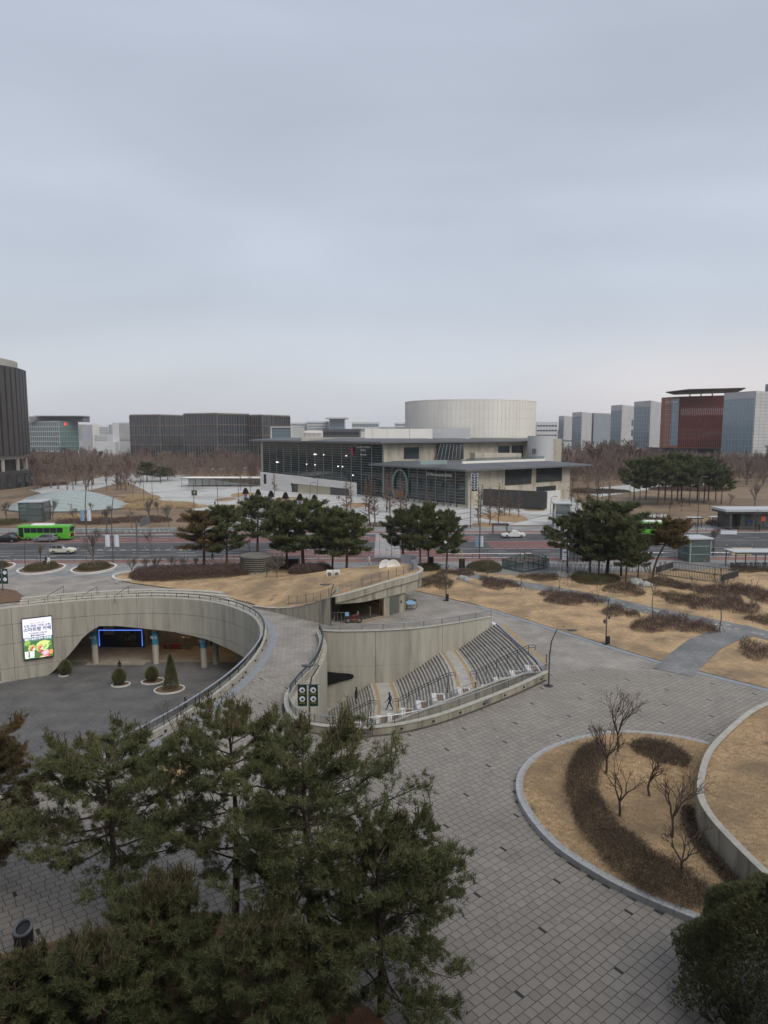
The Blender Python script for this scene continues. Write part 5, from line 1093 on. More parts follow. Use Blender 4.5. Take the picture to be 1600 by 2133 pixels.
# red terracotta office
r_, p, zt = block('office_building', 'red terracotta finned office with dark overhanging roof', (1376, 1414, 1508), (468, 455, 440), 826, 12, 'terracotta_dark')
zg = 12; k = MB(); k.strip([p[0], p[1]], zg, zt, 1.2); k.obj('front_frame', 'terracotta_frame', r_); glassfront(r_, (p[0][0]+.2, p[0][1]-.7), (p[1][0]-.2, p[1][1]-.7), zg+.6, zt, 9, 14, 'glass_painted_sky', .1, .04)
H = zt-zg; v_ = Vector((p[2][0]-p[1][0], p[2][1]-p[1][1])); n_ = Vector((v_.y, -v_.x)).normalized(); aa = math.atan2(v_.y, v_.x)
mat('louver_light', (.85, .84, .82), .5)
for j in range(24):
    q = lerp2(p[1], p[2], (j+.5)/24); k = MB(); k.box(q[0]+n_.x*.5, q[1]+n_.y*.5, zg+.3, .55, 1.1, H-.6, aa); k.obj('fin', 'terracotta', r_)
    for z0f, z1f, m_ in ((.02, .17, 'glass_dark'), (.19, .33, 'glass_dark'), (.36, .60, 'terracotta_dark'), (.64, .77, 'louver_light'), (.80, .97, 'terracotta_dark')):
        if j < 23: q3 = lerp2(p[1], p[2], (j+1)/24); k = MB(); k.box(q3[0]+n_.x*.2, q3[1]+n_.y*.2, zg+H*z0f, 1.0, .25, H*(z1f-z0f), aa); k.obj('pane', m_, r_)
for f in (.0, .18, .345, .62, .785, .985): k = MB(); k.strip([(p[1][0]+n_.x*.6, p[1][1]+n_.y*.6), (p[2][0]+n_.x*.6, p[2][1]+n_.y*.6)], zg+H*f, zg+H*f+.45, .5); k.obj('band', 'terracotta_frame', r_)
zr = ZA(816, 450); k = MB(); pp = [D(1383, 905, 452)[:2], D(1430, 905, 440)[:2], D(1548, 905, 436)[:2], D(1530, 905, 480)[:2], D(1400, 905, 485)[:2]]; k.prism(pp, [zr-.5, zr+.6, zr+1.2, zr+1.2, zr], [zr+.1, zr+1.1, zr+1.7, zr+1.7, zr+.6]); mat('roof_brown', (.06, .045, .04), .6); k.obj('roof', 'roof_brown', r_)
for f in (.3, .55, .8): q = lerp2(p[1], p[2], f); k = MB(); k.box(q[0], q[1]+6, zt, .6, .6, zr-zt+.6); k.obj('roof_post', 'alum', r_)
boxb(r_, [(p[0][0]+2, p[0][1]+3), (p[1][0], p[1][1]+3), (p[2][0], p[2][1]+3), (p[2][0], p[2][1]+25), (p[0][0], p[0][1]+25)], 4, 12, 'glass_dark', 'lower_floors'); lbl(r_, 'LG Chem', 2.4, (p[1][0]-6, p[1][1]-1.2+.3, zt-3.5), math.atan2(p[1][1]-p[0][1], p[1][0]-p[0][0]))
for f in (.1, .5, .9): q = lerp2(p[1], p[2], f); k = MB(); k.box(q[0], q[1]+5, 0, 1.6, 1.6, 4.1); k.obj('piloti', 'plain_white', r_)
# nearest grey office
r_, p, zt = block('office_building', 'nearest grey panel office with tall gridded glass front at right', (1504, 1570, 1680), (396, 376, 410), 814, 8.5, 'panel_grey')
glassfront(r_, p[0], p[1], 9.5, zt, 14, 12, 'glass_painted_sky', .03, .11); panels(r_, p[1], p[2], 8.5, zt, 20)
for j in range(1, 6): q = lerp2(p[1], p[2], j*.09); k = MB(); k.box(q[0]-.02, q[1]-.02, 8.6, .1, .1, zt-8.7); k.obj('cladding_joint', 'panel_joint', r_)
for f in (.15, .55, .95): q = lerp2(p[0], p[1], f); k = MB(); k.box(q[0]+.8, q[1]+1.5, 0, 1.6, 1.6, 8.5); k.obj('piloti', 'plain_white', r_)
boxb(r_, [(p[1][0]+4, p[1][1]+8), (p[2][0], p[2][1]+4), (p[2][0], p[2][1]+20), (p[0][0]+8, p[0][1]+25)], 0, 8.5, 'glass_dark', 'ground_floor'); k = MB(); q = lerp2(p[1], p[2], .55); k.box(q[0], q[1]+14, zt, 6, 6, 6); k.obj('stair_head', 'panel_joint', r_)
# ---------------------------------------------------------------- the building the view is taken from, just behind the camera (keeps the sky off the near paving)
own = thing('glass_office', 'office facade directly behind the viewpoint', 'building', (0, -4, 0)); k = MB(); k.box(0, -10, -.2, 150, 12, 44); k.obj('wall', 'panel_grey', own); facade(own, (74, -4), (-74, -4), 3, 43, 30, 9, 'glass_dark', 'alum', .15, .3, .25)
# ================================================================== pavilion with turf roof
FE = [(535, 1261, 1262, 1263, 81.9), (575, 1264, 1265, 1276, 79.0), (610, 1260, 1262, 1287, 76.8), (650, 1253, 1255, 1296, 74.8)]
edge = [(-15.9, 81.6, .15), (-13.0, 79.4, .45), (-10.2, 77.2, 1.15), (-8.0, 75.4, 2.1), (-6.0, 74.0, 3.05), (-4.2, 74.3, 3.4), (-2.3, 75.0, 3.8), (.3, 77.3, 4.1), (2.6, 79.6, 4.2), (4.1, 81.6, 4.25), (4.7, 84.0, 4.25), (4.0, 86.6, 4.2), (2.2, 88.6, 4.1)]
EDG = smoothpath(edge, .5)
pav = thing('station_pavilion', 'concrete station entrance under a sloping turf roof', 'pavilion', (-2, 80, 0))
lo = [p for p in EDG if p[0] < -5.9 and p[1] < 82]; hi = [p for p in EDG if not (p[0] < -5.9 and p[1] < 82)]
k = MB(); k.strip([p[:2] for p in lo], -.1, [p[2] for p in lo], .35); k.obj('side_wall', 'concrete_dirty', pav)
k = MB(); k.strip([p[:2] for p in hi], [p[2]-.72 for p in hi], [p[2] for p in hi], .4); k.obj('roof_edge', 'concrete_dirty', pav)
k = MB(); k.strip([p[:2] for p in EDG], [p[2] for p in EDG], [p[2]+.05 for p in EDG], .46); k.obj('coping', 'coping', pav)
soff = [p[:2] for p in hi]+[(-3, 90), (-6, 84)]; k = MB(); k.prism(soff, 2.3, [min(p[2]-.3, 3.4) for p in hi]+[3.0, 2.6]); k.obj('soffit', 'concrete_dirty', pav)
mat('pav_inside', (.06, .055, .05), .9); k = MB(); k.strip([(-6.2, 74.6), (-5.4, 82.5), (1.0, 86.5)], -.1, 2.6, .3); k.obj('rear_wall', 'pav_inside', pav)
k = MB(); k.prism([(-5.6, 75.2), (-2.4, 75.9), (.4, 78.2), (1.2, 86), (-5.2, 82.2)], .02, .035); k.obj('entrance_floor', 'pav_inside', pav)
p0, p1 = G(803, 1284), G(841, 1273); k = MB(); k.strip([p0, p1], -.1, 3.5, .5, side=1); k.strip([p0, (p0[0]-.6, p0[1]+6)], -.1, 3.4, .4); k.strip([p1, (p1[0]+.2, p1[1]+6)], -.1, 3.5, .4); k.obj('pier', 'concrete_dirty', pav)
k = MB(); v = lerp2(p0, p1, .5); k.strip([lerp2(p0, p1, .22), lerp2(p0, p1, .72)], .05, 2.3, .06, side=-1); mat('lift_door', (.18, .175, .165), .4, metal=.6); k.obj('lift_door', 'lift_door', pav)
k = MB(); q = lerp2(p0, p1, .86); k.box(q[0], q[1]-.06, 1.1, .14, .05, .3, R(20)); k.obj('call_panel', 'dark_metal', pav)
k = MB(); k.strip([(-3.6, 74.9), (-2.3, 75.1), (.2, 77.4)], .03, .045, .4); k.obj('tactile_strip', 'tactile', pav)
k = MB()
for xx in (-5.6, -5.2, -4.8, -4.4): k.box(xx, 74.9, 0, .04, .04, 1.1)
k.bar((-5.7, 74.9, 1.1), (-4.2, 74.9, 1.1), .05); k.bar((-5.7, 74.9, .08), (-4.2, 74.9, .08), .05); k.obj('gate', 'steel', pav)
for xx, yy in ((-1.6, 77.2), (-.5, 78.2), (.5, 79.3)):
    k = MB(); k.tube([(xx, yy, 0), (xx, yy, 1.15), (xx-.8, yy+2.5, .9)], .04, 6); k.obj('handrail', 'steel', pav)
mat('warm_bulb', (1, .85, .6), .5, emit=(1, .75, .4), es=9)
for xx, yy, zz in ((.8, 78.9, 2.9), (-3.0, 80.5, 2.0), (-4.2, 79, 1.9), (-1.2, 82, 2.1), (-2.4, 83, 2.2)):
    k = MB(); k.cyl(xx, yy, zz, zz+.08, .06, n=8); k.obj('lamp', 'warm_bulb', pav)
L = bpy.data.lights.new('pavilion_light', 'POINT'); L.energy = 20; L.color = (1, .7, .4); L.shadow_soft_size = .1; o = bpy.data.objects.new('pavilion_light', L); COL.objects.link(o); o.parent = pav; o.matrix_parent_inverse = inv(pav); o.location = (-.6, 80.5, 2.1)
# turf mound: rises from the paving to the pavilion edge
LB = [G(u, v) for u, v in ((532, 1261), (475, 1246), (425, 1234), (350, 1226), (285, 1217), (250, 1211), (236, 1205), (250, 1197), (290, 1192), (360, 1190), (430, 1186), (550, 1186), (640, 1184), (700, 1190), (760, 1191))]
TB = [p[:2] for p in EDG]+[(-1, 93.5)]+LB[::-1]
ctl = [(p[0], p[1], p[2]) for p in EDG[::3]]+[(p[0], p[1], .12) for p in LB]+[(-9.5, 84, 2.0), (-3, 84, 3.7), (-18, 92, .8), (-25, 94, .5), (-5, 90, 2.6), (1, 84, 4.3)]
def turfz(x, y):
    sw = sz = 0
    for cx, cy, cz in ctl:
        w = 1/((x-cx)**2+(y-cy)**2+.15)**1.5; sw += w; sz += w*cz
    return sz/sw
struct(mound('turf_mound', TB, 'dry_lawn', turfz, 1.0))
KB = smoothpath([G(u, v) for u, v in ((274, 1211), (245, 1210), (235, 1203), (250, 1196), (290, 1192), (360, 1190), (430, 1187), (545, 1188))], 1.0); kt = thing('lawn_kerb', 'pale kerb round the left end of the turf mound', 'kerb', (KB[0][0], KB[0][1], 0)); LK = arclen(KB); n = int(LK[-1]/1.6)
for i in range(n):
    k = MB(); k.strip([along(KB, LK[-1]*(i+f)/n, LK)[0] for f in (.01, .5, .99)], -.02, .28, .4); k.obj('kerb_stone', 'white_stone', kt)
def spoly(pts, z=0, st=1.0): return smoothpath([G(u, v, z) for u, v in pts], st, closed=True)
shrub('long brown hedge along the back of the turf mound', spoly(((280, 1211), (275, 1200), (330, 1192), (430, 1190), (520, 1190), (535, 1196), (520, 1206), (430, 1212), (340, 1214))), turfz, 1.35, 300, 'hedge_red', 81, 'hedge', 'hedge', ln=.5, w=.02)
shrub('brown hedge beside the air units on the turf mound', spoly(((604, 1210), (612, 1196), (650, 1188), (688, 1188), (690, 1200), (650, 1214))), turfz, 1.3, 300, 'hedge_red', 82, 'hedge', 'hedge', ln=.5, w=.02)
# skylights, satellite dishes in their ring, air units, fence on the turf
glass('skylight_glass', (.20, .27, .26), .15, .8)
for i, (u, v, w, lab) in enumerate(((672, 1223, 36, 'long oval skylight at the left of the turf roof'), (755, 1208, 36, 'round skylight at the middle of the turf roof'))):
    yy = (84.0, 86.0)[i]; x, y, z = D(u, v, yy); t = thing('skylight', lab, 'skylight', (x, y, z-.25)); k = MB(); k.cyl(0, 0, -.3, .2, 1.15, n=28); k.obj('kerb_ring', 'grey_metal', t, world=False); k = MB(); k.lathe([(1.1, .2), (.9, .3), (.3, .36)], n=28); k.obj('pane', 'skylight_glass', t, world=False)
    for ch in t.children: ch.rotation_euler = (0, R(-14), 0)
x, y, z = D(815, 1194, 86.2); t = thing('vent_ring', 'round concrete vent ring on the turf roof', 'vent', (x, y, z)); k = MB(); k.strip([(2.0*math.cos(a*R(15)), 2.0*math.sin(a*R(15))) for a in range(24)], -.6, .25, .35, closed=True); k.obj('ring', 'coping', t, world=False)
k = MB(); k.cyl(0, 0, -.3, -.05, 1.85, n=24); k.obj('grate', 'dark_metal', t, world=False)
for i, (u, yy) in enumerate(((803, 86.4), (819, 86.0))):
    x, y, z = D(u, 1185, yy); t = thing('satellite_dish', ['white satellite dish at left over the vent ring', 'white satellite dish at right over the vent ring'][i], 'satellite dish', (x, y, z-1.0)); k = MB(); k.cyl(0, 0, 0, 1.0, .04, n=8); k.obj('mast', 'grey_metal', t, world=False)
    k = MB(); k.lathe([(.02, -.16), (.45, -.10), (.95, .16), (.93, .18), (.45, -.06), (.02, -.12)], n=20); d = k.obj('dish', 'white_paint', t, world=False); d.location = (0, 0, 1.25); d.rotation_euler = (R(62), R(55), 0)
    k = MB(); k.tube([(0, 0, 1.0), (.55, .1, 1.2), (.75, .05, 1.45)], .02, 5); k.obj('feed_arm', 'grey_metal', t, world=False)
x, y, z = D(791, 1183, 86.8); k = MB(); k.cyl(0, 0, 0, 5.2, .035, .02, n=6); tag(k.obj('antenna_mast', 'steel'), 'thin white mast beside the satellite dishes', 'mast').location = (x, y, z-.3)
x, y, z = D(816, 1186, 88.2); k = MB(); k.cyl(0, 0, 0, 4.6, .05, .03, n=6); k.bar((0, 0, 4.6), (.5, 0, 4.6), .08); k.bar((-.8, 0, 2.9), (1.3, 0, 3.1), .05); tag(k.obj('antenna_mast', 'grey_metal'), 'grey mast with short arm behind the dishes', 'mast').location = (x, y, z-.3)
for i, u in enumerate((687, 702)):
    x, y, z = D(u, 1211, 88.5); t = thing('air_unit', ['white air conditioning unit at left on the turf roof', 'white air conditioning unit at right on the turf roof'][i], 'air conditioner', (x, y, z)); k = MB(); k.box(0, 0, 0, .8, .5, 1.5); k.obj('case', 'white_paint', t, world=False); k = MB(); [k.cyl(0, 0, .0, .03, .28, n=14) for _ in (0,)]; f = k.obj('fan', 'grey_metal', t, world=False); f.rotation_euler = (R(90), 0, 0); f.location = (0, -.26, 1.0)
fence_p = smoothpath([(-11.5, 80.2), (-9, 78.6), (-7, 76.6), (-5.2, 75.4), (-2.4, 76.2), (0, 78.4), (2.0, 80.4), (3.4, 82.6), (3.8, 84.6)], .5)
t = railing('thin grey wire fence along the turf roof edge', fence_p, lambda p: turfz(p[0], p[1])-.05, 1.05, 1.4, .14, 'fence', m='grey_metal', rr=.014); t['category'] = 'fence'
mat('screen_metal', (.27, .30, .34), .5, metal=.4); pp = smoothpath([(2.2, 88.4), (3.6, 87.6), (4.2, 86), (4.1, 84.4), (3.4, 83.4)], .3); k = MB(); k.strip(pp, [turfz(*p) for p in pp], [turfz(*p)+1.25 for p in pp], .05); tag(k.obj('curved_screen', 'screen_metal'), 'curved grey metal screen at the tip of the turf roof', 'screen wall')
# louvred stone drum behind the hedge
mat('vent_stone', (.19, .18, .15), .9, (.13, .125, .105), 1.5); cx_ = (529-CX)/FPX*100; t = thing('vent_drum', 'low round louvred concrete vent drum among the pines', 'vent', (cx_, 100.5, .1)); k = MB(); k.cyl(0, 0, 0, .7, 2.45, n=32); k.obj('base', 'concrete_dirty', t, world=False)
for j in range(7): k = MB(); k.cyl(0, 0, .7+j*.30, .84+j*.30, 2.4, n=32); k.obj('louver', 'vent_stone', t, world=False)
k = MB(); k.cyl(0, 0, .7, 2.8, 2.25, n=32); k.obj('core', 'dark_metal', t, world=False); k = MB(); k.cyl(0, 0, 2.8, 3.05, 2.5, n=32); k.obj('cap', 'vent_stone', t, world=False)
x, y = G(594, 1184); k = MB(); k.box(0, 0, 0, 4.4, 2.2, 1.5); k.box(0, 0, 1.5, 4.7, 2.4, .12); tag(k.obj('plant_block', 'fin_dark'), 'low dark block right of the vent drum', 'plant room').location = (x, y, .1)
# ================================================================== park lawn at mid right with paths
LP = LAWN_E+[(60, 56)]+[(70, 100), (60, 107)]+[G(u, v) for u, v in ((1400, 1190), (1140, 1196), (1040, 1196), (960, 1188), (880, 1180), (850, 1195), (858, 1215))]
def lawnz(x, y): return .06+.5*min(1, dpoly(x, y, LP)/7)*(.6+.4*math.sin(x*.25)*math.cos(y*.2))
struct(mound('park_lawn', LP, 'dry_lawn', lawnz, 1.4))
def pathstrip(name, pts, w, m, dz=.03):
    P = smoothpath([G(u, v, .4) for u, v in pts], 1.0); k = MB(); V = []
    for i, p in enumerate(P):
        a = P[max(0, i-1)]; c = P[min(len(P)-1, i+1)]; d = Vector((c[0]-a[0], c[1]-a[1])).normalized()
        for s in np.linspace(-w/2, w/2, 5): x, y = p[0]-d.y*s, p[1]+d.x*s; V.append((x, y, lawnz(x, y)+dz if inpoly(x, y, LP) else .03+dz*.2))
    k.add(V, [(i*5+j, i*5+j+5, i*5+j+6, i*5+j+1) for i in range(len(P)-1) for j in range(4)]); return struct(k.obj(name, m, smooth=True))
pathstrip('park_path', ((955, 1190), (1000, 1200), (1100, 1216), (1200, 1237), (1300, 1256), (1400, 1278), (1500, 1300), (1640, 1332)), 3.2, 'path_tiles')
pathstrip('park_path', ((1400, 1392), (1440, 1362), (1480, 1338), (1530, 1318), (1580, 1310)), 3.4, 'path_tiles', .045)
mat('pale_slab', (.50, .48, .42), .8); k = MB(); rr = random.Random(3)
for i in range(46):
    u = rr.uniform(1000, 1590); v = interp(u, [955, 1000, 1100, 1200, 1300, 1400, 1500, 1640], [1190, 1200, 1216, 1237, 1256, 1278, 1300, 1332])+rr.uniform(-4, 5); x, y = G(u, v, .5); k.box(x, y, lawnz(x, y)+.07, .35, .22, .015, R(-30))
o = struct(k.obj('path_insert_slab', 'pale_slab'))
HD = [(1186, 1248, 122, 26, 'hedge_red', 'sprawling reddish shrub left of the middle lamp post in the park lawn'), (1290, 1274, 70, 20, 'hedge', 'brown shrub just right of the middle lamp post'), (1400, 1303, 165, 34, 'hedge_red', 'largest reddish brown shrub on the park lawn'), (1512, 1264, 120, 30, 'hedge_red', 'dark domed shrub right of the park path'), (1418, 1248, 86, 22, 'hedge', 'brown shrub left of the dark domed one beyond the path'), (1301, 1230, 76, 20, 'hedge', 'small brown shrub below the green hedge'), (1128, 1201, 80, 14, 'hedge', 'low brown shrub beside the glass stair rail'), (1490, 1230, 130, 22, 'hedge_red', 'reddish hedge in front of the slatted rail box'), (1574, 1240, 70, 44, 'hedge_red', 'reddish shrub right of the slatted rail box'), (1582, 1362, 76, 34, 'hedge_red', 'reddish shrub at the right edge beside the branching path'), (1590, 1294, 56, 16, 'hedge', 'small shrub at the right edge beyond the park path'), (908, 1212, 72, 24, 'hedge', 'brown shrub left of the lamp post behind the pavilion'), (1036, 1215, 72, 22, 'hedge_red', 'rounded brown shrub between lamp post and park path'), (955, 1192, 70, 14, 'hedge_red', 'low reddish shrub by the start of the park path'), (1560, 1185, 80, 16, 'hedge', 'brown shrub before the bicycle shelter'), (1380, 1215, 110, 18, 'hedge', 'low shrub at the left corner of the slatted rail box')]
for i, (u, v, w, h, m, lab) in enumerate(HD): shrub(lab, ell(u, v, w, h, .4, n=36, wob=.24, seed=i), (lambda x, y: lawnz(x, y)), (.5 if h < 20 else .65) if h < 30 else .85, 130, m, 100+i, ln=.62, w=.015, wob=1.2, up=.9, group='shrubs on the park lawn')
shrub('curled clipped green hedge under the right-hand pines', spoly(((1190, 1202), (1205, 1197), (1225, 1200), (1240, 1206), (1262, 1206), (1288, 1207), (1288, 1215), (1250, 1221), (1205, 1216)), .4), lawnz, .9, 420, 'hedge_green', 130, 'hedge', 'hedge', ln=.28, w=.02)
shrub('clipped green hedge by the start of the park path', spoly(((970, 1180), (1000, 1173), (1040, 1178), (1040, 1188), (1000, 1188)), .4), lawnz, .85, 420, 'hedge_green', 131, 'hedge', 'hedge', ln=.28, w=.02)
shrub('dark green hedge under the pine pair behind the pavilion', spoly(((862, 1183), (885, 1178), (915, 1179), (912, 1188), (880, 1190)), .2), lawnz, .8, 420, 'hedge_green', 132, 'hedge', 'hedge', ln=.28, w=.02)
# rocks
mat('rock', (.36, .36, .35), .9, (.24, .24, .235), 2, .6, 8)
def rock(label, u, v, s, seed):
    x, y = G(u, v, .5); rd = random.Random(seed); k = MB(); n = 9; k.lathe([(.5*s, -.2), (.62*s, .1*s), (.5*s, .32*s), (.22*s, .45*s)], n=n)
    k.v = [(a*(1+rd.uniform(-.25, .25)), b_*(1+rd.uniform(-.25, .25)), c*(1+rd.uniform(-.2, .2))) for a, b_, c in k.v]; o = tag(k.obj('rock', 'rock'), label, 'rock', 'rocks on the park lawn'); o.location = (x, y, lawnz(x, y)); o.rotation_euler = (0, 0, seed)
rock('pale rock left of its twin behind the lamp post', 963, 1206, 1.3, 1); rock('small pale rock right of its twin behind the lamp post', 973, 1209, .9, 2); rock('pointed grey rock before the right-hand pines', 1326, 1217, 1.7, 3); rock('low grey rock beside the pointed one', 1345, 1220, 1.5, 4); rock('pale rock beside the glass stair rail', 1168, 1196, 1.6, 5)
# ================================================================== pines in the middle distance
MK = dict(ln=.5, nw=.045, k=8, bark='bark_red', m='needle_mid')
PV = [pine(200+i, 9, 3.4, cb=.34, nbr=36, nsub=8, ntuft=9, flat=.5, trunk_r=.2, gap=.05, **MK) for i in range(3)]+[pine(210+i, 9, 4.2, cb=.5, nbr=30, nsub=9, ntuft=9, flat=.8, trunk_r=.2, shape=1.05, **MK) for i in range(2)]
PVb = pine(220, 9, 3.4, cb=.36, nbr=34, nsub=8, ntuft=9, flat=.5, trunk_r=.2, ln=.5, nw=.045, k=8, bark='bark_red', m='needle_brown')
def midpine(label, u, v, vtop, wpx, var, rz, zb=None, group='pines in the middle distance', lean=None):
    zb = zb if zb is not None else .2; x, y = G(u, v, zb); zt = ZA(vtop, y); h = zt-zb; me = PVb if var == 'b' else PV[var]; r0 = 3.4 if var in (0, 1, 2, 'b') else 4.2; s = h/9; sr = (wpx/2*math.hypot(y, 12)/FPX)/r0*1.12
    return plant_tree('pine_tree', label, 'tree', (x, y, zb), me, rz, (sr, sr, s), group)
for a in ((427, 1189, 1075, 92, 'b', .3, 'leftmost pine on the turf mound, browned and staked'), (473, 1188, 1065, 76, 0, 1.2, 'staked pine second from the left on the turf mound'), (538, 1156, 1043, 84, 1, 2.0, 'tallest pine beyond the vent drum'), (597, 1187, 1056, 80, 2, 3.1, 'pine just behind the widest pine of the turf mound'), (632, 1190, 1057, 116, 0, 4.0, 'widest pine of the turf mound'), (693, 1196, 1070, 74, 2, 5.2, 'pine left of the air units on the turf mound'), (722, 1201, 1074, 92, 1, .9, 'pine right of the air units on the turf mound'), (839, 1171, 1070, 76, 2, 2.4, 'dark pine behind the satellite dishes'), (876, 1188, 1062, 66, 0, 3.6, 'left pine of the pair behind the pavilion tip'), (892, 1184, 1064, 56, 1, 4.4, 'right pine of the pair behind the pavilion tip'), (931, 1190, 1075, 64, 2, 5.6, 'rightmost pine behind the pavilion tip')):
    midpine(a[6], *a[:6])
for a in ((1181, 1193, 1090, 80, 3, .2, 'leftmost flat-topped pine before the bus shelter'), (1229, 1196, 1102, 66, 2, 1.5, 'short pine second from left before the bus shelter'), (1248, 1205, 1098, 60, 0, 2.2, 'pine in front of the parked bicycle row'), (1264, 1199, 1062, 138, 4, 3.0, 'broadest flat-topped pine over the bicycle row'), (1293, 1199, 1095, 70, 1, 4.1, 'pine right of the broadest flat-topped one'), (1304, 1214, 1110, 56, 2, 5.0, 'nearest pine of the right-hand group'), (1328, 1207, 1120, 50, 0, 5.7, 'rightmost upright pine of the right-hand group')):
    midpine(a[6], *a[:6], zb=.5)
# the leaning one
x, y = G(1361, 1205, .5); ms_ = pine(231, 7.6, 2.6, cb=.62, nbr=26, nsub=8, ntuft=9, flat=.6, trunk_r=.17, lean=(3.0, 0), ln=.5, nw=.045, k=8, bark='bark', m='needle_brown'); plant_tree('pine_tree', 'leaning pine bending right over the slatted rail box', 'tree', (x, y, .5), ms_, 0, 1.0, 'pines in the middle distance')
for i, (u, v, vt, w) in enumerate(((1320, 1049, 968, 50), (1332, 1051, 985, 40), (1371, 1052, 965, 60), (1386, 1044, 958, 60), (1398, 1050, 972, 50), (1410, 1043, 955, 56), (1420, 1040, 962, 60), (1437, 1053, 975, 50), (1452, 1042, 962, 56), (1466, 1048, 972, 50), (1476, 1043, 968, 50), (1491, 1045, 982, 46), (1502, 1050, 985, 44), (1345, 1040, 976, 50))):
    midpine('flat-topped pine in the far grove beyond the road', u, v, vt, w, 3+i % 2, i*1.7, .1, 'far grove of flat-topped pines')
for i, (u, v, vt, w, lab) in enumerate(((306, 1003, 966, 34, 'round dark evergreen in the park left of the hall'), (335, 1003, 975, 26, 'small pine beside the round dark evergreen'), (350, 1000, 977, 22, 'smallest pine right of the round dark evergreen'))): midpine(lab, u, v, vt, w, 0, i, .1, 'park evergreens')
# far evergreen belt in front of the dark blocks
for i in range(26):
    u = 275+i*12.5; midpine('dark pine in the belt before the far dark offices', u, 950+(i*7 % 5)*1.5, 925+(i*5 % 4)*2.5, 26, i % 5, i, .0, 'belt of pines before the far offices')
# stakes on the two left pines
for u, v, lab in ((427, 1189, 'wooden tripod stakes round the leftmost mound pine'), (473, 1188, 'wooden tripod stakes round the second mound pine')):
    x, y = G(u, v, .2); t = thing('tree_stakes', lab, 'stakes', (x, y, .1))
    for a in (0.3, 2.4, 4.5): k = MB(); k.tube([(1.2*math.cos(a), 1.2*math.sin(a), 0), (.1*math.cos(a), .1*math.sin(a), 1.9)], .04, 5); k.obj('stake', 'twig', t, world=False)
# ================================================================== bare trees
VZ = [bare(300+i, 5.5, 'vase', 'twig_grey', 6, .12, .36, .20, .017, (2, 3), .68, .26, .80) for i in range(3)]; VS = [bare(310+i, 3.0, 'vase', 'twig_grey', 4, .06, .5, .24, .020, (3, 4), .66, .25, .76) for i in range(2)]; CN = [bare(320+i, 13, 'cone', 'twig_red', 4, .22, minr=.05, trunk=.16) for i in range(3)]; SP = [bare(330+i, 4.6, 'vase', 'twig_grey', 4, .055, .32, .45, .018, (2, 3), .6, .5, .6) for i in range(2)]
FT = [bare(340+i, 9, 'vase', 'twig_far', 5, .17, .36, .22, .048, (2, 3), .62, .32, .76) for i in range(3)]+[bare(345+i, 11, 'cone', 'twig_far', 4, .17, minr=.05, trunk=.12) for i in range(2)]
HT = {}
def btree(label, u, v, vt, meshes, h0, i, group, zb=0.0, wid=1.0, name='bare_tree'):
    x, y = G(u, v, zb); mi_ = meshes[i % len(meshes)]; h0 = HT.setdefault(mi_[1].name, max(q.co.z for q in mi_[1].vertices)); s = (ZA(vt, y)-zb)/h0; return plant_tree(name, label, 'tree', (x, y, zb), meshes[i % len(meshes)], i*1.9, (s*wid, s*wid, s), group)
for i, (u, v, vt, lab) in enumerate(((86, 1181, 1122, 'bare street tree in the left ring planter'), (196, 1181, 1098, 'bare street tree in the right ring planter'), (111, 1087, 1036, 'bare tree in front of the glass dome centre'), (156, 1101, 1046, 'bare tree right of the green bus'), (224, 1111, 1050, 'bare tree before the right end of the glass dome'), (15, 1086, 1040, 'bare tree left of the dark glass lift tower'), (275, 1101, 1055, 'bare tree left of the gantry sign beyond the road'), (312, 1092, 1035, 'bare tree behind the gantry sign'), (352, 1098, 1045, 'bare tree left of the small bus shelter'), (315, 1151, 1095, 'bare tree on the near kerb beside the gantry post'), (1487, 1152, 1095, 'bare tree right of the glass lift'), (1575, 1105, 1060, 'bare tree behind the long bus stop'), (520, 1152, 1115, 'small bare tree left of the tallest mound pine'), (190, 1070, 1045, 'small bare tree on the dome slope'), (330, 1075, 1040, 'bare tree beyond the right end of the share bikes'))): btree(lab, u, v, vt, VZ, 5.5, i, 'bare street trees')
for i, (u, v, vt, lab) in enumerate(((275, 1198, 1160, 'small bare tree by the rounded kerb end'), (303, 1196, 1160, 'second small bare tree over the long hedge'), (326, 1194, 1158, 'third small bare tree over the long hedge'), (362, 1193, 1157, 'fourth small bare tree over the long hedge'), (383, 1190, 1160, 'small bare tree left of the staked mound pines'), (556, 1210, 1165, 'small bare tree before the vent drum'), (577, 1212, 1150, 'larger bare tree before the vent drum'), (410, 1188, 1160, 'thin bare tree behind the leftmost mound pine'))): btree(lab, u, v, vt, VS, 3.0, i, 'small bare trees on the turf mound', .3)
for i, (u, v, vt, lab) in enumerate(((1164, 1236, 1180, 'staked sapling left of the curled green hedge'), (1245, 1257, 1205, 'staked sapling left of the park path bend'), (1360, 1286, 1165, 'tall staked sapling on the lawn beside the path'), (1498, 1316, 1175, 'tall staked sapling nearest the branching path'), (1444, 1261, 1200, 'staked sapling before the domed shrub'), (1565, 1293, 1205, 'staked sapling at the right beyond the path'), (1015, 1204, 1160, 'sapling left of the rounded brown shrub'), (1086, 1226, 1140, 'tall sapling before the glass stair rail'), (1183, 1215, 1180, 'slim sapling left of the right-hand pines'))):
    x, y = G(u, v, .5); z = lawnz(x, y); btree(lab, u, v, vt, SP, 4.6, i, 'staked saplings on the park lawn', z)
    t = thing('tree_stakes', 'wooden tripod stakes of the '+lab.replace('staked ', ''), 'stakes', (x, y, z), group='sapling stakes')
    for a in (0.2, 2.3, 4.4): k = MB(); k.tube([(.75*math.cos(a), .75*math.sin(a), 0), (.05, 0, 1.1)], .025, 4); k.obj('stake', 'twig', t, world=False)
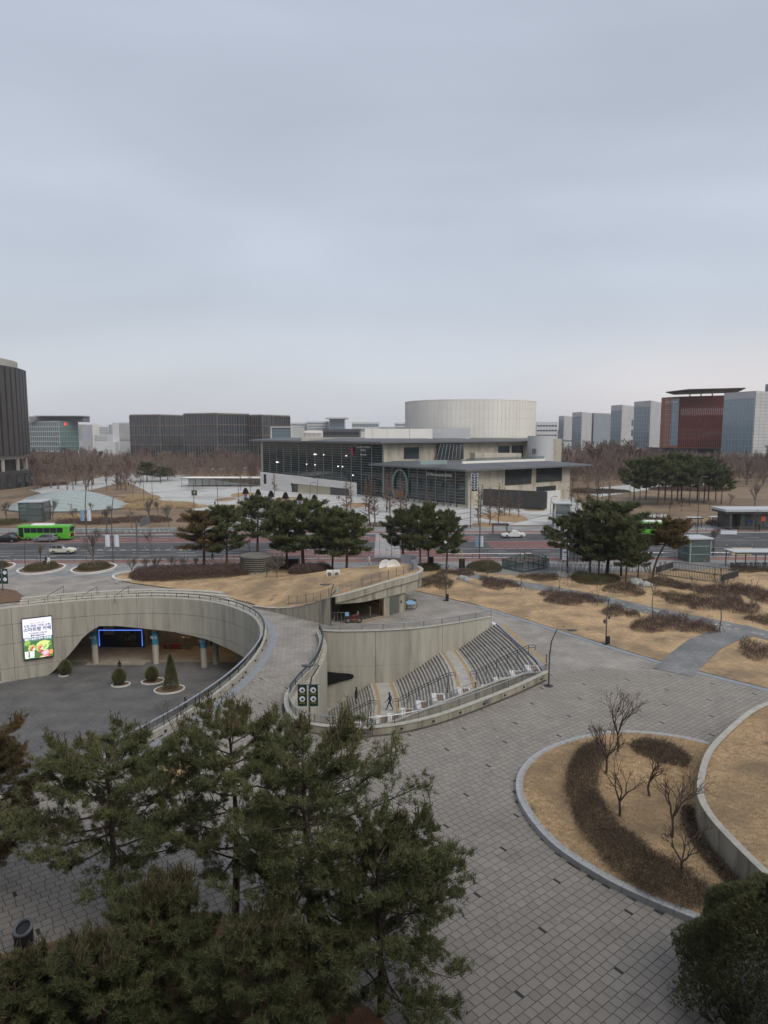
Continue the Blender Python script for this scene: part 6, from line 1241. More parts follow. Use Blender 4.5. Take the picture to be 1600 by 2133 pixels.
for i, (u, v, vt) in enumerate(((722, 1084, 992), (731, 1061, 1000), (770, 1092, 990), (780, 1092, 1000), (806, 1058, 985), (813, 1077, 982), (835, 1071, 1000), (846, 1077, 1008), (892, 1061, 1010), (996, 1095, 1012), (1020, 1095, 1015), (1039, 1090, 1005), (1051, 1074, 1015), (1080, 1077, 1022), (572, 1031, 982), (522, 1023, 978), (501, 1021, 985), (762, 1060, 995), (1062, 1074, 1020), (1190, 1055, 990), (1225, 1050, 985), (1245, 1045, 975), (1268, 1055, 1000), (1203, 1060, 1010))):
    btree('reddish bare redwood-like tree on the plaza before the hall', u, v, vt, CN, 13, i, 'bare trees on the plaza before the hall', wid=.8)
rd = random.Random(77)
for i in range(130):
    u = rd.uniform(60, 560); v = rd.uniform(942, 1024) if u < 270 else rd.uniform(940, 984)
    x, y = G(u, v); btree('brown bare tree in the park left of the hall', u, v, v-rd.uniform(44, 62)*(300/max(230, y))**.8, FT, 9 if i % 5 < 3 else 11, i, 'bare trees in the park left of the hall', wid=1.25)
for i in range(26):
    u = rd.uniform(150, 480); v = rd.uniform(1000, 1035)
    if u > 300 and v > 985: continue
    btree('bare tree between the glass dome and the plaza', u, v, v-rd.uniform(28, 45), FT, 9 if i % 5 < 3 else 11, i, 'bare trees behind the glass dome')
for i in range(70):
    u = rd.uniform(1168, 1600); v = rd.uniform(950, 1005); v = v if u < 1330 else min(v, 985); vt = interp(u, [1168, 1300, 1360, 1500, 1600], [922, 915, 945, 945, 930])+rd.uniform(-6, 12)
    btree('brown bare tree in the park right of the hall', u, v, min(vt, v-18), FT, 9 if i % 5 < 3 else 11, i, 'bare trees in the park right of the hall', wid=1.2)
for i, (u, v, vt) in enumerate(((1520, 1060, 1020), (1572, 1055, 1005), (1590, 1010, 925), (1555, 1010, 940), (1420, 1065, 1035), (1395, 1068, 1038), (1478, 1062, 1042), (1110, 1035, 1000), (1175, 1035, 995))): btree('bare tree on the brown slope beyond the road at right', u, v, vt, VZ, 5.5, i, 'bare trees on the slope at right')
# far woodland that reads as one mass
def woodland(name, label, u0, u1, Y0, Y1, n, h0, h1, seed):
    rg = np.random.default_rng(seed); V = []; n2 = 0; VS_ = []; m = 60
    Y = rg.uniform(Y0, Y1, n); U = rg.uniform(u0, u1, n); X = (U-CX)/FPX*Y; Hh = rg.uniform(h0, h1, n)
    C = np.repeat(np.stack([X, Y, np.zeros(n)], 1), m, 0); hh = np.repeat(Hh, m); f = rg.uniform(.15, 1, n*m); a = rg.uniform(0, 6.283, n*m); r = hh*.22*np.sin(np.pi*np.clip(f*.8+.15, 0, 1))*rg.uniform(.2, 1, n*m)
    B = C+np.stack([r*np.cos(a)*.5, r*np.sin(a)*.5, hh*f*.8], 1); T = C+np.stack([r*np.cos(a)*1.6, r*np.sin(a)*1.6, hh*(f*.8+.2)], 1); s = unit(np.cross(T-B, rnd3(rg, n*m)))*.09
    V = np.stack([B-s, B+s, T], 1).reshape(-1, 3); o = link(name, npmesh(name, V, np.arange(n*m*3).reshape(-1, 3), 'twig_far')); o['kind'] = 'stuff'; o['label'] = label
woodland('far_woodland', 'far bare woodland left of the hall', 20, 640, 300, 640, 1500, 8, 12, 1); woodland('far_woodland', 'far bare woodland right of the hall', 1150, 1640, 270, 520, 900, 9, 14, 2); woodland('far_woodland', 'bare thicket at the horizon', -200, 1800, 800, 1500, 700, 8, 14, 3)
# ================================================================== street objects
mat('bus_green', (.10, .42, .035), .35, spec=.5); mat('car_white', (.66, .66, .64), .3, spec=.5); mat('car_cream', (.58, .57, .47), .3); mat('car_grey', (.27, .275, .285), .3, metal=.3); mat('car_black', (.018, .018, .02), .25); mat('car_blue', (.35, .42, .55), .3)
mat('tail_red', (.5, .02, .02), .3, emit=(1, .08, .05), es=.6); mat('head_white', (.8, .8, .8), .2, emit=(1, 1, .95), es=.3); mat('rim', (.30, .30, .31), .3, metal=.7); mat('car_glass', (.012, .014, .016), .06, spec=.9)
def wheel_parts(root, x, y, r, w):
    k = MB(); k.cyl(0, 0, -w/2, w/2, r, n=18); t = k.obj('wheel', 'black_rubber', root, world=False); t.location = (x, y, r); t.rotation_euler = (R(90), 0, 0)
    k = MB(); k.cyl(0, 0, -w/2-.012, w/2+.012, r*.62, n=12); k.obj('rim', 'rim', t, world=False)
CARS = {'sedan': (4.7, .92, [(0, .45, .85, .88, .80, .72), (.12, .30, .95, 1.0, .90, .80), (.75, .28, .98, 1.03, .92, .82), (1.55, .25, .98, 1.42, .92, .66), (2.65, .25, .96, 1.45, .92, .66), (3.45, .25, .94, .98, .92, .80), (4.2, .25, .82, .86, .90, .78), (4.58, .30, .70, .74, .84, .70), (4.7, .42, .60, .62, .74, .60)]),
        'suv': (4.25, .90, [(0, .45, 1.0, 1.12, .80, .66), (.12, .30, 1.04, 1.38, .88, .66), (.5, .28, 1.02, 1.53, .90, .66), (1.3, .26, 1.0, 1.58, .90, .68), (2.3, .26, .98, 1.55, .90, .67), (3.05, .26, .98, 1.04, .90, .78), (3.75, .26, .90, .95, .88, .74), (4.12, .32, .78, .82, .82, .66), (4.25, .45, .66, .68, .72, .58)])}
def car(label, loc, rz, m, kind, roofm=None, taxi=False):
    L, w, st = CARS[kind]; t = thing('car', label, 'car', loc, rz); k = MB(); n = len(st)
    for (x, zl, zb, zt, wb, wt) in st:
        h = [(wb*.9, zl), (wb, zl+.22*(zb-zl)), (wb, zb), (wt, zt-.02), (wt*.8, zt)]
        for a, b_ in h+[(-p, q) for p, q in h[::-1]]: k.v.append((x-L/2, a, b_))
    for i in range(n-1):
        for j in range(10): k.f.append((i*10+j, i*10+(j+1) % 10, (i+1)*10+(j+1) % 10, (i+1)*10+j)); k.m.append(1 if roofm and j in (3, 4, 5) and 1 <= i <= 3 else 0)
    k.f += [tuple(range(9, -1, -1)), tuple((n-1)*10+j for j in range(10))]; k.m += [0, 0]; body = k.obj('body', [m, roofm or m], t, world=False, smooth=False)
    ci = [i for i in range(n-1) if max(st[i][3]-st[i][2], st[i+1][3]-st[i+1][2]) > .3]
    for i in ci:
        for sd in (0, 1):
            A, B, C_, D_ = (Vector(body.data.vertices[q].co) for q in ((i*10+2, (i+1)*10+2, (i+1)*10+3, i*10+3) if sd == 0 else (i*10+7, (i+1)*10+7, (i+1)*10+6, i*10+6)))
            ce = (A+B+C_+D_)/4; nn = Vector((0, 1 if sd == 0 else -1, .35)).normalized()*.015; k = MB(); k.add([ce+(q-ce)*.95+nn for q in (A, B, C_, D_)], [(0, 1, 2, 3) if sd else (3, 2, 1, 0)]); k.obj('side_window', 'car_glass', t, world=False)
    for i, nm in ((ci[0], 'rear_window'), (ci[-1], 'windscreen')):
        q = [Vector(body.data.vertices[j].co) for j in (i*10+3, i*10+6, (i+1)*10+6, (i+1)*10+3)]; ce = sum(q, Vector())/4; k = MB(); k.add([ce+(p-ce)*.95+Vector((0, 0, .035)) for p in q], [(0, 1, 2, 3)]); k.obj(nm, 'car_glass', t, world=False)
    for x in (L*.185, L*.80):
        for y in (-w+.12, w-.12): wheel_parts(t, x-L/2, y, .33, .24)
    for y in (-1, 1):
        k = MB(); k.box(L/2-.16, y*.58, .60, .22, .30, .14); k.obj('headlight', 'head_white', t, world=False); k = MB(); k.box(-L/2+.07, y*.62, .78, .12, .34, .16); k.obj('tail_light', 'tail_red', t, world=False)
    if taxi: k = MB(); k.box(-.1, 0, 1.43, .35, .7, .16, tx=.7); k.obj('roof_sign', 'white_paint', t, world=False)
    return t
def place(u, v, z=0): x, y = G(u, v, z); return (x, y, .02+z)
car('pale cream compact SUV with dark roof on the near lanes', place(132, 1153), 0, 'car_cream', 'suv', 'car_black'); car('silver grey SUV overlapping the green bus', place(95, 1128.5), math.pi, 'car_grey', 'suv'); car('black saloon with lit tail lights at the left edge', place(14, 1129), math.pi, 'car_black', 'sedan'); car('white taxi saloon on the far lane', place(1069, 1120), math.pi, 'car_white', 'sedan', taxi=True)
car('dark saloon half hidden behind the black one at left', place(25, 1124), math.pi, 'car_black', 'sedan'); car('white car half hidden by the pines behind the crossing', place(905, 1135), 0, 'car_white', 'sedan'); car('white saloon glimpsed between the mound pines', place(610, 1122), math.pi, 'car_white', 'sedan')
def bus(label, loc, rz, m, L=10.2):
    t = thing('bus', label, 'bus', loc, rz); H, w = 3.05, 1.22; k = MB(); sec = [(w*.97, .35), (w, .6), (w, 1.6), (w*.96, 2.75), (w*.86, 2.98), (w*.5, H)]
    for x, f, dz in ((-L/2, .95, .0), (-L/2+.15, 1, 0), (L/2-.5, 1, 0), (L/2-.1, .97, 0), (L/2, .90, 0)):
        for a, b_ in sec+[(-p, q) for p, q in sec[::-1]]: k.v.append((x, a*f, .35+(b_-.35)*(f if b_ > 2 else 1)))
    for i in range(4):
        for j in range(12): k.f.append((i*12+j, i*12+(j+1) % 12, (i+1)*12+(j+1) % 12, (i+1)*12+j)); k.m.append(0)
    k.f += [tuple(range(11, -1, -1)), tuple(48+j for j in range(12))]; k.m += [0, 0]; k.obj('body', m, t, world=False)
    for sd in (-1, 1):
        for i in range(6): k = MB(); k.box(-L/2+1.2+i*(L-2.6)/6+.7, sd*w*.985, 1.55, (L-2.6)/6-.08, .05, 1.0); k.obj('side_window', 'car_glass', t, world=False)
        k = MB(); k.box(L/2-.75, sd*w*.985, .65, .9, .05, 1.95); k.obj('door', 'car_glass', t, world=False)
        for x in (-L*.27, L*.30): wheel_parts(t, x, sd*(w-.14), .48, .28)
        k = MB(); k.box(-L/2-.01, sd*.95, .9, .06, .2, .4); k.obj('tail_light', 'tail_red', t, world=False); k = MB(); k.box(L/2-.02, sd*.9, .7, .08, .3, .2); k.obj('headlight', 'head_white', t, world=False)
    k = MB(); k.box(-L/2-.012, 0, 1.75, .05, 1.9, .85); k.obj('rear_window', 'car_glass', t, world=False); k = MB(); k.box(-L/2-.012, 0, .62, .05, 1.5, .7); k.obj('engine_grille', 'black_rubber', t, world=False); k = MB(); k.box(L/2-.02, 0, 1.2, .06, 2.0, 1.5); k.obj('windscreen', 'car_glass', t, world=False)
    k = MB(); k.box(.5, 0, H-.03, 4.2, 1.5, .24, tx=.94, ty=.85); k.obj('roof_unit', 'white_paint', t, world=False); return t
x0, y0 = G(92, 1126); bus('green city bus at left behind the silver SUV', (x0, y0+1.0, .02), math.pi+.03, 'bus_green'); x0, y0 = G(1370, 1118); bus('green city bus behind the right-hand pines', (x0, y0+1.2, .02), math.pi-.02, 'bus_green'); x0, y0 = G(1208, 1112); bus('white coach whose roof shows over the right-hand pines', (x0, y0, .02), math.pi, 'car_white', 9.6)
# ---------------------------------------------------------------- lamps, poles, banners
mat('lamp_lens', (.55, .56, .55), .3); mat('banner_white', (.62, .66, .72), .7); mat('banner_blue', (.22, .35, .52), .7); mat('banner_green', (.012, .045, .03), .7); mat('banner_black', (.02, .02, .022), .7); mat('banner_yellow', (.45, .38, .05), .7); mat('lamp_grey', (.11, .115, .12), .5, metal=.4)
def lamp(label, u, v, vt, arm=1.0, bend=.4, z=0, box=True, m='lamp_grey', head='flat', r=.07, rz=0, cat='street lamp', camd=False):
    x, y = G(u, v, z); h = ZA(vt, y)-z; t = thing('street_lamp', label, cat, (x, y, z)); s = 1 if arm > 0 else -1
    k = MB(); k.tube([(0, 0, 0), (0, 0, h*.55), (s*bend*.25, 0, h*.8), (s*bend, 0, h)], [r, r*.9, r*.8, r*.65], 8); k.obj('pole', m, t, world=False)
    if arm:
        k = MB(); k.tube([(s*bend, 0, h), (s*bend+arm*.4, 0, h+.05), (s*bend+arm, 0, h)], r*.5, 6); k.obj('arm', m, t, world=False)
        hd = MB(); hd.lathe([(.12, -.06), (.3, -.03), (.3, .04), (.1, .09)], n=14, sx=1.5 if head == 'flat' else 1.9, sy=.75); q = hd.obj('lamp_head', m, t, world=False); q.location = (s*bend+arm*1.15, 0, h-.02); k = MB(); k.lathe([(.25, -.012), (.25, 0)], n=12, sx=1.4, sy=.7); ln2 = k.obj('lens', 'lamp_lens', q, world=False); ln2.location = (0, 0, -.055)
    k = MB(); k.cyl(0, 0, -.02, .035, r*5.5, n=12) if box else k.cyl(0, 0, -.02, .1, r*1.8, n=10); k.obj('base', 'dark_metal' if box else m, t, world=False)
    if box == 2: k = MB(); k.box(.18, -.1, .05, .3, .25, .8); k.obj('junction_box', 'dark_metal', t, world=False)
    if camd: k = MB(); k.box(-.2, -.15, h*.47, .3, .3, .35); k.cyl(.25, 0, h*.55, h*.62, .12, n=10); k.obj('camera_box', 'lamp_grey', t, world=False)
    return t, h
lamp('curved lamp post at the upper end of the stair pit', 1143, 1429, 1312, 1.1, .55); lamp('lamp post with camera boxes at the edge of the park lawn', 1262, 1342, 1246, -.9, -.2, box=2, camd=True); lamp('lamp post on the paving behind the pavilion', 929, 1251, 1176, -1.0, -.35, box=2); t, h = lamp('lamp post with green twin banners left of the stair pit', 645, 1508, 1386, -.75, -.75)
def banner(t, x, z, w, hh, m, motifs=(), y=-.02):
    k = MB(); n = 6
    for i in range(n+1):
        for s in (0, 1): k.v.append((x+w*(i/n-.5), y+.05*math.sin(i*1.6+s), z+hh*s))
    k.f = [(2*i, 2*i+2, 2*i+3, 2*i+1) for i in range(n)]; k.m = [0]*n; b_ = k.obj('banner', m, t, world=False)
    k = MB(); k.bar((x-w/2-.1, y+.03, z+hh), (x+w/2+.1, y+.03, z+hh), .03); k.obj('banner_arm', 'dark_metal', t, world=False); return b_
for sd in (-1, 1):
    b_ = banner(t, sd*.40-.1, 1.35, .68, 1.62, 'banner_green')
    for zz in (2.55, 1.88):
        k = MB(); k.cyl(0, 0, 0, .01, .21, n=18); q = k.obj('emblem', 'banner_white', b_, world=False); q.rotation_euler = (R(90), 0, 0); q.location = (sd*.40-.1, -.08, zz+.05); k = MB(); k.cyl(0, 0, 0, .012, .10, .07, n=7); q2_ = k.obj('emblem', 'banner_green', b_, world=False); q2_.rotation_euler = (R(90), R(30), 0); q2_.location = (sd*.40-.08, -.095, zz+.03)
        link('lettering', textmesh('마곡 광장', .12, 'banner_yellow', .003), b_, (sd*.40-.1, -.09, zz-.26), (R(90), 0, 0))
t, h = lamp('lamp post with green banners at the far left edge', 7, 1241, 1164, .9, .25)
for sd in (-1, 1):
    b_ = banner(t, sd*.42, 1.6, .72, 2.0, 'banner_green')
    for zz in (3.1, 2.2): k = MB(); k.cyl(0, 0, 0, .01, .26, n=16); q = k.obj('emblem', 'banner_white', b_, world=False); q.rotation_euler = (R(90), 0, 0); q.location = (sd*.42, -.09, zz)
lamp('bent lamp post with broad head before the pavilion wall', 689, 1303, 1217, -.8, -.35, box=False, head='wide'); lamp('thin lamp post beside the left ring planter', 53, 1184, 1128, 0, -.2)
t, h = lamp('tall road lamp with white banners over the cream SUV', 236, 1171, 1035, 1.4, .5, box=False, r=.10); [banner(t, s*.75, 2.6, .8, 2.0, 'banner_white') for s in (-1, 1)]
t, h = lamp('leaning road lamp with banner beyond the green bus', 181, 1117, 995, -1.2, -1.2, box=False, r=.11); [banner(t, s*.7, 3.2, .8, 2.3, 'banner_blue' if s < 0 else 'banner_white') for s in (-1, 1)]
t, h = lamp('tall road lamp with white banners near the crossing', 999, 1163, 1010, -1.6, -.3, box=False, r=.10); [banner(t, s*.42-.05, 2.0, .5, 1.9, 'banner_white' if s > 0 else 'banner_blue') for s in (-1, 1)]
t, h = lamp('tall post carrying a black and white banner before the hall', 980, 1100, 984, 0, .0, box=False, r=.10, cat='banner post'); bn = banner(t, .75, h-4.2, 1.7, 4.1, 'banner_black')
for q in range(7):
    k = MB(); zz = h-.5-q*.55; [k.bar((.75+s*.1, -.10, zz), (.75+s*.65, -.10, zz+.4-.1*(q % 3)), .10, .02, up=(0, 1, 0)) for s in (-1, 1)]; k.obj('pattern', 'banner_white', bn, world=False)
k = MB(); k.box(.0, -.10, h-4.0, .1, .02, 3.7); [k.box(s*.72, -.1, h-4.1, .12, .02, 3.9) for s in (-1, 1)]; k.obj('pattern', 'banner_white', bn, world=False).location = (.75, 0, 0)
for i, (u, v, vt, lab) in enumerate(((405, 1079, 1000, 'leaning lamp post at the left side of the far plaza'), (454, 1064, 998, 'tall lamp post with a small purple sign on the far plaza'), (497, 1069, 1012, 'lamp post left of the tallest mound pine'), (646, 1062, 1005, 'forked lamp post right of the last potted cone tree'), (661, 1078, 996, 'tall dark lamp post right of the forked one'), (1253, 1083, 998, 'tall lamp post behind the right-hand pines'), (1310, 1064, 1005, 'leaning lamp post before the far grove'), (1452, 1112, 993, 'tall leaning lamp post beside the bicycle canopies'), (1222, 1075, 1008, 'dark thin post beside the lift tower across the road'), (1147, 1070, 1034, 'small signal post before the white pier'), (933, 1090, 1000, 'tall lamp post left of the dark screen'), (1263, 1073, 1058, 'short dark post beyond the white coach'), (300, 1040, 985, 'tall lamp post behind the glass dome'), (318, 1050, 990, 'second tall lamp post behind the glass dome'))): lamp(lab, u, v, vt, .8 if i % 2 else -.8, (.3 if i % 2 else -.3), box=False, r=.09)
# gantry sign
x, y = G(287, 1166); t = thing('gantry_sign', 'grey roadside mast with the back of a traffic sign', 'road sign', (x, y, 0)); k = MB(); hh = ZA(1086, y); k.tube([(0, 0, 0), (0, 0, hh)], [.16, .12], 10); k.obj('mast', 'grey_metal', t, world=False); k = MB(); k.box(.7, 2.2, hh-.9, .12, 4.2, 1.3); k.obj('sign_plate', 'grey_metal', t, world=False); k = MB(); [k.bar((.05, .2, hh-.9+q), (.7, 4, hh-.9+q), .08) for q in (.2, 1.0)]; k.obj('sign_arm', 'grey_metal', t, world=False)
# ---------------------------------------------------------------- guard rails and lane posts
def rp_(x, off): return (x, roadline(x)+off)
railing('grey guard rail along the near kerb at left', [rp_(x, -1.2) for x in range(-78, -6, 3)], lambda p: .02, .95, 2.05, 0, 'guard_rail', m='lamp_grey', top_m='steel', rr=.03); railing('grey guard rail along the near kerb at centre and right', [rp_(x, -1.2) for x in range(10, 26, 3)], lambda p: .02, .95, 2.4, 0, 'guard_rail', m='lamp_grey', top_m='steel', rr=.03); railing('grey guard rail along the near kerb behind the right pines', [rp_(x, -1.2) for x in range(38, 62, 3)], lambda p: .02, .95, 2.4, 0, 'guard_rail', m='lamp_grey', top_m='steel', rr=.03)
railing('grey guard rail along the far kerb at left', [rp_(x, 30.2) for x in range(-100, -28, 4)], lambda p: .02, .95, 3, 0, 'guard_rail', m='lamp_grey', rr=.025); railing('grey guard rail along the far kerb at right', [rp_(x, 30.2) for x in range(58, 84, 4)], lambda p: .02, .95, 2.4, 0, 'guard_rail', m='lamp_grey', rr=.025)
pt = None
for x in [-58+i*2.4 for i in range(9)]+[20+i*2.35 for i in range(13)]+[52+i*2.4 for i in range(10)]:
    p = rp_(x, 9.4)
    if pt is None:
        pt = thing('lane_post', 'black lane divider post with pale bands on the road', 'bollard', (p[0], p[1], .02), group='lane divider posts on the road'); k = MB(); k.cyl(0, 0, 0, .85, .05, n=8); k.obj('shaft', 'black_rubber', pt, world=False); k = MB(); k.cyl(0, 0, .3, .42, .055, n=8); k.obj('reflective_band', 'white_paint', pt, world=False); k = MB(); k.cyl(0, 0, .58, .70, .055, n=8); k.obj('reflective_band', 'white_paint', pt, world=False)
    else: copy_tree(pt, (p[0], p[1], .02))
# ---------------------------------------------------------------- ring planters on the pavement
for i, (u, v, w, lab) in enumerate(((87, 1187, 84, 'round kerbed planter with clipped ring hedge, left of two'), (196, 1186, 82, 'round kerbed planter with clipped ring hedge, right of two'), (-18, 1185, 80, 'round planter cut off by the left edge'))):
    P = ell(u, v, w, 21, 0, 28, 0); t = thing('ring_planter', lab, 'planter', G3(u, v)); k = MB(); k.strip(P, 0, .3, .35, closed=True); k.obj('kerb', 'white_stone', t); k = MB(); k.prism([tuple(np.array(G(u, v))+(np.array(p)-np.array(G(u, v)))*.95) for p in P], 0, .22); k.obj('soil', 'soil', t)
    o_ = ell(u, v-1, w*.76, 15, 0, 28, 0); n_ = ell(u, v-1, w*.42, 7.5, 0, 28, 0); rh_ = link('ring_hedge', hedge_mesh(150+i, o_+[o_[0]]+n_+[n_[0]], .2, .75, 420, 'hedge_green', ln=.26, w=.02), t); rh_.matrix_parent_inverse = inv(t)
# ---------------------------------------------------------------- glass dome
x, y = (140-CX)/FPX*196, 196.0; t = thing('glass_dome', 'low pale glass shell roof beyond the green bus', 'dome', (x, y, 0)); glass('dome_glass', (.30, .345, .33), .25, .6); V = []; F = []; nr, na = 9, 40; rx, ry, hz = 17.5, 13.0, 5.0
k = MB()
for i in range(nr+1):
    f = i/nr
    for j in range(na): a = 2*math.pi*j/na; k.v.append((rx*f*math.cos(a), ry*f*math.sin(a), hz*(1-f*f)))
for i in range(nr):
    for j in range(na): k.f.append((i*na+j, i*na+(j+1) % na, (i+1)*na+(j+1) % na, (i+1)*na+j)); k.m.append(0)
k.obj('glass_shell', 'dome_glass', t, world=False, smooth=True); k2 = MB()
for i in range(-8, 9):
    P = [(q*1.0, i*1.6, hz*(1-(q/rx)**2-(i*1.6/ry)**2)+.04) for q in np.linspace(-rx, rx, 30) if (q/rx)**2+(i*1.6/ry)**2 < .99]
    if len(P) > 2: k2.tube(P, .035, 4)
    P = [(i*2.1, q, hz*(1-(q/ry)**2-(i*2.1/rx)**2)+.04) for q in np.linspace(-ry, ry, 24) if (q/ry)**2+(i*2.1/rx)**2 < .99]
    if len(P) > 2: k2.tube(P, .035, 4)
k2.obj('glazing_bars', 'alum', t, world=False)['kind'] = 'stuff'; k = MB(); k.strip([(rx*1.01*math.cos(a*R(9)), ry*1.01*math.sin(a*R(9))) for a in range(40)], -.1, .35, .5, closed=True); k.obj('rim', 'grey_metal', t, world=False)
for i, (u, v, w, h, m, lab) in enumerate(((190, 1089, 130, 9, 'hedge_red', 'dark hedge below the glass dome'), (300, 1085, 120, 10, 'hedge_red', 'dark hedge right of the glass dome'), (20, 1090, 60, 10, 'hedge_green', 'mustard clipped hedge left of the lift tower'), (170, 1080, 110, 7, 'grass', 'tan ornamental grass below the glass dome'), (330, 1055, 160, 14, 'grass', 'tan ornamental grass left of the far plaza'), (400, 1085, 60, 8, 'hedge_red', 'dark hedge behind the small bus shelter'), (280, 1040, 90, 12, 'grass', 'tan grass bank behind the glass dome'), (480, 1060, 60, 7, 'grass', 'tan grass strip beside the far plaza'), (110, 1010, 60, 5, 'hedge_red', 'dark red hedge beside the park path at left'), (1250, 1075, 90, 8, 'hedge_red', 'low brown hedge behind the white coach'), (1500, 1092, 60, 7, 'hedge_red', 'brown hedge by the far bicycle canopies'), (1340, 1080, 100, 8, 'hedge_green', 'green hedge behind the right-hand pines'), (800, 1096, 80, 5, 'hedge_red', 'low brown hedge at the plaza kerb'), (1440, 1020, 160, 8, 'hedge_red', 'brown undergrowth behind the far grove'), (1245, 1025, 120, 8, 'hedge', 'brown undergrowth right of the hall'))): shrub(lab, ell(u, v, w, h, 0, seed=i+40), 0.0, 1.0, 45, m, 160+i, ln=.6, w=.045)
# ---------------------------------------------------------------- glazed lift towers and shelters
def glassbox(label, u0, u1, v0, v1, frame, name='lift_tower', cat='lift tower', dep=None, nz=3, rz=0, glassm='glass_clear', inner='panel_joint'):
    x0, y0 = G(u0, v1); x1, _ = G(u1, v1); h = ZA(v0, y0); w = abs(x1-x0); dep = dep or w; t = thing(name, label, cat, ((x0+x1)/2, y0+dep/2, 0), rz)
    for a in (-1, 1):
        for b_ in (-1, 1): k = MB(); k.box(a*(w/2-.1), b_*(dep/2-.1), 0, .2, .2, h-.2); k.obj('post', frame, t, world=False)
    for j in range(1, nz):
        z = h*j/nz; k = MB(); [k.bar((-w/2, b_*(dep/2-.1), z), (w/2, b_*(dep/2-.1), z), .12) for b_ in (-1, 1)]; [k.bar((a*(w/2-.1), -dep/2, z+.002), (a*(w/2-.1), dep/2, z+.002), .12) for a in (-1, 1)]; k.obj('cross_frame', frame, t, world=False)
    for a in (-1, 1):
        k = MB(); k.box(a*(w/2-.1), 0, .1, .03, dep-.4, h-.4); k.obj('pane', glassm, t, world=False); k = MB(); k.box(0, a*(dep/2-.1), .1, w-.4, .03, h-.4); k.obj('pane', glassm, t, world=False)
    k = MB(); k.box(0, .1, 0, w*.6, dep*.6, h*.55); k.obj('lift_car', inner, t, world=False); k = MB(); k.box(0, 0, h-.2, w+.5, dep+.5, .2); k.obj('roof', 'alum', t, world=False); return t
glassbox('dark framed glass lift tower left of the glass dome', 38, 86, 1045, 1088, 'fin_dark', rz=.15); glassbox('grey framed glass lift tower across the road before the screen', 1157, 1190, 1048, 1097, 'alum', rz=-.1, nz=2); glassbox('pale green framed glass lift by the slatted rail box', 1432, 1479, 1121, 1172, 'alum_green', rz=.12, nz=3)
def shelter(label, u0, u1, v0, v1, dep=2.2, m='fin_dark', roof='alum', back=True, posts=3, name='bus_shelter', cat='bus shelter'):
    x0, y0 = G(u0, v1); x1, _ = G(u1, v1); h = ZA(v0, y0); w = x1-x0; t = thing(name, label, cat, ((x0+x1)/2, y0, 0)); k = MB(); k.box(0, dep/2, h-.18, w+.3, dep+.4, .18); k.obj('roof', roof, t, world=False); k = MB(); k.box(0, dep/2-dep/2-.22, h-.30, w+.34, .08, .28); k.obj('fascia', m, t, world=False)
    for i in range(posts):
        for yy in (0.1, dep-.1): k = MB(); k.box(-w/2+.15+(w-.3)*i/(posts-1), yy, 0, .12, .12, h-.18); k.obj('post', m, t, world=False)
    if back:
        for i in range(posts-1): k = MB(); ww = (w-.3)/(posts-1); k.box(-w/2+.15+ww*(i+.5), dep-.1, .3, ww-.16, .03, h-.7); k.obj('pane', 'glass_clear', t, world=False)
        k = MB(); k.box(0, dep*.6, .42, w*.6, .4, .06); k.obj('bench', m, t, world=False)
    return t
shelter('small dark bus shelter beyond the road at left', 390, 468, 1063, 1083, posts=4); shelter('long bus shelter behind the mound pines', 652, 750, 1068, 1096, posts=4); t = shelter('glazed bus shelter with poster behind the right pines', 1172, 1262, 1133, 1172, posts=4)
mat('poster_pale', (.60, .62, .66), .5); k = MB(); k.box(-3.2, -.25, .5, .95, .06, 1.75); po = k.obj('poster', 'poster_pale', t, world=False)
for q in range(5): k = MB(); k.box(-3.2, -.285, .7+q*.3, .7, .01, .12 if q != 3 else .3); k.obj('picture', 'poster_grey' if q % 2 else 'banner_blue', po, world=False)
t = shelter('bicycle parking roof at the right edge', 1530, 1660, 1150, 1186, dep=3.2, m='lamp_grey', roof='alum', back=False, posts=4, name='bicycle_shelter', cat='shelter'); shelter('low plaza pavilion roof left of the hall, long and flat', 378, 540, 996, 1014, dep=10, m='glass_tower', roof='ivory', posts=12, name='plaza_pavilion', cat='pavilion')
t = shelter('tilted white canopy over parked bicycles, left of two', 1435, 1462, 1078, 1093, 1.6, 'lamp_grey', 'plain_white', False, 2, 'bicycle_canopy', 'canopy'); shelter('tilted white canopy over parked bicycles, right of two', 1483, 1508, 1077, 1093, 1.6, 'lamp_grey', 'plain_white', False, 2, 'bicycle_canopy', 'canopy'); shelter('thin bus stop frame behind the white taxi', 1026, 1058, 1091, 1113, 1.2, 'fin_dark', 'fin_dark', False, 2)
# long station building at right
x0, y0 = G(1512, 1104); t = thing('station_entrance', 'long glazed station entrance with pale roof at the right edge', 'building', (x0+9, y0+3, 0)); hh = ZA(1061, y0); k = MB(); k.box(x0+12, y0+3, hh-.5, 25, 7, .5); k.obj('roof', 'alum', t); k = MB(); k.box(x0+12, y0+3, hh-.95, 24.6, 6.6, .42); k.obj('fascia', 'fin_dark', t); k = MB(); k.box(x0+1.0, y0+2.8, 0, .5, 5.6, hh-1); k.box(x0+2.6, y0+4, 0, 2.0, 3.4, hh-1); k.obj('end_wall', 'fin_dark', t)
mat('inner_beige', (.36, .31, .24), .8); k = MB(); k.box(x0+14, y0+6, 0, 22, .3, hh-1); k.obj('inner_wall', 'inner_beige', t)
for i in range(8): k = MB(); k.box(x0+4+i*1.3, y0+.6, .9, 1.2, .04, hh-2.0); k.obj('pane', 'glass_clear', t); k = MB(); k.box(x0+3.4+i*1.3, y0+.55, 0, .08, .1, hh-1); k.obj('mullion', 'fin_dark', t)
k = MB(); k.box(x0+14, y0+.4, 0, 22, .2, .9); k.obj('dado', 'fin_dark', t)
mat('poster_red', (.55, .10, .07), .6)
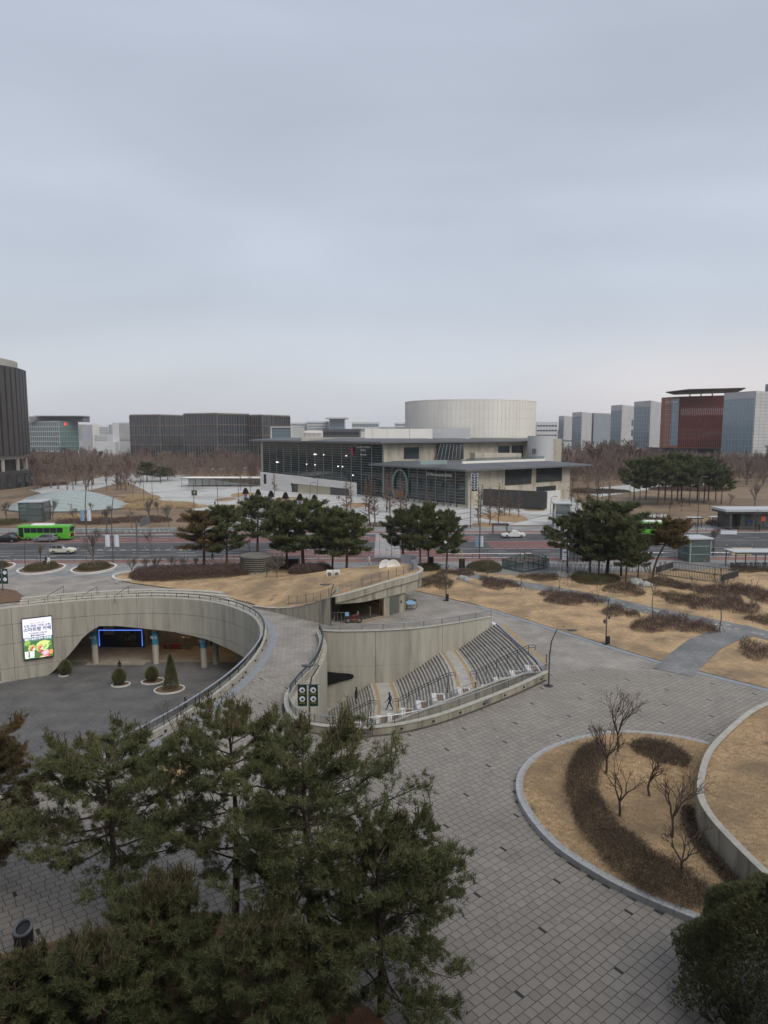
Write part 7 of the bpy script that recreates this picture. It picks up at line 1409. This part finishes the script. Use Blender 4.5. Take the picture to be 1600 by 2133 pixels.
for xx in (8.4, 10.9): k = MB(); k.box(x0+xx, y0+.5, 1.9, 1.0, .04, 1.1); k.obj('poster', 'poster_red', t)
mat('sign_blue', (.03, .03, .22), .5); k = MB(); k.box(x0+5.2, y0-.2, 1.6, .9, .06, .7); k.obj('sign', 'sign_blue', t)
# garden name board
x, y = G(1374, 1084); t = thing('name_board', 'dark board with white Korean letters beyond the right pines', 'sign', (x, y, 0)); k = MB(); k.box(-.6, 0, .5, 5.2, .3, 1.25); k.obj('board', 'fin_dark', t, world=False); link('lettering', textmesh('서울식물원', 1.0, 'white_paint', .02, bold=.02), t, (-.5, -.18, 1.15), (R(90), 0, 0)); k = MB(); [k.box(q, 0, 0, .15, .15, .5) for q in (-2.8, 1.6)]; k.obj('feet', 'fin_dark', t, world=False)
for i, (u, v, w, lab) in enumerate(((405, 1033, 1.9, 'dark info board with green emblem on the far plaza'), (1211, 1083, 2.2, 'dark info board with a white bird by the coach'), (930, 1049, 1.6, 'small dark notice board at the hall foot'))):
    x, y = G(u, v); t = thing('info_board', lab, 'sign', (x, y, 0)); k = MB(); k.box(0, 0, .2, w, .2, w*.95); k.obj('board', 'fin_dark', t, world=False); k = MB(); k.add([(-.15*w, -.12, w*.35), (.05*w, -.12, w*.5), (.25*w, -.12, w*.95), (0, -.12, w*.65)], [(0, 1, 2, 3)]); k.obj('emblem', 'led_green' if i == 0 else 'white_paint', t, world=False)
# advertising banner on the far rail, striped sign by the shelter roof
x, y = G(1518, 1114); k = MB(); k.box(0, 0, .1, 3.4, .05, .8); o = tag(k.obj('rail_banner', 'banner_white'), 'white banner tied to the far guard rail', 'banner'); o.location = (x, y, 0)
mat('ad_warm', (.55, .40, .22), .6); x, y = G(1545, 1160); k = MB(); k.box(0, 0, .3, 3.4, .08, 1.3); o = tag(k.obj('ad_panel', 'ad_warm'), 'warm coloured advert panel behind the bicycle parking roof', 'advert'); o.location = (x, y, 0)
# ---------------------------------------------------------------- stairwell rails
def wellbox(label, base, h, m, paneled):
    P = [G(u, v) for u, v in base]; t = thing('stairwell_rail', label, 'railing', (P[0][0], P[0][1], 0)); n = len(P)
    k = MB(); k.strip(P, 0, .35, .3, closed=True); k.obj('upstand', 'concrete_dirty' if not paneled else 'grey_metal', t); k = MB(); k.strip(P, h, h+.08, .14, closed=True); k.obj('top_rail', 'lamp_grey', t)
    for i in range(n):
        a, b_ = P[i], P[(i+1) % n]; L = math.dist(a, b_)
        if paneled:
            q = max(1, round(L/1.25)); an = math.atan2(b_[1]-a[1], b_[0]-a[0])
            for j in range(q): p = lerp2(a, b_, (j+.5)/q); k = MB(); k.box(p[0], p[1], .4, L/q-.12, .03, h-.42, an); k.obj('pane', 'glass_clear', t); p = lerp2(a, b_, j/q); k = MB(); k.box(p[0], p[1], .3, .07, .07, h-.3, an); k.obj('post', 'dark_metal', t)
        else:
            q = int(L/.22)
            for j in range(q): p = lerp2(a, b_, (j+.5)/q); k = MB(); k.box(p[0], p[1], .3, .05, .09, h-.3, math.atan2(b_[1]-a[1], b_[0]-a[0])); k.obj('slat', 'lamp_grey', t)
    k = MB(); k.prism([tuple(np.array(p)*.97+np.mean(np.array(P), 0)*.03) for p in P], .02, .05); k.obj('well_floor', 'void_shade_black', t) if not paneled else k.obj('well_floor', 'grey_metal', t)  # the black sheet stands in for the shade down the stairwell
wellbox('glass panelled subway stair enclosure on the pavement', ((1046, 1184), (1089, 1193), (1143, 1183), (1101, 1172)), 1.45, 0, True); wellbox('dark slatted rail box round the station stairs at right', ((1366, 1199), (1500, 1217), (1538, 1206), (1402, 1187)), 1.25, 0, False)
# ---------------------------------------------------------------- bicycles
def make_bike(label, group, m):
    t = thing('bicycle', label, 'bicycle', (0, 0, 0), group=group)
    for x in (-.5, .5):
        k = MB(); k.tube([(x+.32*math.cos(a*R(30)), 0, .33+.32*math.sin(a*R(30))) for a in range(12)], .025, 4, closed=True); [k.bar((x, 0, .33), (x+.32*math.cos(a*R(60)), 0, .33+.32*math.sin(a*R(60))), .01) for a in range(6)]; k.obj('wheel', 'black_rubber' if m != 'white_paint' else 'grey_metal', t, world=False)
    k = MB(); k.tube([(-.5, 0, .33), (-.12, 0, .30), (.38, 0, .68), (.5, 0, .33)], .03, 5); k.tube([(-.12, 0, .3), (-.22, 0, .85)], .025, 5); k.tube([(.38, 0, .68), (.34, 0, .98), (.25, .25, 1.02)], .02, 5); k.tube([(.34, 0, .98), (.25, -.25, 1.02)], .02, 5); k.obj('frame', m, t, world=False)
    k = MB(); k.box(-.24, 0, .85, .26, .14, .07, tx=.7); k.obj('saddle', 'black_rubber', t, world=False); k = MB(); k.box(.55, 0, .72, .24, .30, .22, tx=1.15, ty=1.15); k.obj('basket', m, t, world=False); return t
mat('bike_teal', (.25, .38, .33), .5); rb = random.Random(9)
def bikerow(label, group, m, spots):
    b0 = None
    for (x, y, rz) in spots:
        if b0 is None: b0 = make_bike(label, group, m); b0.location = (x, y, .03); b0.rotation_euler = (0, 0, rz)
        else: copy_tree(b0, (x, y, .03), rz)
bikerow('white share bicycle in the row behind the right pines', 'share bicycles behind the right pines', 'white_paint', [(*G(1143+i*9.2, 1187+i*.25), R(60)+rb.uniform(-.15, .15)) for i in range(25)]); bikerow('teal share bicycle in the row beyond the road at left', 'share bicycles beyond the road at left', 'bike_teal', [(*G(146+i*9.8, 1112.5-i*.12), R(70)+rb.uniform(-.2, .2)) for i in range(26)]); bikerow('dark bicycle under the parking roof at the right edge', 'bicycles under the parking roof', 'lamp_grey', [(*G(1526+i*8, 1186), R(80)+rb.uniform(-.3, .3)) for i in range(10)]); bikerow('dark bicycle under the tilted white canopies', 'bicycles under the tilted canopies', 'lamp_grey', [(*G(1425+i*6, 1098), R(75)+rb.uniform(-.4, .4)) for i in range(7)]+[(*G(1483+i*6, 1097), R(75)) for i in range(4)])
# motorcycle and solar cargo bike at the pavilion
x, y = G(737, 1298); mc = thing('motorcycle', 'dark red and black motorcycle before the pavilion entrance', 'motorcycle', (x, y, .02), R(6)); 
for xx in (-.62, .62): wheel_parts(mc, xx, 0, .30, .14)
mat('moto_red', (.12, .035, .03), .3); k = MB(); k.tube([(-.75, 0, .62), (-.3, 0, .72), (.1, 0, .82), (.38, 0, .95), (.5, 0, .72), (.3, 0, .4), (-.2, 0, .35), (-.5, 0, .45)], [.06, .14, .17, .15, .13, .16, .18, .09], 8); k.obj('fairing', 'moto_red', mc, world=False); k = MB(); k.box(-.25, 0, .74, .75, .28, .12, tx=.85); k.obj('seat', 'black_rubber', mc, world=False); k = MB(); k.tube([(.62, 0, .3), (.42, 0, 1.0), (.35, .32, 1.05)], .03, 6); k.tube([(.42, 0, 1.0), (.35, -.32, 1.05)], .03, 6); k.obj('fork', 'steel', mc, world=False); k = MB(); k.box(-.75, 0, .85, .42, .42, .36); k.obj('top_box', 'banner_blue', mc, world=False); k = MB(); k.box(.48, 0, 1.0, .05, .3, .32); k.obj('windshield', 'lamp_lens', mc, world=False); k = MB(); k.cyl(.1, .16, .3, .5, .14, n=10); k.obj('engine', 'steel', mc, world=False)
x, y = G(852, 1270); b_ = make_bike('bicycle with blue cover beside the pavilion pier', None, 'lamp_grey'); b_.location = (x, y, .02); b_.rotation_euler = (0, 0, R(15)); b_.scale = (1.25, 1.25, 1.25); k = MB(); k.box(.1, 0, .78, .9, .7, .06); o = k.obj('blue_cover', 'banner_blue', b_, world=False); o.rotation_euler = (R(20), 0, 0)
# litter bin in the foreground, parcels of black bags at the yellow post
x, y = G(52, 1992); t = thing('litter_bin', 'dark cylindrical litter bin with slanted top at the lower left', 'litter bin', (x, y, .05)); k = MB(); n = 24; k.v = [(.36*math.cos(2*math.pi*i/n), .36*math.sin(2*math.pi*i/n), 0) for i in range(n)]+[(.36*math.cos(2*math.pi*i/n), .36*math.sin(2*math.pi*i/n), 1.15+.12*math.sin(2*math.pi*i/n)) for i in range(n)]; k.f = [(i, (i+1) % n, n+(i+1) % n, n+i) for i in range(n)]+[tuple(range(n, 2*n))]; k.m = [0]*(n+1); k.obj('drum', 'dark_metal', t, world=False)
k = MB(); k.v = [(r*math.cos(2*math.pi*i/n), r*math.sin(2*math.pi*i/n), 1.16+dz+.12*math.sin(2*math.pi*i/n)) for r, dz in ((.39, 0), (.39, .07), (.27, .07), (.27, 0)) for i in range(n)]; k.f = [(q*n+i, q*n+(i+1) % n, ((q+1) % 4)*n+(i+1) % n, ((q+1) % 4)*n+i) for q in range(4) for i in range(n)]; k.m = [0]*len(k.f); k.obj('rim', 'grey_metal', t, world=False); k = MB(); k.box(0, -.33, .55, .4, .1, .22); k.obj('slot', 'void_shade_black', t, world=False)
mat('yellow_paint', (.52, .42, .12), .6); x, y = G(962, 1185); t = thing('signal_post', 'yellow post with two black covered boxes by the path', 'post', (x, y, .05)); k = MB(); k.cyl(0, 0, 0, 3.0, .06, n=8); k.obj('post', 'yellow_paint', t, world=False); [MB().box(q, -.1, .1, .42, .4, 1.5, ty=.8, tx=.85).obj('covered_box', 'black_rubber', t, world=False) for q in (-.26, .26)]
x, y = G(897, 1181); k = MB(); k.box(0, 0, 0, .95, .5, 1.5, tx=.95); k.box(0, 0, 1.5, 1.0, .55, .06); tag(k.obj('utility_cabinet', 'dark_metal'), 'black utility cabinet behind the pine pair', 'cabinet').location = (x, y, .1)
# kerbed tree islands with clipped evergreens on the sunken floor
for i, (u, v, w, h, r, hh, uo, lab) in enumerate(((252, 1427, 36, 10, .75, 1.7, -3, 'small round clipped evergreen at left on the sunken plaza'), (319, 1420, 46, 13, .72, 1.55, -2, 'small round clipped evergreen in the middle of the sunken plaza'), (353, 1437, 60, 18, .85, 3.9, 4, 'tall tapering clipped evergreen on the sunken plaza'), (133, 1407, 18, 6, .75, 1.6, 4, 'round clipped evergreen in a bowl by the arch foot'))):
    P = ell(u, v, w, h, BOWLZ, 26, 0, rot=.3); c = G(u, v, BOWLZ); t = thing('tree_island', 'pale kerbed soil island under the '+lab.split(' on ')[0].split(' in a')[0].split(' in the')[0], 'planter', (c[0], c[1], BOWLZ)); k = MB(); k.strip(P, BOWLZ, BOWLZ+.14, .16, closed=True); k.obj('kerb', 'white_stone', t); k = MB(); k.prism(P, BOWLZ, BOWLZ+.09); k.obj('soil', 'soil', t)
    rg = np.random.default_rng(400+i); n = 5200; f = rg.uniform(0, 1, n)**.75; a = rg.uniform(0, 6.283, n); prof = np.sin(np.pi*np.clip(f*.82+.16, 0, 1))**.7 if i != 2 else np.clip((1-f)**.75*1.05, 0, 1); rad = r*prof*rg.uniform(.6, 1, n)**.5; C = np.stack([rad*np.cos(a), rad*np.sin(a), .2+hh*f], 1); V, F = needles(rg, C, np.stack([np.cos(a), np.sin(a), np.full(n, .8)], 1), 2, .16, .03, .5, .1)
    x, y = G(u+uo, v, BOWLZ); tt = thing('clipped_evergreen', lab, 'bush', (x, y, BOWLZ+.08)); k = MB(); k.cyl(0, 0, 0, hh*.6, .06, .03, 6); k.obj('trunk', 'bark', tt, world=False); link('crown', npmesh('crown', V, F, 'conifer', np.repeat(rg.random(n), 2)), tt)
# low steps in the sunken plaza's left corner
t = thing('corner_steps', 'pale steps with thin rail in the left corner of the sunken plaza', 'steps', (-46, 79, BOWLZ))
for q in range(4): P = [G(u, v, BOWLZ) for u, v in ((-60, 1432-q*5), (0, 1424-q*5), (52-q*3, 1411-q*3))]; k = MB(); k.strip(P, BOWLZ, BOWLZ+.16*(q+1), .9, side=1); k.obj('step', 'coping', t)
k = MB(); a = G3(8, 1418, BOWLZ); b_ = G3(40, 1411, BOWLZ); k.tube([a, (a[0], a[1], a[2]+1.3), (b_[0], b_[1], b_[2]+1.2), b_], .03, 6); k.obj('rail', 'dark_metal', t); k = MB(); P = [G(u, v, BOWLZ) for u, v in ((-20, 1412), (58, 1408))]; k.strip(P, BOWLZ, BOWLZ+1.3, .4); k.obj('low_wall', 'concrete', t)
# ---------------------------------------------------------------- potted cone trees on the far plaza
mat('pot_purple', (.22, .13, .42), .5); mat('topiary', (.055, .05, .032), .9, (.08, .07, .042), .6, var=((.035, .04, .022), 1))
pc_ = None
for i, (u, v) in enumerate(((512, 1037), (538, 1040), (565, 1044), (595, 1047.5), (625, 1051), (655, 1054))):
    x, y = G(u, v); s = 1.0; lab = 'clipped cone tree in a purple pot, %s from the left' % ['first', 'second', 'third', 'fourth', 'fifth', 'sixth'][i]
    if pc_ is None:
        pc_ = thing('potted_cone_tree', lab, 'potted tree', (x, y, 0), group='potted cone trees on the far plaza'); k = MB(); k.lathe([(.38, 0), (.55, .8), (.62, .85), (.6, .95)], n=14); k.obj('pot', 'pot_purple', pc_, world=False); rg = np.random.default_rng(5); n = 2600; f = rg.uniform(0, 1, n)**.7; a = rg.uniform(0, 6.283, n); rad = 1.0*np.clip((1.05-f)**.7, 0, 1)*np.clip(f*9, .3, 1)*rg.uniform(.6, 1, n)**.5; C = np.stack([rad*np.cos(a), rad*np.sin(a), 1.15+2.0*f], 1); V, F = needles(rg, C, np.stack([np.cos(a), np.sin(a), np.full(n, .6)], 1), 2, .25, .06, .5, .1); link('crown', npmesh('crown', V, F, 'topiary', np.repeat(rg.random(n), 2)), pc_); k = MB(); k.cyl(0, 0, .8, 1.5, .08, n=6); k.obj('trunk', 'bark', pc_, world=False)
    else: copy_tree(pc_, (x, y, 0), i, label=lab)
mat('yellow_art', (.60, .50, .08), .5); x, y = G(671, 1062); k = MB(); [k.tube([(0, 0, .2), (q*.5, 0, .6), (q*.75, .1, 1.5+.3*(abs(q) < 1))], .09, 6) for q in (-1.4, -.6, .3, 1.2)]; k.cyl(0, 0, 0, .3, .7, n=12); tag(k.obj('yellow_sculpture', 'yellow_art'), 'yellow branching sculpture right of the potted cone trees', 'sculpture').location = (x, y, 0)
# ---------------------------------------------------------------- people
mat('skin', (.42, .26, .19), .6); mat('hair', (.015, .012, .011), .7); mat('cloth_black', (.016, .016, .018), .9); mat('cloth_white', (.62, .62, .62), .9); mat('cloth_navy', (.02, .025, .05), .9); mat('cloth_grey', (.16, .16, .17), .9); mat('cloth_tan', (.30, .22, .15), .9); mat('shoe_white', (.6, .6, .6), .7)
def person_mesh(pose):
    # joints: x right, y forward (walking direction +y), z up
    sw = {'walk': .30, 'stride': .36, 'stand': .04, 'sit': 0}[pose]; J = {}; J['pelvis'] = ((0, 0, .95), .125); J['spine'] = ((0, .0, 1.14), .12); J['chest'] = ((0, .02, 1.34), .145); J['neck'] = ((0, .03, 1.49), .055); J['head'] = ((0, .06, 1.60), .088); J['crown'] = ((0, .05, 1.68), .075); E_ = [('pelvis', 'spine'), ('spine', 'chest'), ('chest', 'neck'), ('neck', 'head'), ('head', 'crown')]
    for s, n in ((-1, 'l'), (1, 'r')):
        f = sw*s
        if pose == 'sit': J['hip'+n] = ((s*.10, .05, .93), .095); J['knee'+n] = ((s*.13, .45, .95), .065); J['ank'+n] = ((s*.13, .46, .50), .045); J['toe'+n] = ((s*.13, .62, .47), .035)
        else: J['hip'+n] = ((s*.09, .0, .90), .095); J['knee'+n] = ((s*.09, f*.55+.06*abs(f), .50), .065); J['ank'+n] = ((s*.09, f*1.0-.05*(f < 0), .08+.10*(f < -.1)), .045); J['toe'+n] = ((s*.10, f*1.0+.15, .045+.03*(f < -.1)), .035)
        J['sh'+n] = ((s*.18, .01, 1.40), .062); J['el'+n] = ((s*.23, -f*.45, 1.12), .046); J['wr'+n] = ((s*.22, -f*.7+.12, .90 if pose != 'sit' else 1.0), .034); J['hd'+n] = ((s*.22, -f*.8+.17, .82 if pose != 'sit' else .98), .032); J['fi'+n] = ((s*.215, -f*.84+.20, .755 if pose != 'sit' else .97), .017); J['th'+n] = ((s*.185, -f*.8+.21, .80 if pose != 'sit' else .99), .013)
        E_ += [('pelvis', 'hip'+n), ('hip'+n, 'knee'+n), ('knee'+n, 'ank'+n), ('ank'+n, 'toe'+n), ('chest', 'sh'+n), ('sh'+n, 'el'+n), ('el'+n, 'wr'+n), ('wr'+n, 'hd'+n), ('hd'+n, 'fi'+n), ('hd'+n, 'th'+n)]
    names = list(J); me = bpy.data.meshes.new('body'); me.from_pydata([J[n][0] for n in names], [(names.index(a), names.index(b_)) for a, b_ in E_], []); o = bpy.data.objects.new('tmp', me); COL.objects.link(o); o.modifiers.new('s', 'SKIN')
    for i, n in enumerate(names): r = J[n][1]; me.skin_vertices[0].data[i].radius = (r, r*.8 if n in ('chest', 'spine', 'pelvis') else r)
    me.skin_vertices[0].data[0].use_root = True; o.modifiers.new('u', 'SUBSURF').levels = 1; dg = bpy.context.evaluated_depsgraph_get(); out = bpy.data.meshes.new_from_object(o.evaluated_get(dg)); bpy.data.objects.remove(o); P = np.array([J[n][0] for n in names]); mi = []
    for p in out.polygons:
        n = names[int(np.argmin(((P-np.array(p.center))**2).sum(1)))]; mi.append(2 if n[:2] in ('he', 'cr', 'ne', 'hd', 'fi', 'th') and n != 'hipl' else (3 if n[:3] in ('toe',) else (1 if n[:3] in ('hip', 'kne', 'ank', 'pel') else 0)))
    out.polygons.foreach_set('material_index', mi); out.polygons.foreach_set('use_smooth', [True]*len(mi)); return out
PM = {p: person_mesh(p) for p in ('walk', 'stride', 'stand', 'sit')}; HAIR = MB().lathe([(.085, -.02), (.098, .03), (.085, .085), (.04, .115)], n=12).mesh('hair', 'hair', True); FACE = MB().box(0, .088, 0, .03, .03, .04).mesh('nose', 'skin')
def person(label, loc, rz, pose='stand', top='cloth_black', leg='cloth_black', shoe='black_rubber', h=1.0, group=None):
    t = thing('person', label, 'person', loc, rz, group); t.scale = (h, h, h); me = PM[pose].copy(); me.materials.clear(); [me.materials.append(MAT[q]) for q in (top, leg, 'skin', shoe)]; link('body', me, t); link('hair', HAIR, t, (0, .035, 1.63)); link('nose', FACE, t, (0, .06, 1.59)); return t
def pp_(u, v, z=0): x, y = G(u, v, z); return (x, y, z+.01)
person('person in black striding across the sunken plaza', pp_(387, 1482, BOWLZ), R(95), 'stride', shoe='shoe_white', h=.92); person('person in black behind the small round evergreen', pp_(250, 1402, BOWLZ), R(180), 'stand', 'cloth_black', h=.95); person('person in navy top and black trousers on the lower landing', pp_(812, 1480, -5.2), R(80), 'walk', 'cloth_navy', 'cloth_black', 'shoe_white', 1.03); person('person in black going down the lowest flight', pp_(742, 1465, -6.0), R(250), 'stand', 'cloth_black', 'cloth_black', h=.98)
person('person in black sitting on the left ring planter', (G(97, 1180)[0], G(97, 1180)[1], -.05), R(160), 'sit'); person('person in white jacket sitting on the left ring planter', (G(102, 1180)[0], G(102, 1180)[1], -.05), R(200), 'sit', 'cloth_white'); person('person in dark coat walking behind the staked pines', pp_(443, 1171), R(-90), 'walk', 'cloth_navy', 'cloth_black'); person('person in white trousers walking right of the turf mound pines', pp_(769, 1178), R(80), 'stride', 'cloth_white', 'cloth_white'); person('person in black by the far end of the glass stair enclosure', pp_(1136, 1180), R(20), 'stand', 'cloth_black', h=1.05); person('person in white jacket beside the glass stair enclosure', pp_(1130, 1179), R(-20), 'stand', 'cloth_white', 'cloth_black', h=1.02); person('person behind the glass stair enclosure, left', pp_(1089, 1172), R(0), 'stand', 'cloth_white', 'cloth_grey')
for i, (u, v, top, lab) in enumerate(((806, 1068, 'cloth_black', 'person in black before the oval portal, left of two'), (813, 1068, 'cloth_black', 'person in black before the oval portal, right of two'), (1037, 1065, 'cloth_grey', 'person under the trees before the dark screen'), (448, 1056, 'cloth_black', 'person in black on the far plaza beside the purple sign'), (702, 1042, 'cloth_tan', 'person in tan by the hall entrance, left of two'), (706, 1043, 'cloth_black', 'person in black by the hall entrance, right of two'), (609, 1048, 'cloth_white', 'person in white between the potted cone trees'), (1393, 1090, 'cloth_black', 'person walking right of the name board'), (1414, 1092, 'cloth_black', 'person in black beside the parked bicycles'), (1418, 1092, 'banner_blue', 'person in pale blue beside the parked bicycles'), (1574, 1107, 'cloth_black', 'person before the station entrance, left of two'), (1581, 1107, 'cloth_black', 'person before the station entrance, right of two'), (1485, 1160, 'cloth_black', 'person in black right of the glass lift'), (230, 1045, 'cloth_black', 'person on the slope right of the glass dome'), (144, 1010, 'cloth_black', 'person on the park path at left'), (268, 1012, 'cloth_black', 'person at the left side of the far plaza'), (335, 1008, 'cloth_black', 'person by the park evergreens'), (480, 985, 'cloth_black', 'person beyond the plaza pavilion roof'), (1200, 1060, 'cloth_grey', 'person near the lift tower across the road'))): person(lab, pp_(u, v), i*1.3, ('walk', 'stand')[i % 2], top, 'cloth_black')
# ================================================================== thin winter haze over the whole place
hm = bpy.data.materials.new('haze'); hm.use_nodes = True; t = hm.node_tree; t.nodes.clear(); vo = N(t, 'ShaderNodeVolumePrincipled'); vo.inputs['Color'].default_value = (.90, .93, 1.0, 1); vo.inputs['Density'].default_value = .00013; vo.inputs['Anisotropy'].default_value = .2; mo = N(t, 'ShaderNodeOutputMaterial'); wire(t, vo, 0, mo, 'Volume'); MAT['haze'] = hm
k = MB(); k.box(0, 1555, -12, 8400, 3200, 85); hz_ = k.obj('haze', 'haze'); hz_['kind'] = 'stuff'; hz_['label'] = 'thin winter haze'
# ================================================================== labels of look-alikes that stand in a row: counted from the left
ON = 'first second third fourth fifth sixth seventh eighth ninth tenth eleventh twelfth thirteenth fourteenth fifteenth sixteenth seventeenth eighteenth nineteenth twentieth'.split()
def ordn(i):
    if i < 20: return ON[i]
    return 'thirtieth' if i == 29 else ('twenty-' if i < 29 else 'thirty-')+ON[(i+1) % 10-1]
for g_ in ('far grove of flat-topped pines', 'bare trees on the plaza before the hall', 'belt of pines before the far offices', 'bare trees on the slope at right', 'lane divider posts on the road', 'share bicycles behind the right pines', 'share bicycles beyond the road at left', 'bicycles under the parking roof', 'bicycles under the tilted canopies', 'floor lamps along the glass hall', 'amber downlights in the underpass', 'bare trees behind the glass dome'):
    mem = [o for o in COL.objects if o.parent is None and o.get('group') == g_]; mem.sort(key=lambda o: PU(*o.location)[0])
    for i, o in enumerate(mem): o['label'] = o['label']+', '+(ordn(i) if i < len(mem)-1 or i == 0 else 'last')+' from the left' if i < len(mem)-1 else o['label']+', rightmost'
